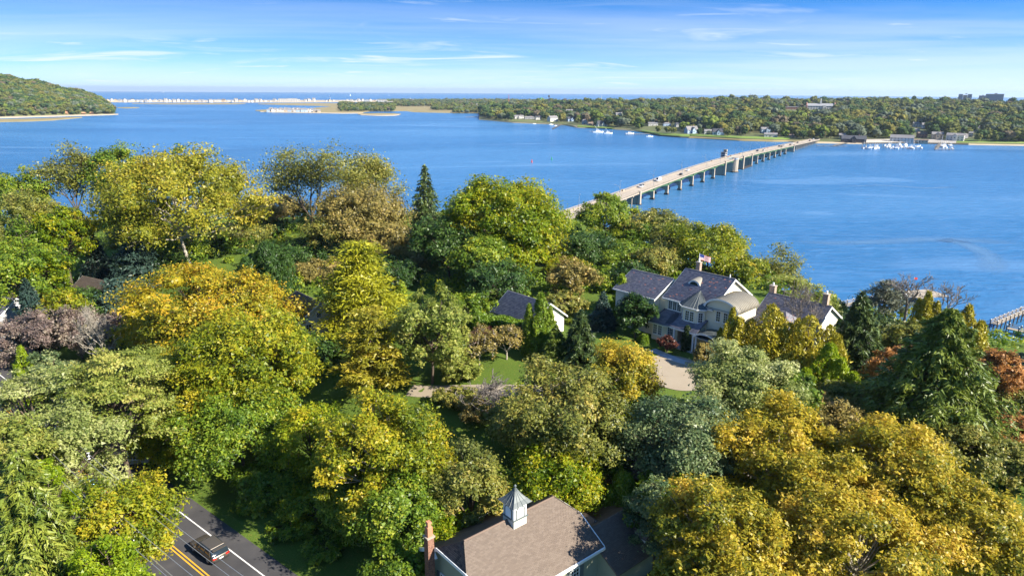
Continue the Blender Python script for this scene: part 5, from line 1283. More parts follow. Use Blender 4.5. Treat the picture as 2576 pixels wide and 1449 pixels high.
nt('locust_tree', 'broad', 1535, 483, 165, 172, 'mid_green', 'feathery light green locust tree with dark trunks under the bridge', 12000, .38, nb=24, flat=.7, base=.1, br=.3, shape=1.3, core=False)
nt('locust_tree', 'broad', 1612, 560, 130, 165, 'mid_green', 'smaller feathery green tree on the right of the bridge end', 8000, .38, flat=.6, base=.2)
nt('willow_tree', 'broad', 1660, 534, 170, 168, 'olive', 'grey-olive tree at the bluff edge behind the cream house', 9000, .38, base=.15)
nt('maple_tree', 'broad', 1790, 568, 210, 146, 'yellow_green', 'yellow-green tree right behind the ridge of the cream house', 14000, .38, base=.1, hang=.5)
nt('maple_tree', 'broad', 1700, 590, 150, 150, 'olive', 'olive tree behind the left wing of the cream house', 8000, .38, base=.1)
nt('oak_tree', 'open', 1965, 622, 165, 150, 'olive', 'lone open-branched tree on the bluff, blue water all round its crown', 8000, .34, base=.22, lev=4, clump=.14)
nt('birch_tree', 'open', 2000, 700, 120, 128, 'locust', 'thin pale-leaved tree behind the chimney of the right wing', 3500, .3, base=.2, lev=3)
# left middle
nt('oak_tree', 'broad', 60, 465, 210, 140, 'olive', 'olive tree in front of the round one at the left edge', 10000, .36)
nt('maple_tree', 'broad', 140, 496, 130, 134, 'maple', 'yellow-topped maple on the left with tall bare stems below', 9000, .34, base=.38)
nt('oak_tree', 'broad', 30, 556, 210, 122, 'mid_green', 'fresh green tree low at the left edge above the conifer', 12000, .34)
nt('maple_tree', 'broad', 100, 596, 120, 124, 'maple', 'small yellow-green tree in front of the bare stems on the left', 6000, .34)
nt('blue_spruce_tree', 'spruce', 232, 588, 120, 140, 'blue_spruce', 'blue-black spruce with the water showing beside it', 5000, .5, gap=.15)
nt('blue_spruce_tree', 'pine', 330, 610, 150, 136, 'blue_spruce', 'dark tiered evergreen at the foot of the great plane tree', 5000, .45)
nt('holly_tree', 'flame', 665, 610, 170, 124, 'deep_green', 'dense dark holly between the orange dome tree and the brown olive trees', 12000, .34, power=.5, lobes=10)
nt('yew_tree', 'spruce', 62, 700, 125, 113, 'blue_spruce', 'dark bluish conifer by the grey house at the left edge', 6500, .40)
nt('golden_shrub', 'broad', 150, 716, 110, 116, 'yellow_green', 'golden yellow shrub right of the dark bluish conifer', 5000, .3, 'shrub', base=.02)
nt('yellow_tree', 'broad', 505, 678, 410, 101, 'orange_dome', 'wide dome-shaped tree turned orange at the top', 26000, .32, nb=40, br=.26, base=.16, shape=.1, flat=.7)
nt('yellow_pine_tree', 'pine', 900, 606, 300, 106, 'yellow_pine', 'tall golden-yellow pine in level tiers', 19000, .36, ntier=10, base=.06, power=1.0)
nt('yellow_pine_tree', 'pine', 925, 775, 200, 88, 'brown_pine', 'bronze-yellow pine below the tall golden one, pale limbs showing', 11000, .32, ntier=8, base=.16)
nt('birch_tree', 'broad', 1080, 712, 215, 90, 'locust', 'rounded light green tree beside the lawn, right of the golden pine', 18000, .28, nb=26, br=.3, base=.0, flat=1.1)
nt('cypress_tree', 'flame', 1362, 738, 112, 96, 'mid_green', 'soft green conical tree in front of the cottage gable', 10000, .30, power=.6)
nt('oak_tree', 'broad', 1440, 652, 120, 122, 'brown_olive', 'russet-brown thin tree between the cottage and the tall locust', 6000, .34)
nt('fir_tree', 'spruce', 1518, 735, 85, 106, 'blue_spruce', 'slim bluish spruce left of the bright yellow column tree', 4500, .34)
nt('cypress_tree', 'flame', 1566, 692, 75, 110, 'lime', 'bright yellow-green column-shaped tree by the left wing of the house', 5000, .3, power=.45, lobes=6)
nt('magnolia_tree', 'broad', 1606, 735, 95, 102, 'deep_green', 'dark glossy magnolia against the left wing of the house', 7000, .3, base=.05)
nt('fir_tree', 'spruce', 1462, 780, 140, 91, 'spruce', 'olive-dark fir before the slim bluish spruce', 9000, .34)
nt('fir_tree', 'spruce', 1400, 820, 110, 92, 'green_spruce', 'short green fir beside the soft conical tree', 6000, .32)
nt('oak_tree', 'broad', 1215, 600, 150, 126, 'mid_green', 'green tree with a leaning trunk just left of the cottage roof', 9000, .34, base=.3)
# right middle
nt('cypress_tree', 'flame', 1845, 775, 95, 90.5, 'gold_cypress', 'golden-brown cypress against the arched porch', 7000, .28)
nt('cypress_tree', 'flame', 1945, 768, 220, 89.5, 'gold_cypress', 'tall golden cypress before the barrel roof', 12000, .28, power=.6, lobes=18)
nt('cypress_tree', 'flame', 2040, 795, 230, 85, 'gold_cypress', 'golden cypress on the right end of the row before the house', 12000, .28, power=.6, lobes=18)
nt('cypress_tree', 'flame', 2090, 865, 230, 80, 'lime', 'olive-yellow cypress lower down in front of the golden row', 9000, .28)
nt('spruce_tree', 'spruce', 2172, 735, 190, 90, 'spruce', 'dark drooping spruce on the right of the white gable', 13000, .38, droop=.38)
nt('cedar_tree', 'pine', 2236, 708, 150, 112, 'grey_pine', 'thin grey-green cedar with water showing between its tiers', 2600, .34, ntier=7, base=.3)
nt('bare_tree', 'bare', 2298, 676, 130, 106, None, 'leafless black-branched tree against the water right of the jetty head', barkm=bark_grey, lev=4, base=.45, thick=.016)
nt('bare_tree', 'bare', 2400, 706, 120, 104, None, 'leafless tree with crooked limbs right of the first bare one', barkm=bark_grey, lev=4, base=.45, thick=.016)
nt('bare_tree', 'bare', 2030, 692, 130, 90, None, 'bare grey tree in front of the right wing and its white gable', barkm=bark_grey, lev=5, base=.3, thick=.016)
nt('cypress_tree', 'flame', 2338, 735, 120, 100, 'gold_cypress', 'rust-tinged golden cypress in front of the bare trees', 8000, .3)
nt('cypress_tree', 'flame', 2440, 768, 130, 96, 'gold_cypress', 'golden cypress nearest the weathered jetty', 8000, .3)
nt('spruce_tree', 'spruce', 2395, 775, 450, 68, 'green_spruce', 'broad green spruce filling the right side above the gold tree', 40000, .36, droop=.22, power=.7)
nt('maple_tree', 'broad', 2285, 868, 150, 80, 'rust', 'salmon-orange maple behind the left flank of the broad spruce', 9000, .28)
nt('maple_tree', 'broad', 2525, 876, 120, 78, 'rust', 'salmon-orange maple behind the right flank of the broad spruce', 8000, .28)
nt('fir_tree', 'spruce', 2230, 960, 140, 76, 'spruce', 'dusky fir left below the salmon-orange maple', 8000, .32)
nt('yew_tree', 'spruce', 2570, 890, 100, 88, 'blue_spruce', 'dark evergreen cut by the right edge below the jetty', 5000, .36)
nt('locust_tree', 'broad', 1885, 868, 260, 71, 'pale_locust', 'pale silvery-green tree right of the drive', 20000, .26, nb=26, flat=.6, br=.3, base=.2)
nt('locust_tree', 'broad', 2010, 930, 130, 70, 'mid_green', 'green tree between the pale silvery tree and the dusky fir', 7000, .28)
# the foreground
nt('maple_tree', 'broad', 605, 770, 390, 82, 'yellow_green', 'huge yellow-green maple in the centre left, reaching up to the orange dome', 30000, .30, nb=40, br=.27, base=.12, shape=.25)
nt('maple_tree', 'broad', 590, 985, 330, 74, 'mid_green', 'full green maple overhanging the grass verge of the road', 24000, .28, nb=36, br=.28, base=.2)
nt('locust_tree', 'broad', 70, 905, 280, 70, 'pale_locust', 'pale feathery locust tree at the left edge below the lawn', 17000, .26, nb=22, flat=.42, br=.30, base=.25, layer=1.1, core=False)
nt('locust_tree', 'broad', 268, 868, 320, 72, 'locust', 'feathery locust tree with a dark forked trunk above the road', 21000, .26, nb=26, flat=.42, br=.29, base=.28, layer=1.1, core=False)
nt('locust_tree', 'broad', 370, 850, 170, 84, 'locust', 'light green tree under the left flank of the orange dome', 9000, .28, flat=.7)
nt('spruce_tree', 'spruce', 40, 1130, 330, 47, 'green_spruce', 'drooping spruce hung with tan cones in the lower left corner', 20000, .30, droop=.4, power=.6)
nt('maple_tree', 'broad', 95, 1118, 110, 56, 'lime', 'bright lime-green tree poking up behind the cone-hung spruce', 7000, .24)
nt('maple_tree', 'broad', 285, 1185, 220, 52, 'yellow_green', 'yellow-green tree hiding the left lane of the road', 13000, .24, nb=22, base=.2)
nt('maple_tree', 'broad', 240, 1330, 200, 45, 'lime', 'bright green bush-like tree beside the road at the bottom left', 10000, .22, nb=20)
nt('willow_tree', 'broad', 955, 980, 350, 61, 'yellow_green', 'tall yellow-leaved tree with pale branches left of the narrow lawn', 24000, .26, nb=34, br=.28, base=.16, barkm=bark_pale)
nt('maple_tree', 'broad', 1420, 925, 330, 66, 'olive', 'olive-gold tree below the drive with thin dark limbs', 21000, .26, nb=30, br=.27, base=.15)
nt('maple_tree', 'broad', 1565, 852, 175, 77, 'gold', 'golden-yellow tree at the left side of the gravel circle', 12000, .26, base=.12)
nt('dogwood_tree', 'broad', 1175, 1118, 200, 57, 'olive', 'small red-tinged green tree left above the cupola', 13000, .24, nb=22, base=.1)
nt('maple_tree', 'broad', 1010, 1185, 230, 55, 'mid_green', 'dark green tree left of the brick chimney', 15000, .24, nb=24)
nt('maple_tree', 'broad', 1120, 1290, 150, 54, 'maple', 'green tree right behind the clay chimney pot', 10000, .24, base=.1)
nt('maple_tree', 'broad', 905, 1190, 200, 60, 'mid_green', 'green tree at the edge of the grass verge above the bronze car', 16000, .24, nb=24, base=.1)
nt('maple_tree', 'broad', 1020, 1360, 170, 51.5, 'mid_green', 'shadowy green tree in the bottom middle left of the house gable', 14000, .22, nb=24, base=.05)
nt('maple_tree', 'broad', 1410, 1095, 230, 61, 'maple', 'bright green tree behind the cupola roof', 15000, .24, nb=24, base=.1)
nt('bamboo_clump', 'flame', 1570, 1190, 140, 60, 'mid_green', 'leafy green plumes right behind the far end of the brown roof', 9000, .26, power=.4)
nt('ash_tree', 'broad', 1725, 995, 270, 62, 'blue_green', 'blue-green tree left of the gold trees', 18000, .24, nb=28, flat=.7, core=False)
nt('ash_tree', 'broad', 1660, 1195, 160, 54, 'blue_green', 'thin blue-green tree over the low wing of the brown-roofed house', 7000, .22, flat=.5, layer=.9, core=False)
nt('sycamore_tree', 'broad', 1960, 1020, 330, 60, 'gold', 'gold sycamore on the left of the gold group, below the silvery tree', 22000, .27, nb=32, br=.28, base=.12, barkm=bark_pale)
nt('sycamore_tree', 'broad', 2270, 1068, 360, 56, 'gold', 'gold sycamore in the middle of the gold group, before the broad spruce', 24000, .26, nb=34, br=.28, base=.12, barkm=bark_pale)
nt('sycamore_tree', 'broad', 1850, 1200, 370, 47.5, 'gold', 'near gold sycamore by the low wing of the brown-roofed house', 24000, .24, nb=34, br=.28, base=.1, barkm=bark_pale)
nt('sycamore_tree', 'broad', 2180, 1235, 420, 46, 'gold', 'nearest gold sycamore at the bottom right, white limbs showing', 26000, .24, nb=36, br=.27, base=.1, barkm=bark_pale)
nt('sycamore_tree', 'broad', 2490, 1235, 330, 48, 'gold', 'gold sycamore cut by the right bottom corner', 20000, .24, nb=30, br=.28, base=.1, barkm=bark_pale)
# the trees that close the gaps; dark leaf colour holds shade in shadowed ones
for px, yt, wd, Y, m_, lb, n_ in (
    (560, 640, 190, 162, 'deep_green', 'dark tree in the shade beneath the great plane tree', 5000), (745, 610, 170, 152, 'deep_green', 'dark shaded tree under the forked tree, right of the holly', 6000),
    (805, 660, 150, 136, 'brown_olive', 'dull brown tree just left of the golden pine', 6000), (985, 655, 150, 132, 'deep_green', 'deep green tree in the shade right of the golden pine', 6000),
    (1400, 600, 130, 150, 'olive', 'olive tree at the right foot of the big bright maple', 5000), (1480, 590, 160, 148, 'deep_green', 'dark-leaved tree in the shadowed gap under the feathery locust', 7000),
    (1575, 610, 150, 146, 'mid_green', 'mid green tree below the bridge end, left of the olive ones', 7000), (1650, 625, 140, 138, 'olive', 'olive tree close behind the left wing ridge', 6000),
    (1875, 650, 120, 138, 'yellow_green', 'yellow-green tree on the bluff beside the lone open one', 5000), (2065, 745, 120, 116, 'locust', 'pale shrubby tree behind the right wing', 4000),
    (700, 760, 130, 116, 'deep_green', 'dark tree at the right flank of the orange dome', 5000), (790, 850, 120, 98, 'deep_green', 'dark green tree filling the gap left of the bronze-yellow pine', 6000),
    (1135, 860, 110, 101, 'mid_green', 'green shrubby tree right of the rounded light green one', 4000), (1290, 1000, 150, 73, 'olive', 'small olive tree at the lower edge of the drive strip', 6000),
    (1505, 985, 190, 75, 'maple', 'yellow-green tree between the drive and the olive-gold tree', 9000), (1530, 1085, 190, 66, 'mid_green', 'green tree above the leafy plumes', 9000),
    (1300, 1175, 170, 60, 'mid_green', 'green tree left of the cupola top', 8000), 
    (160, 1015, 230, 63, 'pale_locust', 'low pale locust in front of the tan ribbed roof', 9000), (10, 1010, 200, 60, 'locust', 'locust cut by the left edge above the cone-hung spruce', 8000),
    (430, 1000, 180, 78, 'maple', 'bright maple left of the full green one by the verge', 8000), (2135, 960, 150, 76, 'olive', 'olive tree at the foot of the dark drooping spruce', 6000),
    (2110, 1010, 170, 68, 'brown_olive', 'brown-leaved tree between the silvery tree and the gold ones', 6000), (2560, 1040, 140, 66, 'rust', 'orange-brown tree cut by the right edge beside the broad spruce', 6000),
    (1690, 1190, 190, 56, 'mid_green', 'green tree between the blue-green and the nearest gold trees', 8000), (2420, 1060, 190, 62, 'olive', 'olive tree low before the broad spruce', 7000),
    (770, 1000, 190, 70, 'maple', 'bright yellow-green tree at the right of the full green maple', 9000), (1250, 660, 170, 118, 'deep_green', 'dark tree behind the hedge, left of the cottage', 6000),
    (1420, 740, 100, 112, 'olive', 'olive tree right behind the cottage', 4000), (360, 790, 130, 108, 'yellow_green', 'yellow-green tree at the left foot of the orange dome', 5000),
    (1455, 605, 100, 166, 'blue_green', 'blue-green tree low before the near end of the bridge', 6000), (1150, 985, 110, 84, 'olive', 'olive bushy tree left of the drive strip bare trees', 4000), (1205, 1010, 90, 80, 'brown_olive', 'brownish shrub on the lower side of the drive strip', 3000), (300, 700, 130, 124, 'blue_spruce', 'dark tree added before the shingled house to shade it', 6000), (215, 720, 110, 122, 'deep_green', 'dark green tree left of the shaded shingled house', 5000),  # dark tree before the shingled house is added to keep it shaded
    (2080, 1120, 260, 53, 'gold', 'gold tree filling the dip between the left and middle gold sycamores', 14000), (2020, 1330, 260, 45, 'gold', 'gold tree low between the two nearest gold sycamores', 14000), (2350, 1190, 240, 51, 'gold', 'gold tree wedged behind the corner gold sycamore', 12000), (1760, 1330, 200, 45.5, 'gold', 'small gold tree by the wall of the brown-roofed house wing', 9000),
    (2560, 1120, 170, 60, 'olive', 'olive-green tree cut by the right edge under the broad spruce', 8000), (1160, 905, 100, 90, 'locust', 'light green bushy tree at the corner of the little lawn', 4000),
    (690, 1180, 190, 68, 'mid_green', 'green tree behind the low shrubs of the grass verge', 9000), (790, 1245, 160, 63.5, 'maple', 'yellow-green tree right of the one behind the verge shrubs', 8000),
    (490, 585, 220, 160, 'mid_green', 'green tree in the shade right under the middle of the great plane tree', 7000), (610, 570, 150, 168, 'olive', 'olive tree at the right foot of the great plane tree', 5000), (340, 560, 140, 160, 'olive', 'olive tree at the left foot of the great plane tree', 5000),
    (450, 1080, 190, 76, 'maple', 'low yellow-green tree at the far end of the grass verge', 9000), 
    (875, 1125, 180, 63, 'mid_green', 'green tree at the near end of the grass verge', 12000), 
    (1500, 680, 150, 131, 'mid_green', 'mid green tree behind the slim bluish spruce', 6000), (1430, 655, 120, 138, 'yellow_green', 'yellowish tree behind the russet-brown one', 5000), (1590, 660, 110, 128, 'deep_green', 'dark tree behind the bright yellow column tree', 5000),
    (395, 640, 150, 142, 'deep_green', 'dark tree under the left half of the great plane tree', 5000), (2195, 800, 140, 101, 'spruce', 'dark green tree right behind the drooping spruce', 6000), (2300, 825, 150, 94, 'olive', 'olive tree beneath the rust-tinged golden cypress', 6000),
    (2565, 985, 130, 75, 'olive', 'olive tree at the right edge under the dark evergreen', 5000), (1180, 740, 120, 108, 'mid_green', 'green tree between the light green rounded one and the hedge', 4000), (2120, 800, 110, 97, 'deep_green', 'deep green tree before the white gable', 5000),
    (1050, 620, 150, 146, 'brown_olive', 'brownish tree below the spire-topped spruce', 6000), (845, 540, 160, 156, 'olive', 'olive tree left of the golden pine top', 6000)):
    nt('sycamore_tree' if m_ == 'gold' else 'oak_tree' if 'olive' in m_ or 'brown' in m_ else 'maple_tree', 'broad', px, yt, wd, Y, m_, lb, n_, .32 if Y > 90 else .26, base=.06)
# bare garden trees
nt('bare_tree', 'bare', 236, 752, 130, 99, None, 'bare whitish tree standing before the purple shrubs', barkm=bark_pale, lev=5, base=.25, thick=.022)
nt('crepe_myrtle', 'open', 1205, 820, 110, 93, 'brown_olive', 'nearly bare garden tree with reddish twigs on the small lawn', 1500, .22, 'tree', bark_pale, base=.2, lev=4, clump=.08)
nt('crepe_myrtle', 'open', 1275, 815, 120, 94, 'brown_olive', 'nearly bare garden tree right before the clipped hedge', 1800, .22, 'tree', bark_pale, base=.2, lev=4, clump=.08)
nt('bare_tree', 'bare', 1235, 945, 190, 78, None, 'bare twiggy tree below the drive strip', barkm=bark_grey, lev=5, base=.25, thick=.016)
nt('bare_tree', 'bare', 1370, 935, 150, 77, None, 'bare twiggy tree rising out of the olive-gold tree', barkm=bark_grey, lev=4, base=.3, thick=.014)
# shrubs and clipped plants
for i, (px, yt, wd, Y, lb) in enumerate([(30, 785, 140, 107, 'purple-brown shrub at the left edge'), (110, 775, 130, 106, 'purple-brown shrub second from the left edge'), (185, 768, 120, 108, 'purple-brown shrub behind the bare whitish tree'), (265, 775, 90, 109, 'purple-brown shrub beside the orange dome tree')]):
    nt('barberry_shrub', 'broad', px, yt, wd, Y, 'purple', lb, 5500, .26, 'shrub', base=.02, nb=14, group='purple shrubs above the left lawn')
for px, yt, wd, Y, lb in ((650, 1330, 100, 66, 'low dark shrub at the back edge of the grass verge, farthest of three'), (735, 1375, 105, 61.8, 'low dark shrub at the back edge of the grass verge, middle of three'), (815, 1412, 110, 58.5, 'low dark shrub at the back edge of the grass verge, nearest of three')):
    nt('green_shrub', 'broad', px, yt, wd, Y, 'mid_green', lb, 3500, .26, 'shrub', base=.02, nb=14)
nt('green_shrub', 'flame', 50, 870, 70, 92, 'lime', 'vivid green bush at the left above the lawn', 4000, .24, 'shrub', power=.4)
nt('green_shrub', 'broad', 110, 880, 120, 93, 'blue_green', 'grey-green bush between the vivid bush and the locust trees', 4000, .24, 'shrub', base=.02)
nt('clipped_bush', 'flame', 1730, 820, 44, 96.5, 'dark_hedge', 'dark clipped cone-shaped bush before the front door', 4500, .16, 'shrub', power=.38, lobes=0)
nt('clipped_bush', 'broad', 1681, 842, 46, 96, 'red_bush', 'dark red rounded bush left of the clipped cone', 3000, .16, 'shrub', base=.1, nb=12)
nt('clipped_bush', 'broad', 1775, 862, 56, 90, 'brown_olive', 'brownish rounded bush at the porch corner', 3000, .18, 'shrub', base=.02, nb=12)
nt('clipped_bush', 'flame', 1622, 842, 52, 100, 'hedge', 'light green mounded bush at the left corner of the house', 2500, .2, 'shrub', power=.4, lobes=3)
nt('red_maple_bush', 'broad', 1215, 822, 75, 98, 'red_bush', 'wine-red dome bush before the clipped hedge', 3500, .2, 'shrub', base=.05, nb=14)
def hedge(px0, px1, py, Y, hgt, thick, label):
    a_, c_ = at_depth(px0, py, Y), at_depth(px1, py, Y - 3.5); rng = np.random.default_rng(77)
    o = empty('clipped_hedge', ((a_[0] + c_[0]) / 2, (a_[1] + c_[1]) / 2, gz((a_[0] + c_[0]) / 2, (a_[1] + c_[1]) / 2)), math.atan2(c_[1] - a_[1], c_[0] - a_[0]), label, 'hedge')
    L_ = float(np.linalg.norm((c_ - a_)[:2])); n = 9000; u = rng.uniform(-L_ / 2, L_ / 2, n); f = rng.uniform(0, 1, n); P = np.zeros((n, 3)); N = np.zeros((n, 3))
    h_ = hgt * (1 + .05 * np.sin(u * 1.3)); top = f < .45; fr = (f >= .45) & (f < .8); bk = f >= .8
    P[:, 0] = u; P[top, 1] = rng.uniform(-thick, thick, top.sum()); P[top, 2] = h_[top] + rng.normal(0, .05, top.sum()); N[top] = (0, 0, 1)
    P[fr, 1] = -thick + rng.normal(0, .05, fr.sum()); P[fr, 2] = rng.uniform(0, 1, fr.sum()) * h_[fr]; N[fr] = (0, -1, .2); P[bk, 1] = thick + rng.normal(0, .05, bk.sum()); P[bk, 2] = rng.uniform(0, 1, bk.sum()) * h_[bk]; N[bk] = (0, 1, .2)
    V, F = leaves(P, N, np.full(n, .2), rng); np_obj('foliage', np_mesh('foliage', V, F, LM['hedge'], {'tint': np.clip(.5 + rng.normal(0, .15, n), 0, 1)}), o)
    b = B(); b.box((0, 0, hgt * .48), (L_ - .1, thick * 1.9, hgt * .94)); b.build('dark_core', LM['dark_hedge'], o)  # solid core, the hedge's inner shade put into its dark colour
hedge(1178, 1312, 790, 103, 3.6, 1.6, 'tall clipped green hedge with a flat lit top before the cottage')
nt('rounded_hedge', 'flame', 1196, 775, 52, 101, 'hedge', 'rounded green bush at the left end of the clipped hedge', 3000, .2, 'shrub', power=.35, lobes=2)
# low growth under the trees
rng = np.random.default_rng(9); UC = []; UT = []
for _ in range(1500):
    x, y = rng.uniform(-150, 150), rng.uniform(36, 215); q = (np.array([x, y]) - RP) @ RN
    if abs(q) < 16.5 and y < 140: continue
    if shore_y(x) - y < 8: continue
    hx, hy = x - 28.3, y - 106.8; u_, w_ = hx * .682 - hy * .731, hx * -.731 - hy * .682
    if -12 < u_ < 24 and -10 < w_ < 27: continue
    lx, ly = x + 3.9, y - 48.7; u2, w2 = lx * .768 + ly * .641, lx * .641 - ly * .768
    if -5 < u2 < 24 and -8 < w2 < 10: continue
    if (abs(x + 2) < 13 and 84 < y < 104) or (abs(x + 11) < 9 and 66 < y < 84) or (-78 < x < -48 and 84 < y < 99): continue
    n = 150; r = rng.uniform(1.0, 3.0); hgt = rng.uniform(.9, 3.8); d = unit(rng.normal(0, 1, (n, 3)) + np.array([0, 0, .4])); P = np.array([x, y, gz(x, y)]) + d * np.array([r, r, hgt]) * rng.uniform(.7, 1, (n, 1)); UC.append((P, d)); UT.append(np.full(n, rng.uniform(.1, .9)))
P = np.concatenate([a for a, _ in UC]); N = np.concatenate([c for _, c in UC]); V, F = leaves(P, N, np.full(len(P), .36), rng)
tag(np_obj('undergrowth', np_mesh('undergrowth', V, F, LM['mid_green'], {'tint': np.clip(np.concatenate(UT) + rng.normal(0, .1, len(P)), 0, 1)})), 'low leafy growth filling the ground between the trees', None, None, 'stuff')
# spruce cones
# poles and wires of the road
pA = rp(-19.0, -5.6); pB = rp(26.0, -5.6); pC = rp(-64, -5.6)
UP = []
for i, p in enumerate((pC, pA, pB)):
    o = empty('utility_pole', (p[0], p[1], gz(*p)), math.atan2(RD[1], RD[0]), 'weathered wooden utility pole with a crossarm and a curved lamp arm by the road' if i == 1 else 'plain wooden utility pole further along the road' if i == 0 else 'plain wooden utility pole nearest the camera', 'utility pole')
    hgt = 11.0; b = B(); b.tube([(0, 0, -1), (0, 0, hgt)], [.17, .11], 8); b.build('pole', wood_grey, o)
    b = B(); b.box((0, 0, hgt - .5), (.12, 4.2, .14)); c_ = b.build('crossarm', wood_grey, o)
    for yy in (-1.8, -.6, 1.45, 1.7): b = B(); b.tube([(0, yy, hgt - .43), (0, yy, hgt - .28), (0, yy, hgt - .2)], [.03, .06, .04], 6); b.build('insulator', white, c_)
    if i == 1:
        b = B(); b.tube([(0, .1, hgt - 2.6), (.0, 1.2, hgt - 1.9), (0, 2.6, hgt - 1.6), (0, 3.4, hgt - 1.65)], .05, 6); a_ = b.build('lamp_arm', grey_metal, o); b = B(); b.box((0, 3.7, hgt - 1.66), (.26, .7, .14)); b.build('lamp_head', far_white, a_)
wire_m = mat('aluminium_wire', (.42, .42, .42), .4, .1, metallic=.5)
for q, zz, lb in ((1.7, 10.7, 'bright overhead wire nearest the white edge line, hung with small spacers'), (1.45, 10.1, 'thin overhead wire just under the one with the spacers'), (-.6, 10.7, 'overhead wire crossing the left lane, right one of two'), (-1.8, 10.7, 'overhead wire furthest to the left over the road'), (.1, 7.6, 'thicker cable hung low on the wooden poles')):
    b = B(); sp = []
    for a_, c_ in ((-64, -19), (-19, 26)):
        P_ = []
        for f in np.linspace(0, 1, 13): s_ = a_ + (c_ - a_) * f; p = rp(s_, -5.6 + q); P_.append((p[0], p[1], gz(*rp(a_, -5.6)) * (1 - f) + gz(*rp(c_, -5.6)) * f + zz - 3.2 * f * (1 - f)))
        b.tube(P_, .024 if zz > 8 else .04, 4); sp += [P_[2], P_[10]]
    w_ = tag(b.build('power_line', wire_m), lb, 'power line', 'overhead wires along the road')
    if q == 1.7:
        for s_ in sp:
            g = B(); g.tube([(s_[0], s_[1], s_[2] - .62), (s_[0], s_[1], s_[2] + .08)], .03, 6)
            for k_ in (-.6, -.3, .05): g.tube([(s_[0] - .1, s_[1] - .07, s_[2] + k_), (s_[0] + .1, s_[1] + .07, s_[2] + k_)], .04, 6)
            g.build('spacer', white, w_)

# ------------------------------------------------------------------ the far shore: houses, landmarks, boats, woods
def far_site(px, py):                        # where the picture point (px, py) meets the far land
    r = 1500.0; d = ray(px, py); dh = math.hypot(d[0], d[1]); best = None
    for r in np.arange(880, 3400, 4.0):
        z = H + d[2] / dh * r
        if z <= float(far_z(px, r)): best = r; break
    r = best or 3000.0; return np.array([d[0] / dh * r, d[1] / dh * r, float(far_z(px, r))]), r
FAR_KEEP = []                                # (column, range, half width m) kept clear of trees
def far_house(name, x, y, z, yaw, L, D, hh, rh, wall, roofm, label=None, group=None, chim=True, wins=3, cat='house', wing=False, hip=False):
    o = empty(name, (x, y, z), yaw, label, cat, group); hd = D / 2
    b = B(); 
    if hip: b.span((-L / 2, -hd, -1.5), (L / 2, hd, hh))
    else: b.prism([V3(-L / 2, -hd, -1.5), V3(-L / 2, hd, -1.5), V3(-L / 2, hd, hh), V3(-L / 2, 0, hh + rh), V3(-L / 2, -hd, hh)], V3(L, 0, 0))
    b.build('wall', wall, o); b = B(); e = .5
    if hip:
        ring = [V3(-L / 2 - e, -hd - e, hh), V3(L / 2 + e, -hd - e, hh), V3(L / 2 + e, hd + e, hh), V3(-L / 2 - e, hd + e, hh)]
        b.add(ring + [V3(-L / 2 + hd, 0, hh + rh), V3(L / 2 - hd, 0, hh + rh)], [(0, 1, 5, 4), (1, 2, 5), (2, 3, 4, 5), (3, 0, 4), (3, 2, 1, 0)])
    else:
        for s in (1, -1):
            b.slab([V3(-L / 2 - e, -s * (hd + e), hh - rh / hd * e + .12), V3(L / 2 + e, -s * (hd + e), hh - rh / hd * e + .12), V3(L / 2 + e, 0, hh + rh + .12), V3(-L / 2 - e, 0, hh + rh + .12)], .3)
    rf = b.build('roof', roofm, o)
    if chim: b = B(); b.box((L * .22, hd * .2, hh + rh + .6), (1.0, 1.0, 2.2)); b.build('chimney', far_brick, rf)
    n = max(1, wins)
    for fl_ in range(max(1, int(hh / 3.0))):
        for i in range(n):
            x_ = -L / 2 + L * (i + .5) / n; b = B(); b.box((x_, -hd - .03, 1.6 + fl_ * 3.0), (1.1, .12, 1.5)); b.build('window', glass, o)
        for y_ in (-hd * .45, hd * .45): b = B(); b.box((L / 2 + .03, y_, 1.6 + fl_ * 3.0), (.12, 1.0, 1.5)); b.build('window', glass, o)
    b = B(); b.box((-L * .1, -hd - .04, 1.0), (1.1, .12, 2.1)); b.build('door', far_dark, o)
    if wing:
        b = B(); b.prism([V3(-2.6, -hd - 3.4, -1.5), V3(2.6, -hd - 3.4, -1.5), V3(2.6, -hd - 3.4, hh), V3(0, -hd - 3.4, hh + rh * .8), V3(-2.6, -hd - 3.4, hh)], V3(0, 3.4, 0)); b.build('gable_wing', wall, o)
        b = B()
        for s in (1, -1): b.slab([V3(s * 3.0, -hd - 3.8, hh - .2), V3(s * 3.0, -1, hh - .2), V3(0, -1, hh + rh * .8 + .1), V3(0, -hd - 3.8, hh + rh * .8 + .1)], .25)
        b.build('wing_roof', roofm, o); b = B(); b.box((0, -hd - 3.44, hh * .55), (1.5, .1, 1.6)); b.build('window', glass, o)
    return o
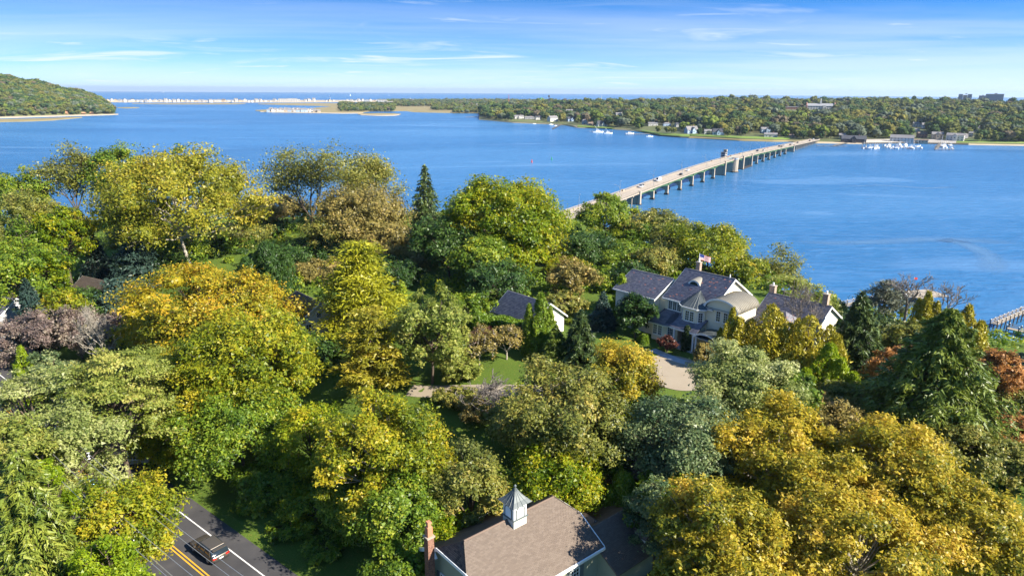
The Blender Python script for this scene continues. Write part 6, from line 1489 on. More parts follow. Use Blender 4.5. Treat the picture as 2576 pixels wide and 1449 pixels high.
FH = [  # column, foot row, width px, yaw, storeys, roof rise, wall, roof, label, options
    (1305, 299, 26, .3, 5.5, 3, far_white, tile_grey, 'white many-gabled house first on the spit of the far shore', dict(wing=True)),
    (1332, 300, 26, .1, 4, 2.4, far_grey, tile_grey, 'long low grey house second on the spit of the far shore', {}),
    (1353, 302, 15, .4, 6, 3, far_white, tile_dark, 'small white house with a dark roof left of the big white one', {}),
    (1390, 306.5, 27, .75, 8.5, 4.5, far_white, tile_grey, 'big white gabled house standing tall near the point', {}),
    (1436, 306, 22, .5, 6, 4, far_blue, tile_dark, 'blue-white house with a steep dark roof right of the big white one', dict(wing=True)),
    (1470, 313, 14, .2, 7, 3, far_white, tile_grey, 'narrow white tower-like house behind the sandy shore', dict(hip=True)),
    (1486, 316, 18, .6, 4, 2.5, far_tan, tile_brown, 'tan house among trees left of the black-roofed one', {}),
    (1514, 319, 27, .35, 4.5, 7, far_white, tile_dark, 'white house under a big black gambrel roof by the two white yachts', dict(wing=True)),
    (1642, 317, 26, .2, 5, 2, far_white, tile_grey, 'low white house half hidden by round shrubs on the slope', {}),
    (1677, 318, 20, .3, 5, 2, far_blue, tile_grey, 'blue-white house with a flat roof beside the dark shrubs', dict(hip=True)),
    (1708, 320, 22, .5, 5, 3, far_grey, tile_dark, 'grey house partly hidden left of the barn-roofed one', {}),
    (1738, 336, 34, .65, 6, 6, far_blue, tile_grey, 'barn-roofed blue house with a white gable near the bulkhead', dict(wing=True)),
    (1780, 339, 19, .2, 5.5, 3, far_white, tile_grey, 'plain white boathouse left of the dark-roofed house', dict(chim=False)),
    (1806, 340, 30, .15, 5, 5, far_blue, tile_dark, 'wide-gabled blue house with a dark roof right on the lawn', dict(wing=True)),
    (1928, 336, 32, .3, 7, 3, far_blue, tile_grey, 'tall pale blue house left of the bridge end', dict(wing=True)),
    (1938, 345, 34, .1, 4, 2.4, far_white, tile_grey, 'low white house before the tall pale blue one', {}),
    (1995, 347, 22, .2, 3, 2, far_tan, tile_brown, 'small brown-roofed cottage just left of the bridge end', {}),
    (2130, 347, 40, .05, 4, 2.5, far_white, tile_grey, 'long white low building behind the dark boathouse', dict(chim=False, wins=6)),
    (2146, 358, 62, .15, 5, 4.5, far_dark, tile_dark, 'black boathouse with a broad low roof right of the bridge end', dict(wing=True)),
    (2268, 357, 58, -.05, 6, 4, far_white, tile_grey, 'long white boat shed with a grey roof above the marina', dict(chim=False, wins=7, cat='shed')),
    (2316, 359, 34, .05, 3.5, 1.2, far_tan, tile_brown, 'flat tan-roofed shed at the marina beside the long white one', dict(chim=False, wins=4, cat='shed')),
    (2318, 347, 24, .5, 6, 3, far_brick, tile_brown, 'brown barn house behind the marina sheds', {}),
    (2356, 351, 28, .2, 8, 3, far_tan, tile_grey, 'tall tan house with dark upper windows behind the marina', dict(wing=True)),
    (2374, 338, 24, .1, 6, 3, far_dark, tile_dark, 'dark green house under trees behind the marina', {}),
    (2402, 354, 42, -.1, 8, 3, far_white, tile_grey, 'big white clubhouse with a small front gable at the marina', dict(wing=True, wins=5)),
    (2441, 345, 10, 0, 6, 2, far_white, tile_grey, 'slim white house at the corner of the straight street', dict(chim=False)),
    (2488, 340, 20, .2, 6, 3, far_grey, tile_dark, 'grey house on the right side of the straight street', {}),
    (2305, 320, 20, .4, 6, 3, far_white, tile_grey, 'white house in the trees above the long white shed', {}),
    (2330, 323, 24, .2, 6, 3.5, far_blue, tile_grey, 'blue-grey house in the trees above the marina', {}),
    (2300, 333, 22, .1, 4, 2, far_white, tile_grey, 'low white house just behind the long white shed', {}),
    (2030, 272, 16, .2, 6, 1, far_white, tile_grey, 'white flat-roofed building in the woods left of the school', dict(chim=False, hip=True)),
    (1992, 276, 34, .1, 7, 1, far_brick, tile_grey, 'long brick building in the woods left of the school', dict(chim=False, hip=True, wins=8)),
    (1560, 293, 26, .3, 6, 3, far_white, tile_grey, 'long white house alone in the woods above the yachts', {}),
    (1434, 283, 22, .1, 5, 3, far_white, tile_grey, 'white house in the woods right of the tall lattice tower', {}),
    (1300, 282, 14, .3, 4, 3, far_white, tile_grey, 'white cottage in the woods above the spit', {}),
    (1675, 296, 12, .3, 5, 3, far_tan, tile_grey, 'little tan house high in the woods in the middle', {}),
    (2475, 276, 14, .3, 5, 3, far_white, tile_grey, 'white house in the woods near the straight street', {}),
]
HS_SITES = []
for (px, py, wp, yaw, hh, rh, wl_, rf_, lb, kw) in FH:
    p, r = far_site(px, py); az = math.atan2(p[0], p[1]); d_ = r * math.cos(az) * .96; L_ = wp / FPX * d_ * .92
    far_house('house' if kw.get('cat', 'house') == 'house' else 'boat_shed', p[0], p[1], p[2], -az + yaw * .9, L_, max(6, min(12, L_ * .55)), hh, rh, wl_, rf_, lb, **{k: v for k, v in kw.items()})
    HS_SITES.append((px, r, wp / 2 + 3, py))
# school with a steeple
p, r = far_site(2063, 276); az = math.atan2(p[0], p[1]); Ls = 62 / FPX * r * .93
o = empty('school', p, -az + .12, 'large pale school with a white steeple and brick gable ends rising from the woods', 'school')
b = B(); b.prism([V3(-Ls / 2, -9, -3), V3(-Ls / 2, 9, -3), V3(-Ls / 2, 9, 10), V3(-Ls / 2, 0, 16), V3(-Ls / 2, -9, 10)], V3(Ls, 0, 0)); b.build('wall', far_white, o)
b = B()
for s in (1, -1): b.slab([V3(-Ls / 2, -s * 10, 9.6), V3(Ls / 2, -s * 10, 9.6), V3(Ls / 2, 0, 16.4), V3(-Ls / 2, 0, 16.4)], .4)
b.build('roof', mat('pale_roof', (.26, .26, .27), .7, .1), o)
for x in (-Ls / 2, Ls / 2): b = B(); b.prism([V3(x - 1, -11, -3), V3(x - 1, 11, -3), V3(x - 1, 11, 11), V3(x - 1, 2, 19), V3(x - 1, -2, 19), V3(x - 1, -11, 11)], V3(2.4, 0, 0)); b.build('gable_end', far_brick, o)
b = B(); b.box((Ls * .12, -10.5, 5), (7, 4, 13)); b.build('porch', far_white, o)
b = B(); b.box((0, 0, 18), (5, 5, 6)); b.box((0, 0, 22.5), (3.6, 3.6, 4)); s_ = b.build('steeple', far_white, o); b = B(); b.tube([(0, 0, 24.4), (0, 0, 31)], [1.6, .1], 8); b.build('spire', far_white, s_)
for i in range(10):
    for z in (2, 6.5): b = B(); b.box((-Ls * .43 + Ls * .86 * i / 9, -9.05, z), (2, .2, 2.4)); b.build('window', glass, o)
HS_SITES.append((2063, r, 36, 276))
# lattice tower with a dark head, masts, church spire
p, r = far_site(1380.5, 279); ht = 38 / FPX * r * .97; o = empty('water_tower', p, .2, 'slender dark tower with a small tank on top rising above the woods', 'tower')
b = B(); legs = [(math.cos(a_) , math.sin(a_)) for a_ in (.78, 2.36, 3.93, 5.5)]
for x, y in legs: b.tube([(x * 1.9, y * 1.9, -1), (x * 1.0, y * 1.0, ht * .86)], [.30, .24], 5)
for i in range(9):
    z0, z1 = ht * .86 * i / 9, ht * .86 * (i + 1) / 9; k0_, k1_ = 1.9 - .9 * i / 9, 1.9 - .9 * (i + 1) / 9
    for j in range(4): b.tube([(legs[j][0] * k0_, legs[j][1] * k0_, z0), (legs[(j + 1) % 4][0] * k1_, legs[(j + 1) % 4][1] * k1_, z1)], .16, 4)
b.build('lattice', mat('tower_steel', (.13, .12, .13), .6, .1), o)
b = B(); b.tube([(0, 0, ht * .84), (0, 0, ht * .87), (0, 0, ht * .96), (0, 0, ht)], [1.2, 2.6, 2.6, .4], 12); b.build('tank', far_dark, o)
b = B(); b.tube([(0, 0, ht * .66), (0, 0, ht * .69)], [2.2, 2.2], 10); b.build('platform', far_dark, o)
for px, y0, y1, m_, lb in ((1280, 252, 229, red_paint, 'thin red and white radio mast above the woods'), (1513, 252, 235, far_white, 'thin pale radio mast against the sea')):
    p = at_range(px, 2700, 0); p[2] = float(far_z(px, 2700)); ht = (y0 - y1) / FPX * 2700 + 12; o = empty('radio_mast', p, 0, lb, 'mast')
    b = B(); b.tube([(0, 0, 0), (0, 0, ht)], [.9, .5], 4); b.build('mast', m_, o)
p = at_range(1361, 2600, 0); p[2] = float(far_z(1361, 2600)); o = empty('church', p, 0, 'little church with a green spire behind the woods', 'church')
b = B(); b.box((0, 0, 6), (10, 16, 14)); b.box((0, -8, 12), (5, 5, 22)); b.build('wall', far_white, o); b = B(); b.tube([(0, -8, 23), (0, -8, 33)], [3, .1], 8); b.build('spire', green_paint, o)
# tower blocks on the skyline
def block(px0, px1, y0, y1, r, label, wings):
    p = at_range((px0 + px1) / 2, r, 0); az = math.atan2(p[0], p[1]); wd = (px1 - px0) / FPX * r * math.cos(az) ; d = ray((px0 + px1) / 2, y0); zt = H + d[2] / math.hypot(d[0], d[1]) * r; zb = float(far_z((px0 + px1) / 2, r)) - 2
    o = empty('tower_block', (p[0], p[1], zb), -az, label, 'apartment block'); hh = zt - zb
    for i in range(wings):
        w_ = wd / wings; x = -wd / 2 + w_ * (i + .5); dy = 4 * (i % 2); b = B(); b.span((x - w_ / 2, -9 + dy, 0), (x + w_ / 2 - (.8 if wings > 1 else 0), 9 + dy, hh - (3 if i % 2 else 0))); b.build('wall', tower_m if i % 2 == 0 else far_tan, o)
        nf = int(hh / 3.4); nc = max(3, int(w_ / 4.5))
        for f in range(nf - 1):
            b = B(); b.box((x, -9.1 + dy, 2.2 + f * 3.4), (w_ * .82, .3, 1.5)); b.build('window', mat('window_band', (.13, .19, .30), .25, .1), o)
    b = B(); b.box((wd * .05, 0, hh + 1.2), (wd * .14, 7, 3)); b.build('roof_house', tower_m, o)
block(2413, 2441, 237.5, 250, 3150, 'pair of brownish tower blocks with pale fins on the right skyline', 3)
block(2463, 2477, 241, 250, 3200, 'small square tower block left of the wide one', 1)
block(2482.5, 2519, 237, 253, 3150, 'wide slab-like tower block on the right skyline', 1)
# the row of houses on the barrier beach
rng = np.random.default_rng(21); protos = []
for i, (wl_, rf_, hh, rh, wg) in enumerate([(far_white, tile_grey, 8, 4, False), (far_white, tile_grey, 9.5, 4.5, True), (far_grey, tile_grey, 8, 4, True), (far_tan, tile_brown, 7, 4, False), (far_white, tile_dark, 10, 3, False)]):
    protos.append(far_house('beach_house', 0, 0, 0, 0, 15, 11, hh, rh, wl_, rf_, None, None, chim=False, wins=3, wing=wg))
used = set(); px = 270.0
names = ['white gabled', 'white cross-gabled', 'grey cross-gabled', 'tan low-gabled', 'white dark-roofed']
while px < 948:
    if 696 < px < 762 or 800 < px < 815 or 842 < px < 868: px += 6; continue
    i = int(rng.choice(5, p=[.34, .26, .16, .12, .12])); py = np.interp(px, [180, 600, 1050], [257.0, 257.6, 255.5]) - rng.uniform(.2, 1.6); r = rng_of(px, py, 2.5)
    p = at_range(px, r, drop(r) + 2.2); az = math.atan2(p[0], p[1]); o = protos[i] if i not in used else copy_tree(protos[i]); used.add(i)
    o.location = p; o.rotation_euler.z = -az + rng.uniform(-.5, .5) + (math.pi / 2 if rng.uniform() < .3 else 0); k = rng.uniform(.75, 1.25); o.scale = (k, k, k * rng.uniform(.9, 1.25))
    side = 'left part' if px < 480 else 'middle part' if px < 700 else 'right part'
    tag(o, f'{names[i]} house in the {side} of the beach row before the sea', 'beach house', f'{names[i]} beach houses, {side} of the row'); px += rng.uniform(8.5, 13.5)
for i, pr in enumerate(protos):
    if i not in used: bpy.data.objects.remove(pr)
for (px, wp, hh, nb_, lb) in ((712, 22, 15, 5, 'first long white terrace of apartments on the barrier beach'), (735, 22, 16, 6, 'second long white terrace of apartments on the barrier beach'), (750, 9, 13, 3, 'short end terrace of apartments on the barrier beach'), (960, 24, 11, 6, 'long white flat-roofed building at the right end of the beach row'), (921, 14, 9, 3, 'steep grey-roofed pavilion near the right end of the beach row'), (1032, 22, 12, 4, 'white hall with a pointed turret seen over the wooded neck')):
    r = rng_of(px, 256.2, 2.5); p = at_range(px, r, drop(r) + 2.2); az = math.atan2(p[0], p[1]); L_ = wp / FPX * r * math.cos(az)
    o = empty('apartment_terrace', p, -az, lb, 'apartments'); b = B(); b.span((-L_ / 2, -8, -1), (L_ / 2, 8, hh)); b.build('wall', far_white, o)
    b = B()
    for j in range(nb_): x = -L_ / 2 + L_ * (j + .5) / nb_; b.prism([V3(x - L_ / nb_ / 2, -8.4, hh), V3(x + L_ / nb_ / 2, -8.4, hh), V3(x, -8.4, hh + 4)], V3(0, 16.8, 0))
    b.build('roof', tile_grey, o)
    for j in range(nb_):
        x = -L_ / 2 + L_ * (j + .5) / nb_
        for z in np.arange(2, hh - 1.5, 3.4): b = B(); b.box((x, -8.05, z), (L_ / nb_ * .6, .3, 1.7)); b.build('window', glass, o)
    if px == 1032: b = B(); b.tube([(0, 0, hh), (0, 0, hh + 5), (0, 0, hh + 13)], [2.6, 2.4, .1], 8); b.build('turret', far_white, o)
# the crowded white village on the peninsula tip
pr2 = [far_house('village_house', 0, 0, 0, 0, 12, 9, hh, rh, wl_, rf_, None, None, chim=False, wins=3, wing=wg) for wl_, rf_, hh, rh, wg in ((far_white, tile_grey, 6.5, 3.5, True), (far_blue, tile_grey, 7.5, 3, False), (far_tan, tile_grey, 6, 4, False))]
nm2 = ['white cross-gabled', 'blue-grey', 'tan']; u2 = set()
for row in range(3):
    px = 672 + row * 4
    while px < 808 - row * 10:
        i = int(rng.choice(3, p=[.55, .25, .2])); py = 281.6 - row * 1.9 + rng.uniform(-.4, .4) + (px - 672) * .012; r = rng_of(px, py, 1.4); p = at_range(px, r, drop(r) + 1.0); az = math.atan2(p[0], p[1])
        o = pr2[i] if i not in u2 else copy_tree(pr2[i]); u2.add(i); o.location = p; o.rotation_euler.z = -az + rng.uniform(-.3, .3) + (math.pi / 2 if rng.uniform() < .4 else 0); o.scale = (rng.uniform(.8, 1.1),) * 3
        rw_ = ('front', 'middle', 'back')[row]; tag(o, f'{nm2[i]} house in the {rw_} row of the crowded village on the low peninsula tip', 'house', f'{nm2[i]} village houses, {rw_} row'); px += rng.uniform(8.5, 12)
for i, px, py in ((0, 1117, 268.5), (1, 1201, 268), (0, 1118, 264)):
    r = rng_of(px, py, 1.2); p = at_range(px, r, drop(r) + 1.0); o = copy_tree(pr2[i]); o.location = p; o.scale = (1.05,) * 3; tag(o, ('white house between dark trees on the wooded neck', 'blue-grey house at the edge of the tan marsh meadow', 'second white house deeper in the wooded neck')[(1117, 1201, 1118).index(px)], 'house')

# boats and docks
def hull(L, Wd, z0, z1):
    st = [(-.5, .80, 0), (-.3, .95, 0), (0, 1, 0), (.25, .86, .05), (.42, .42, .18), (.5, .04, .3)]
    return [[(x * L, -w * Wd / 2 * .75, z0), (x * L, w * Wd / 2 * .75, z0), (x * L, w * Wd / 2, z1 + dz * L * .12), (x * L, -w * Wd / 2, z1 + dz * L * .12)] for x, w, dz in st]
def boat(name, kind, L):
    r = empty(name); b = B(); b.loft(hull(L, L * .32, -.3, L * .10)); b.build('hull', hull_w, r)
    h0 = L * .10
    if kind in ('cruiser', 'motor'):
        b = B(); b.loft([[(-L * .22, y, h0), (L * .20, y * .8, h0), (L * .12, y * .7, h0 + L * .11), (-L * .20, y * .8, h0 + L * .12)] for y in (-L * .12, L * .12)]); b.build('cabin', hull_w, r)
        b = B(); b.box((-L * .02, 0, h0 + L * .075), (L * .26, L * .215, L * .035)); b.build('windscreen', glass, r)
        if kind == 'cruiser':
            b = B(); b.box((-L * .08, 0, h0 + L * .20), (L * .22, L * .17, L * .015)); b.tube([(-L * .17, 0, h0 + L * .12), (-L * .17, 0, h0 + L * .34)], .06, 5); b.tube([(0, 0, h0 + L * .11), (0, 0, h0 + L * .2)], .05, 5); b.build('flybridge', hull_w, r)
            b = B(); [b.tube([(-L * .05, s * L * .1, h0 + L * .15), (-L * .30, s * L * .2, h0 + L * .52)], .05, 4) for s in (1, -1)]; b.build('outrigger', hull_w, r)
        b = B(); b.box((-L * .36, 0, h0 * .95), (L * .26, L * .25, .06)); b.build('deck', wood_grey, r)
    else:
        b = B(); b.box((L * .02, 0, h0 + .25), (L * .3, L * .15, .5), 0, .8); b.build('cabin', hull_w, r)
        b = B(); b.tube([(L * .08, 0, h0), (L * .08, 0, L * 1.25)], [.1, .06], 6); m_ = b.build('mast', hull_w, r)
        if kind == 'sail':
            b = B(); b.prism([(L * .06, 0, h0 + 1), (-L * .36, .3, h0 + 1), (L * .06, 0, L * 1.2)], (0, .06, 0)); b.build('sail', hull_w, m_)
            b = B(); b.prism([(L * .10, 0, L * 1.1), (L * .46, 0, h0 + .6), (L * .10, -.2, h0 + 1)], (0, .06, 0)); b.build('sail', hull_w, m_)
        else: b = B(); b.tube([(L * .06, 0, h0 + 1.3), (-L * .36, 0, h0 + 1.2)], .14, 6); b.build('boom', far_blue, m_)
    return r
def on_sea(px, py): r = rng_of(px, py); return at_range(px, r, drop(r) + .05)
PB = {k: boat('motor_boat' if k == 'motor' else 'yacht' if k == 'cruiser' else 'sailing_boat', k, L) for k, L in (('cruiser', 13.0), ('motor', 7.5), ('moored', 9.0), ('sail', 12.0))}; ub = set()
def put_boat(kind, px, py, rz, k, label, group=None, cat='boat'):
    o = PB[kind] if kind not in ub else copy_tree(PB[kind]); ub.add(kind); o.location = on_sea(px, py); o.rotation_euler.z = rz; o.scale = (k,) * 3; return tag(o, label, cat, group)
put_boat('cruiser', 1508, 334, .2, 1.5, 'large white sport yacht at the pier, left of the pair'); put_boat('cruiser', 1534, 337, .1, 1.15, 'smaller white sport yacht beside the red-topped post')
put_boat('motor', 1589, 337.5, .1, 2.0, 'white motor boat at the long thin dock'); put_boat('motor', 1640, 345.0, .05, 1.5, 'low white boat lying by the bulkhead lawn'); put_boat('motor', 1388, 314.5, .2, 1.4, 'white boat on the beach dock under the big white house'); put_boat('motor', 1400, 318, .4, 1.2, 'white skiff at the slanting dock'); put_boat('motor', 1345, 312.5, .2, 1.0, 'small white skiff near the point')
rngb = np.random.default_rng(5)
for j, (x0, x1, n, lb) in enumerate(((2188, 2226, 7, 'left'), (2242, 2342, 19, 'middle'), (2376, 2420, 9, 'right'))):
    for i in range(n):
        kd = ('motor', 'cruiser', 'moored', 'motor')[int(rngb.integers(0, 4))]; px = x0 + (x1 - x0) * (i + .5) / n
        put_boat(kd, px, rngb.uniform(367.5, 376.5), math.pi / 2 * rngb.choice([1, -1]) + rngb.normal(0, .15) - .5, rngb.uniform(.95, 1.35), {'motor': 'white motor boat', 'cruiser': 'white cabin cruiser with outriggers', 'moored': 'white boat with a bare mast'}[kd] + f' in the {lb} cluster of the marina', f'{kd} boats, {lb} marina cluster')
for px, py, k, lb in ((830, 248.0, 1.7, 'biggest white sail on the sea, just above the beach row'), (882, 241.5, 1.5, 'white sail right of the biggest one, near the horizon'), (979, 242.0, 1.4, 'white sail furthest right above the beach row'), (1368 - 160 + 105, 246, 1.3, 'white sail over the wooded neck'), (2374, 245.5, 1.3, 'white sail on the strip of sea above the right woods')): put_boat('sail', px, py, rngb.uniform(0, 6), k, lb, None, 'sailing boat')
put_boat('motor', 413, 232.8, .2, 6.0, 'pale ship on the horizon right of the headland')
for k in PB:
    if k not in ub: pass
def dock(label, pts, z=1.3, wd=1.6, step=4.5, tall=1.0):
    P_ = [on_sea(*p) for p in pts]; o = empty('dock', (0, 0, 0), 0, label, 'dock')
    for a_, c_ in zip(P_[:-1], P_[1:]):
        d_ = (c_ - a_)[:2]; L_ = np.linalg.norm(d_); d_ /= L_; b = B(); m_ = (a_ + c_) / 2; b.box((m_[0], m_[1], m_[2] + z), (L_, wd, .3), math.atan2(d_[1], d_[0])); b.build('planking', wood_grey, o)
        b = B(); n_ = np.array([-d_[1], d_[0]])
        for i in range(int(L_ / step) + 1):
            for s in (1, -1): q = a_[:2] + d_ * i * step + n_ * s * wd * .5; b.tube([(*q, a_[2] - 2), (*q, a_[2] + z + tall)], .2, 5)
        b.build('pilings', pile_m if tall < 2 else wood_grey, o, kind='stuff')
    return o
dock('dock with the two white yachts below the black-roofed house', [(1487, 333), (1545, 333.5)], tall=2.5); dock('long thin dock on dark piles in the middle of the far shore', [(1578, 340.5), (1640, 339)]); dock('slanting pale dock below the big white house', [(1392, 326), (1410, 317)])
dock('thin dock off the sandy point', [(1170, 296.5), (1240, 294.5)]); dock('dark piles in a row right of the bridge end', [(2070, 370), (2148, 371)], 1.0, .6, 9); dock('slanting jetty beside the black boathouse', [(2112, 370), (2150, 362)])
dock('first pier of the marina, by the black boathouse side', [(2186, 375), (2228, 376)], 1.2, 1.6, 5, 4.5); dock('second marina pier, longest of the three', [(2238, 374), (2345, 378)], 1.2, 1.6, 5, 4.5); dock('third marina pier at the straight street', [(2374, 379), (2424, 379)], 1.2, 1.6, 5, 4.5); dock('marina pier running to the shore by the clubhouse', [(2376, 378), (2388, 366)], 1.2, 1.6, 5, 3.5)
# bulkheads, beaches, lawns, street
def shore_band(name, pts, z0, z1, d0, d1, m, kind='structure', label=None, cat=None, n=40):
    px_ = np.linspace(pts[0], pts[1], n); V = []
    for q in px_:
        r = float(np.interp(q, SHX, SHR)); V.append([at_range(q, r + d0, z0 + drop(r)), at_range(q, r + d0 + .1, z1 + drop(r)), at_range(q, r + d1, max(z1 + drop(r) + .05, float(far_z(q, r + d1)) + .12))])
    V = np.array(V); a, k = V.shape[:2]; idx = np.arange(a * k).reshape(a, k); F = np.stack([idx[:-1, :-1], idx[1:, :-1], idx[1:, 1:], idx[:-1, 1:]], -1).reshape(-1, 4)
    o = np_obj(name, np_mesh(name, V.reshape(-1, 3), F, m)); return tag(o, label, cat, None, kind if label is None else None)
shore_band('far_beach', (1205, 1480), -1, .5, -3, 26, sand); shore_band('far_beach', (1550, 1610), -1, .5, -3, 24, sand); shore_band('reed_shore', (1740, 2045), -1, .8, -6, 10, marsh_m)
shore_band('far_beach', (2066, 2185), -1, .5, -3, 14, sand); shore_band('far_beach', (2458, 2800), -1, .6, -2, 24, sand)
shore_band('far_lawn', (1250, 1420), 1.3, 1.7, 26, 60, park_m); shore_band('far_lawn', (1455, 1545), 1.3, 1.9, 4, 40, park_m); shore_band('far_lawn', (1620, 1745), 1.2, 1.9, 6, 46, park_m); shore_band('far_lawn', (1745, 2000), 2.2, 3.0, 12, 60, park_m); shore_band('far_lawn', (2426, 2800), 1.3, 2.4, 24, 75, park_m); shore_band('marina_yard', (2190, 2425), .6, 2.2, 2, 62, mat('yard_gravel', (.33, .30, .26), .9, .2, .05))
for a_, c_, lb in ((1475, 1535, 'short dark timber bulkhead by the two yachts'), (1640, 1742, 'dark timber bulkhead under the sloping lawn'), (1742, 1985, 'long black timber bulkhead along the lawn left of the bridge'), (2186, 2456, 'dark timber bulkhead behind the marina')):
    shore_band('bulkhead', (a_, c_), -1, 2.6 if a_ == 1742 else 1.8, 10 if a_ == 1742 else 0, 11 if a_ == 1742 else 1.5, bulk_m, 'structure', lb, 'sea wall')
V = []
for f in np.linspace(0, 1, 30):
    px_ = 2440 + (2484 - 2440) * f; r = rng_of(2440, 356) * (1 - f) + 1700 * f; a_, c_ = at_range(px_ - 11 * (1 - f * .45), r, 0), at_range(px_ + 11 * (1 - f * .45), r, 0); V.append([(a_[0], a_[1], float(far_z(px_, r)) + .3), (c_[0], c_[1], float(far_z(px_, r)) + .3)])
V = np.array(V); idx = np.arange(60).reshape(30, 2); F = np.stack([idx[:-1, 0], idx[:-1, 1], idx[1:, 1], idx[1:, 0]], -1); tag(np_obj('far_street', np_mesh('far_street', V.reshape(-1, 3), F, mat('far_asphalt', (.26, .25, .25), .9, .1))), kind='structure')
pcar = [fw, fd]
for i, f in enumerate((.12, .2, .28, .36, .45, .52)):
    px_ = 2440 + 44 * f + (6 if i % 2 else -7) * (1 - f * .45); r = rng_of(2440, 356) * (1 - f) + 1700 * f; p = at_range(px_, r, float(far_z(px_, r)) + .3); o = copy_tree(pcar[i % 2]); o.location = p; o.rotation_euler.z = math.pi / 2 - .65
    tag(o, ('white' if i % 2 == 0 else 'dark') + ' car parked along the straight street on the far shore', 'car', 'cars on the straight far street')
# channel buoys, gulls
for px, py, m_, lb in ((1340, 409, red_paint, 'small red channel buoy afloat left of the bridge'), (1391, 402, green_paint, 'small green channel buoy afloat left of the bridge')):
    o = empty('buoy', on_sea(px, py), 0, lb, 'buoy'); b = B(); b.tube([(0, 0, -.4), (0, 0, .5), (0, 0, .6), (0, 0, 2.6)], [1.0, 1.0, .5, .35], 10); b.build('float', m_, o); b = B(); b.tube([(0, 0, 2.6), (0, 0, 3.3)], [.3, .05], 8); b.build('topmark', m_, o)

# woods: every crown that can be told apart at the shore and on the headland is a tree of its own, the mass behind is one stand
def far_crown(seed, tall=1.0, conifer=False):
    rng = np.random.default_rng(seed); V = []; F = []; T = []; k = 0
    nl = 22 if not conifer else 8
    for i in range(nl):
        if conifer: t_ = i / nl; c = np.array([rng.normal(0, .03), rng.normal(0, .03), .18 + .74 * t_]); r = np.array([.30, .30, .13]) * (1.08 - t_)
        else:
            d = unit(rng.normal(0, 1, 3) + np.array([0, 0, .25])); c = np.array([0, 0, .56]) + d * np.array([.31, .31, .27 * tall]) * rng.uniform(.6, 1.08); r = np.array([.17, .17, .15]) * rng.uniform(.7, 1.25)
        dd = 1 + .20 * np.sin(IV @ rng.normal(0, 3.4, 3)) + rng.normal(0, .07, len(IV)); V.append(c + IV * dd[:, None] * r); F.append(IF + k); k += len(IV); T.append(np.full(len(IF), np.clip(.5 + rng.normal(0, .14), 0, 1)) + rng.normal(0, .05, len(IF)))
    V = np.concatenate(V); F = np.concatenate(F); T = np.concatenate(T)
    n = 650; q = rng.integers(0, len(V), n); C = V[q] + rng.normal(0, .022, (n, 3)); Vl, Fl = leaves(C, unit(C - np.array([0, 0, .5])) + np.array([0, 0, .3]), np.full(n, .075), rng)
    me = bpy.data.meshes.new('crown')
    VV = np.concatenate([V, Vl]).astype(np.float32); ls = np.concatenate([F.ravel(), (Fl + len(V)).ravel()]).astype(np.int32); st = np.arange(0, (len(F) + n) * 3, 3).astype(np.int32); tot = np.full(len(F) + n, 3).astype(np.int32)
    me.vertices.add(len(VV)); me.vertices.foreach_set('co', VV.ravel()); me.loops.add(len(ls)); me.loops.foreach_set('vertex_index', ls); me.polygons.add(len(st)); me.polygons.foreach_set('loop_start', st); me.polygons.foreach_set('loop_total', tot)
    at = me.attributes.new('tint', 'FLOAT', 'FACE'); at.data.foreach_set('value', np.concatenate([T, np.clip(.5 + rng.normal(0, .2, n), 0, 1)]).astype(np.float32)); me.update(calc_edges=True); return me
tbt = Tubes(); tbt.path([[0, 0, -.05], [0, 0, .2], [0, 0, .5]], [.022, .016, .008], 5); TRUNK = tbt.mesh('trunk', bark)
FM = {k: leaf_mat('far_leaves_' + k, v, .18, .8, 1.45, .08) for k, v in (('deep green', G((.018, .036, .014), (.036, .062, .020), (.065, .095, .028))), ('olive', G((.045, .055, .016), (.085, .092, .024), (.135, .135, .034))), ('fresh green', G((.050, .075, .014), (.095, .125, .022), (.15, .18, .03))), ('golden', G((.080, .078, .020), (.135, .122, .028), (.19, .16, .035))), ('russet', G((.070, .058, .036), (.110, .088, .055), (.15, .12, .07))), ('grey-green', G((.055, .070, .046), (.090, .108, .068), (.14, .155, .10))))}
FK = list(FM); CR = [far_crown(i, (1.0, .8, 1.2)[i % 3]) for i in range(4)] + [far_crown(11, 1, True)]
FP = {}
for k in FK:
    for i, me in enumerate(CR): m2 = me.copy(); m2.materials.append(FM[k]); FP[k, i] = m2
def far_tree(p, ht, wd, kind, shape, rz, label, group):
    o = empty('tree', p, rz, label, 'tree', group); sc = (wd / .98, wd / .98, ht)
    c = inst('crown', FP[kind, shape], o, sc=sc); t_ = inst('trunk', TRUNK, o, sc=(ht, ht, ht)); return o
rng = np.random.default_rng(33)
def near_zone(px):
    for a_, lb in ((1300, 'above the sandy spit'), (1420, 'behind the big white house'), (1560, 'behind the two white yachts'), (1700, 'above the sloping lawn'), (1860, 'behind the blue houses'), (2060, 'left of the bridge end'), (2190, 'behind the black boathouse'), (2340, 'behind the long white shed'), (2440, 'behind the marina clubhouse')):
        if px < a_: return lb
    return 'on the park lawn right of the straight street'
def blocked(px, r, ht=14.0, wpx=8):
    # keep the houses, the street, lawns and yards in view: no tree on them or close in front of them
    for hx, hr, hw2, hy_ in HS_SITES:
        if abs(px - hx) < hw2 + wpx * .35 and hr - (95 if hy_ > 330 else 400 if hy_ < 277 else 250) < r < hr + 14: return True
    if r < 1750:
        f = (r - 960) / (1700 - 960); cx_ = 2440 + 44 * f
        if -15 * (1 - f * .4) < px - cx_ < 32 * (1 - f * .4) and f > -.3: return True
    rs_ = float(np.interp(px, SHX, SHR))
    if r - rs_ < (64 if 1745 < px < 2000 or 2190 < px < 2440 else 44): return True
    return False
cand = []
ring_r = 910.0
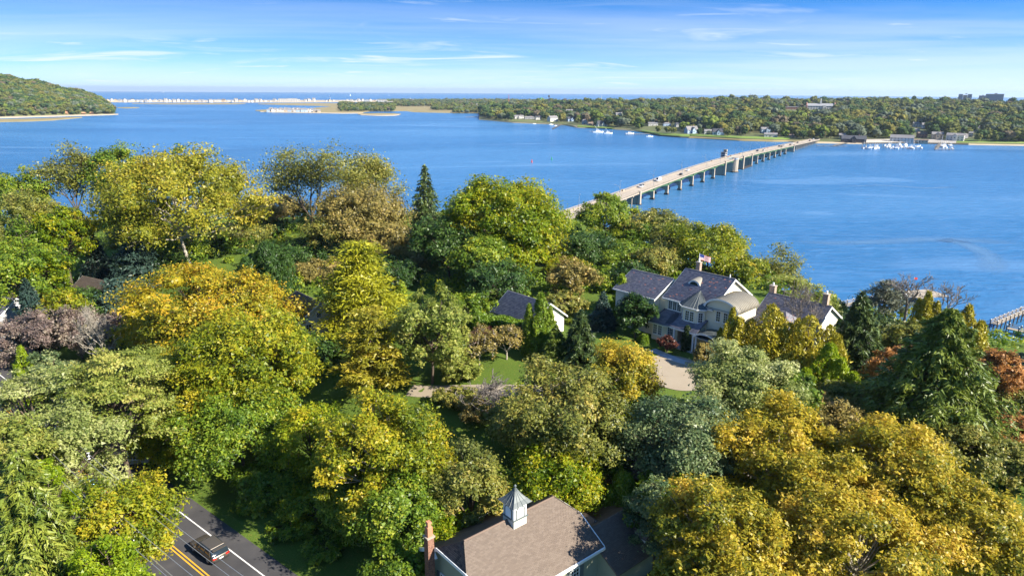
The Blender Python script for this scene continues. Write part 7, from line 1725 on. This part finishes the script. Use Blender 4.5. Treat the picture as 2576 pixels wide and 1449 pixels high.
while ring_r < 3350:
    sp = 16.5 + (ring_r - 900) * .0045; npx = sp / ring_r * FPX
    for px in np.arange(1215, 2800, npx):
        r = ring_r + rng.uniform(-sp * .5, sp * .5); q = px + rng.uniform(-npx * .45, npx * .45)
        if r < np.interp(q, SHX, SHR) + 16 or blocked(q, r): continue
        cand.append((q, r))
    ring_r += sp * .92
lone = [(2480, 0, 11), (2525, 0, 10), (2560, 0, 14), (1270, 0, 12), (1248, 0, 7), (1555, 0, 14), (1685, 0, 12), (1610, 0, 10), (1660, 0, 11), (1700, 0, 11), (1765, 0, 11), (1790, 0, 8), (1838, 0, 14), (1985, 0, 12), (2030, 0, 13), (2080, 0, 12), (2175, 0, 10)]
cand = [c for c in cand if -200 < c[0] < 2700]; cand.sort(key=lambda c: c[1] - np.interp(c[0], SHX, SHR) * .98)
def pick_kind(): return FK[int(rng.choice(6, p=[.30, .33, .17, .06, .03, .11]))]
nind = 0; rest = []
for px, r, ht in lone:
    if r == 0: r = float(np.interp(px, SHX, SHR)) + rng.uniform(34, 52)
    kd = pick_kind(); p = at_range(px, r, float(far_z(px, r))); far_tree(p, ht * 1.1, ht * 1.15, kd, int(rng.integers(0, 4)), rng.uniform(0, 6), f'{kd} round lawn tree {near_zone(px)}', f'{kd} lawn trees {near_zone(px)}')
for px, r in cand:
    p = at_range(px, r, float(far_z(px, r))); ht = rng.uniform(11, 23) * (1.4 if rng.uniform() < .10 else 1); sh = 4 if rng.uniform() < .07 else int(rng.integers(0, 4)); kd = 'deep green' if sh == 4 else pick_kind(); wd = ht * rng.uniform(.85, 1.35) * (.45 if sh == 4 else 1)
    if nind < 105 and px < 2600:
        nind += 1; sn = 'pointed' if sh == 4 else 'round'; far_tree(p, ht, wd, kd, sh, rng.uniform(0, 6), f'{kd} {sn} tree fronting the woods {near_zone(px)}', f'{kd} {sn} front trees {near_zone(px)}')
    else: rest.append((p, ht, wd))
# headland trees
hrest = []; hind = 0
fsq = np.linspace(.02, 1.05, 22)
for f in fsq:
    for px in np.arange(-150, 282, 6.2):
        q = px + rng.uniform(-3, 3); ff = f + rng.uniform(-.02, .02)
        if ff < .09 and any(abs(q - a_) < w_ * .7 for a_, w_ in ((162, 7), (205, 12), (225, 10))): continue
        top = float(np.interp(q, HX, HY))
        if q > 279: continue
        p = at_range(q, head_r(q) + HDEP * ff, float(head_z(q, min(ff, 1)))); ht = rng.uniform(13, 21) * (1 if f > .1 else .7); wd = ht * rng.uniform(1.0, 1.4)
        kd = pick_kind()
        vis = q > -20
        if vis and hind < 85 and (f < .11 and rng.uniform() < .8 or f > .98 and rng.uniform() < .5):
            hind += 1; zn = 'at the foot of the left wooded hill' if f < .5 else 'on the crest of the left wooded hill'; hz_ = 'near its beach' if q > 140 else 'above its marsh'
            far_tree(p, ht, wd, kd, int(rng.integers(0, 4)), rng.uniform(0, 6), f'{kd} tree {zn} {hz_}' if f < .5 else f'{kd} tree {zn}', f'{kd} trees {zn} {hz_ if f < .5 else ""}'.strip())
        else: hrest.append((p, ht, wd))
# the wooded neck on the low peninsula
nrest = []
for py0, py1, x0, x1, n, h0, h1 in ((262, 281.5, 852, 992, 700, 10, 15), (254, 269, 990, 1300, 1500, 11, 17), (271, 285.5, 1085, 1400, 1500, 9, 15), (253.5, 257, 950, 1400, 500, 10, 16), (256, 280, 1290, 1400, 300, 11, 16)):
    for _ in range(n):
        q, py = rng.uniform(x0, x1), rng.uniform(py0, py1)
        if py > 281 and q < 940: continue
        if q < 1140 and py > 279 - (1140 - q) * .02 and q > 1000: continue
        r = rng_of(q, py, 1.0); p = at_range(q, r, drop(r) + .8); ht = rng.uniform(h0, h1) * (1.3 if rng.uniform() < .08 else 1); nrest.append((p, ht, ht * rng.uniform(.95, 1.4)))
protos_col = bpy.data.collections.new('woodland_crowns')
for k, cnt in zip(FK, (5, 6, 3, 1, 1, 2)):
    for i in range(cnt):
        o = bpy.data.objects.new('crown', FP[k, int(rng.integers(0, 4))]); protos_col.objects.link(o)
def stand(name, pts, label):
    me = bpy.data.meshes.new(name); P = np.array([p for p, _, _ in pts], np.float32); me.vertices.add(len(P)); me.vertices.foreach_set('co', P.ravel())
    S = me.attributes.new('size', 'FLOAT_VECTOR', 'POINT'); S.data.foreach_set('vector', np.array([(w / .98, w / .98, h) for _, h, w in pts], np.float32).ravel())
    Rz = me.attributes.new('turn', 'FLOAT_VECTOR', 'POINT'); Rz.data.foreach_set('vector', np.array([(0, 0, rng.uniform(0, 6.28)) for _ in pts], np.float32).ravel())
    Pk = me.attributes.new('pick', 'INT', 'POINT'); Pk.data.foreach_set('value', rng.integers(0, len(protos_col.objects), len(pts)).astype(np.int32))
    o = np_obj(name, me); tag(o, label, None, None, 'stuff')
    ng = bpy.data.node_groups.new(name, 'GeometryNodeTree'); ng.interface.new_socket('Geometry', in_out='INPUT', socket_type='NodeSocketGeometry'); ng.interface.new_socket('Geometry', in_out='OUTPUT', socket_type='NodeSocketGeometry')
    N_ = ng.nodes; gi, go = N_.new('NodeGroupInput'), N_.new('NodeGroupOutput'); ci = N_.new('GeometryNodeCollectionInfo'); ci.inputs[0].default_value = protos_col; ci.inputs['Separate Children'].default_value = True; ci.inputs['Reset Children'].default_value = True
    ip = N_.new('GeometryNodeInstanceOnPoints'); ip.inputs['Pick Instance'].default_value = True
    def attr(nm): a = N_.new('GeometryNodeInputNamedAttribute'); a.data_type = 'FLOAT_VECTOR'; a.inputs[0].default_value = nm; return a.outputs[0]
    ng.links.new(gi.outputs[0], ip.inputs['Points']); ng.links.new(ci.outputs[0], ip.inputs['Instance']); pk_ = N_.new('GeometryNodeInputNamedAttribute'); pk_.data_type = 'INT'; pk_.inputs[0].default_value = 'pick'; ng.links.new(pk_.outputs[0], ip.inputs['Instance Index']); ng.links.new(attr('turn'), ip.inputs['Rotation']); ng.links.new(attr('size'), ip.inputs['Scale']); ng.links.new(ip.outputs[0], go.inputs[0])
    m = o.modifiers.new('trees', 'NODES'); m.node_group = ng; return o
stand('far_woodland', rest, 'autumn woodland covering the far shore up to the skyline')
stand('headland_woodland', hrest, 'woodland covering the steep headland on the left')
stand('neck_woodland', nrest, 'low woodland on the marshy neck before the sea')
hz_box = B(); hz_box.span((-47000, -47000, -138.5), (47000, 47000, 135)); haze = hz_box.build('haze', None); haze['kind'] = 'stuff'
t = NT('haze_air'); pv = t.node('ShaderNodeVolumePrincipled'); pv.inputs['Color'].default_value = (.66, .82, 1.0, 1); pv.inputs['Density'].default_value = 3.8e-5; pv.inputs['Anisotropy'].default_value = .2
t.l.new(pv.outputs[0], t.out.inputs['Volume']); haze.data.materials.append(t.m)
print('tris', sum(len(o.data.loops) - 2 * len(o.data.polygons) for o in scene.objects if o.type == 'MESH' and len(o.data.polygons)))
print('counts', len(rest), len(hrest), len(nrest), nind, hind)
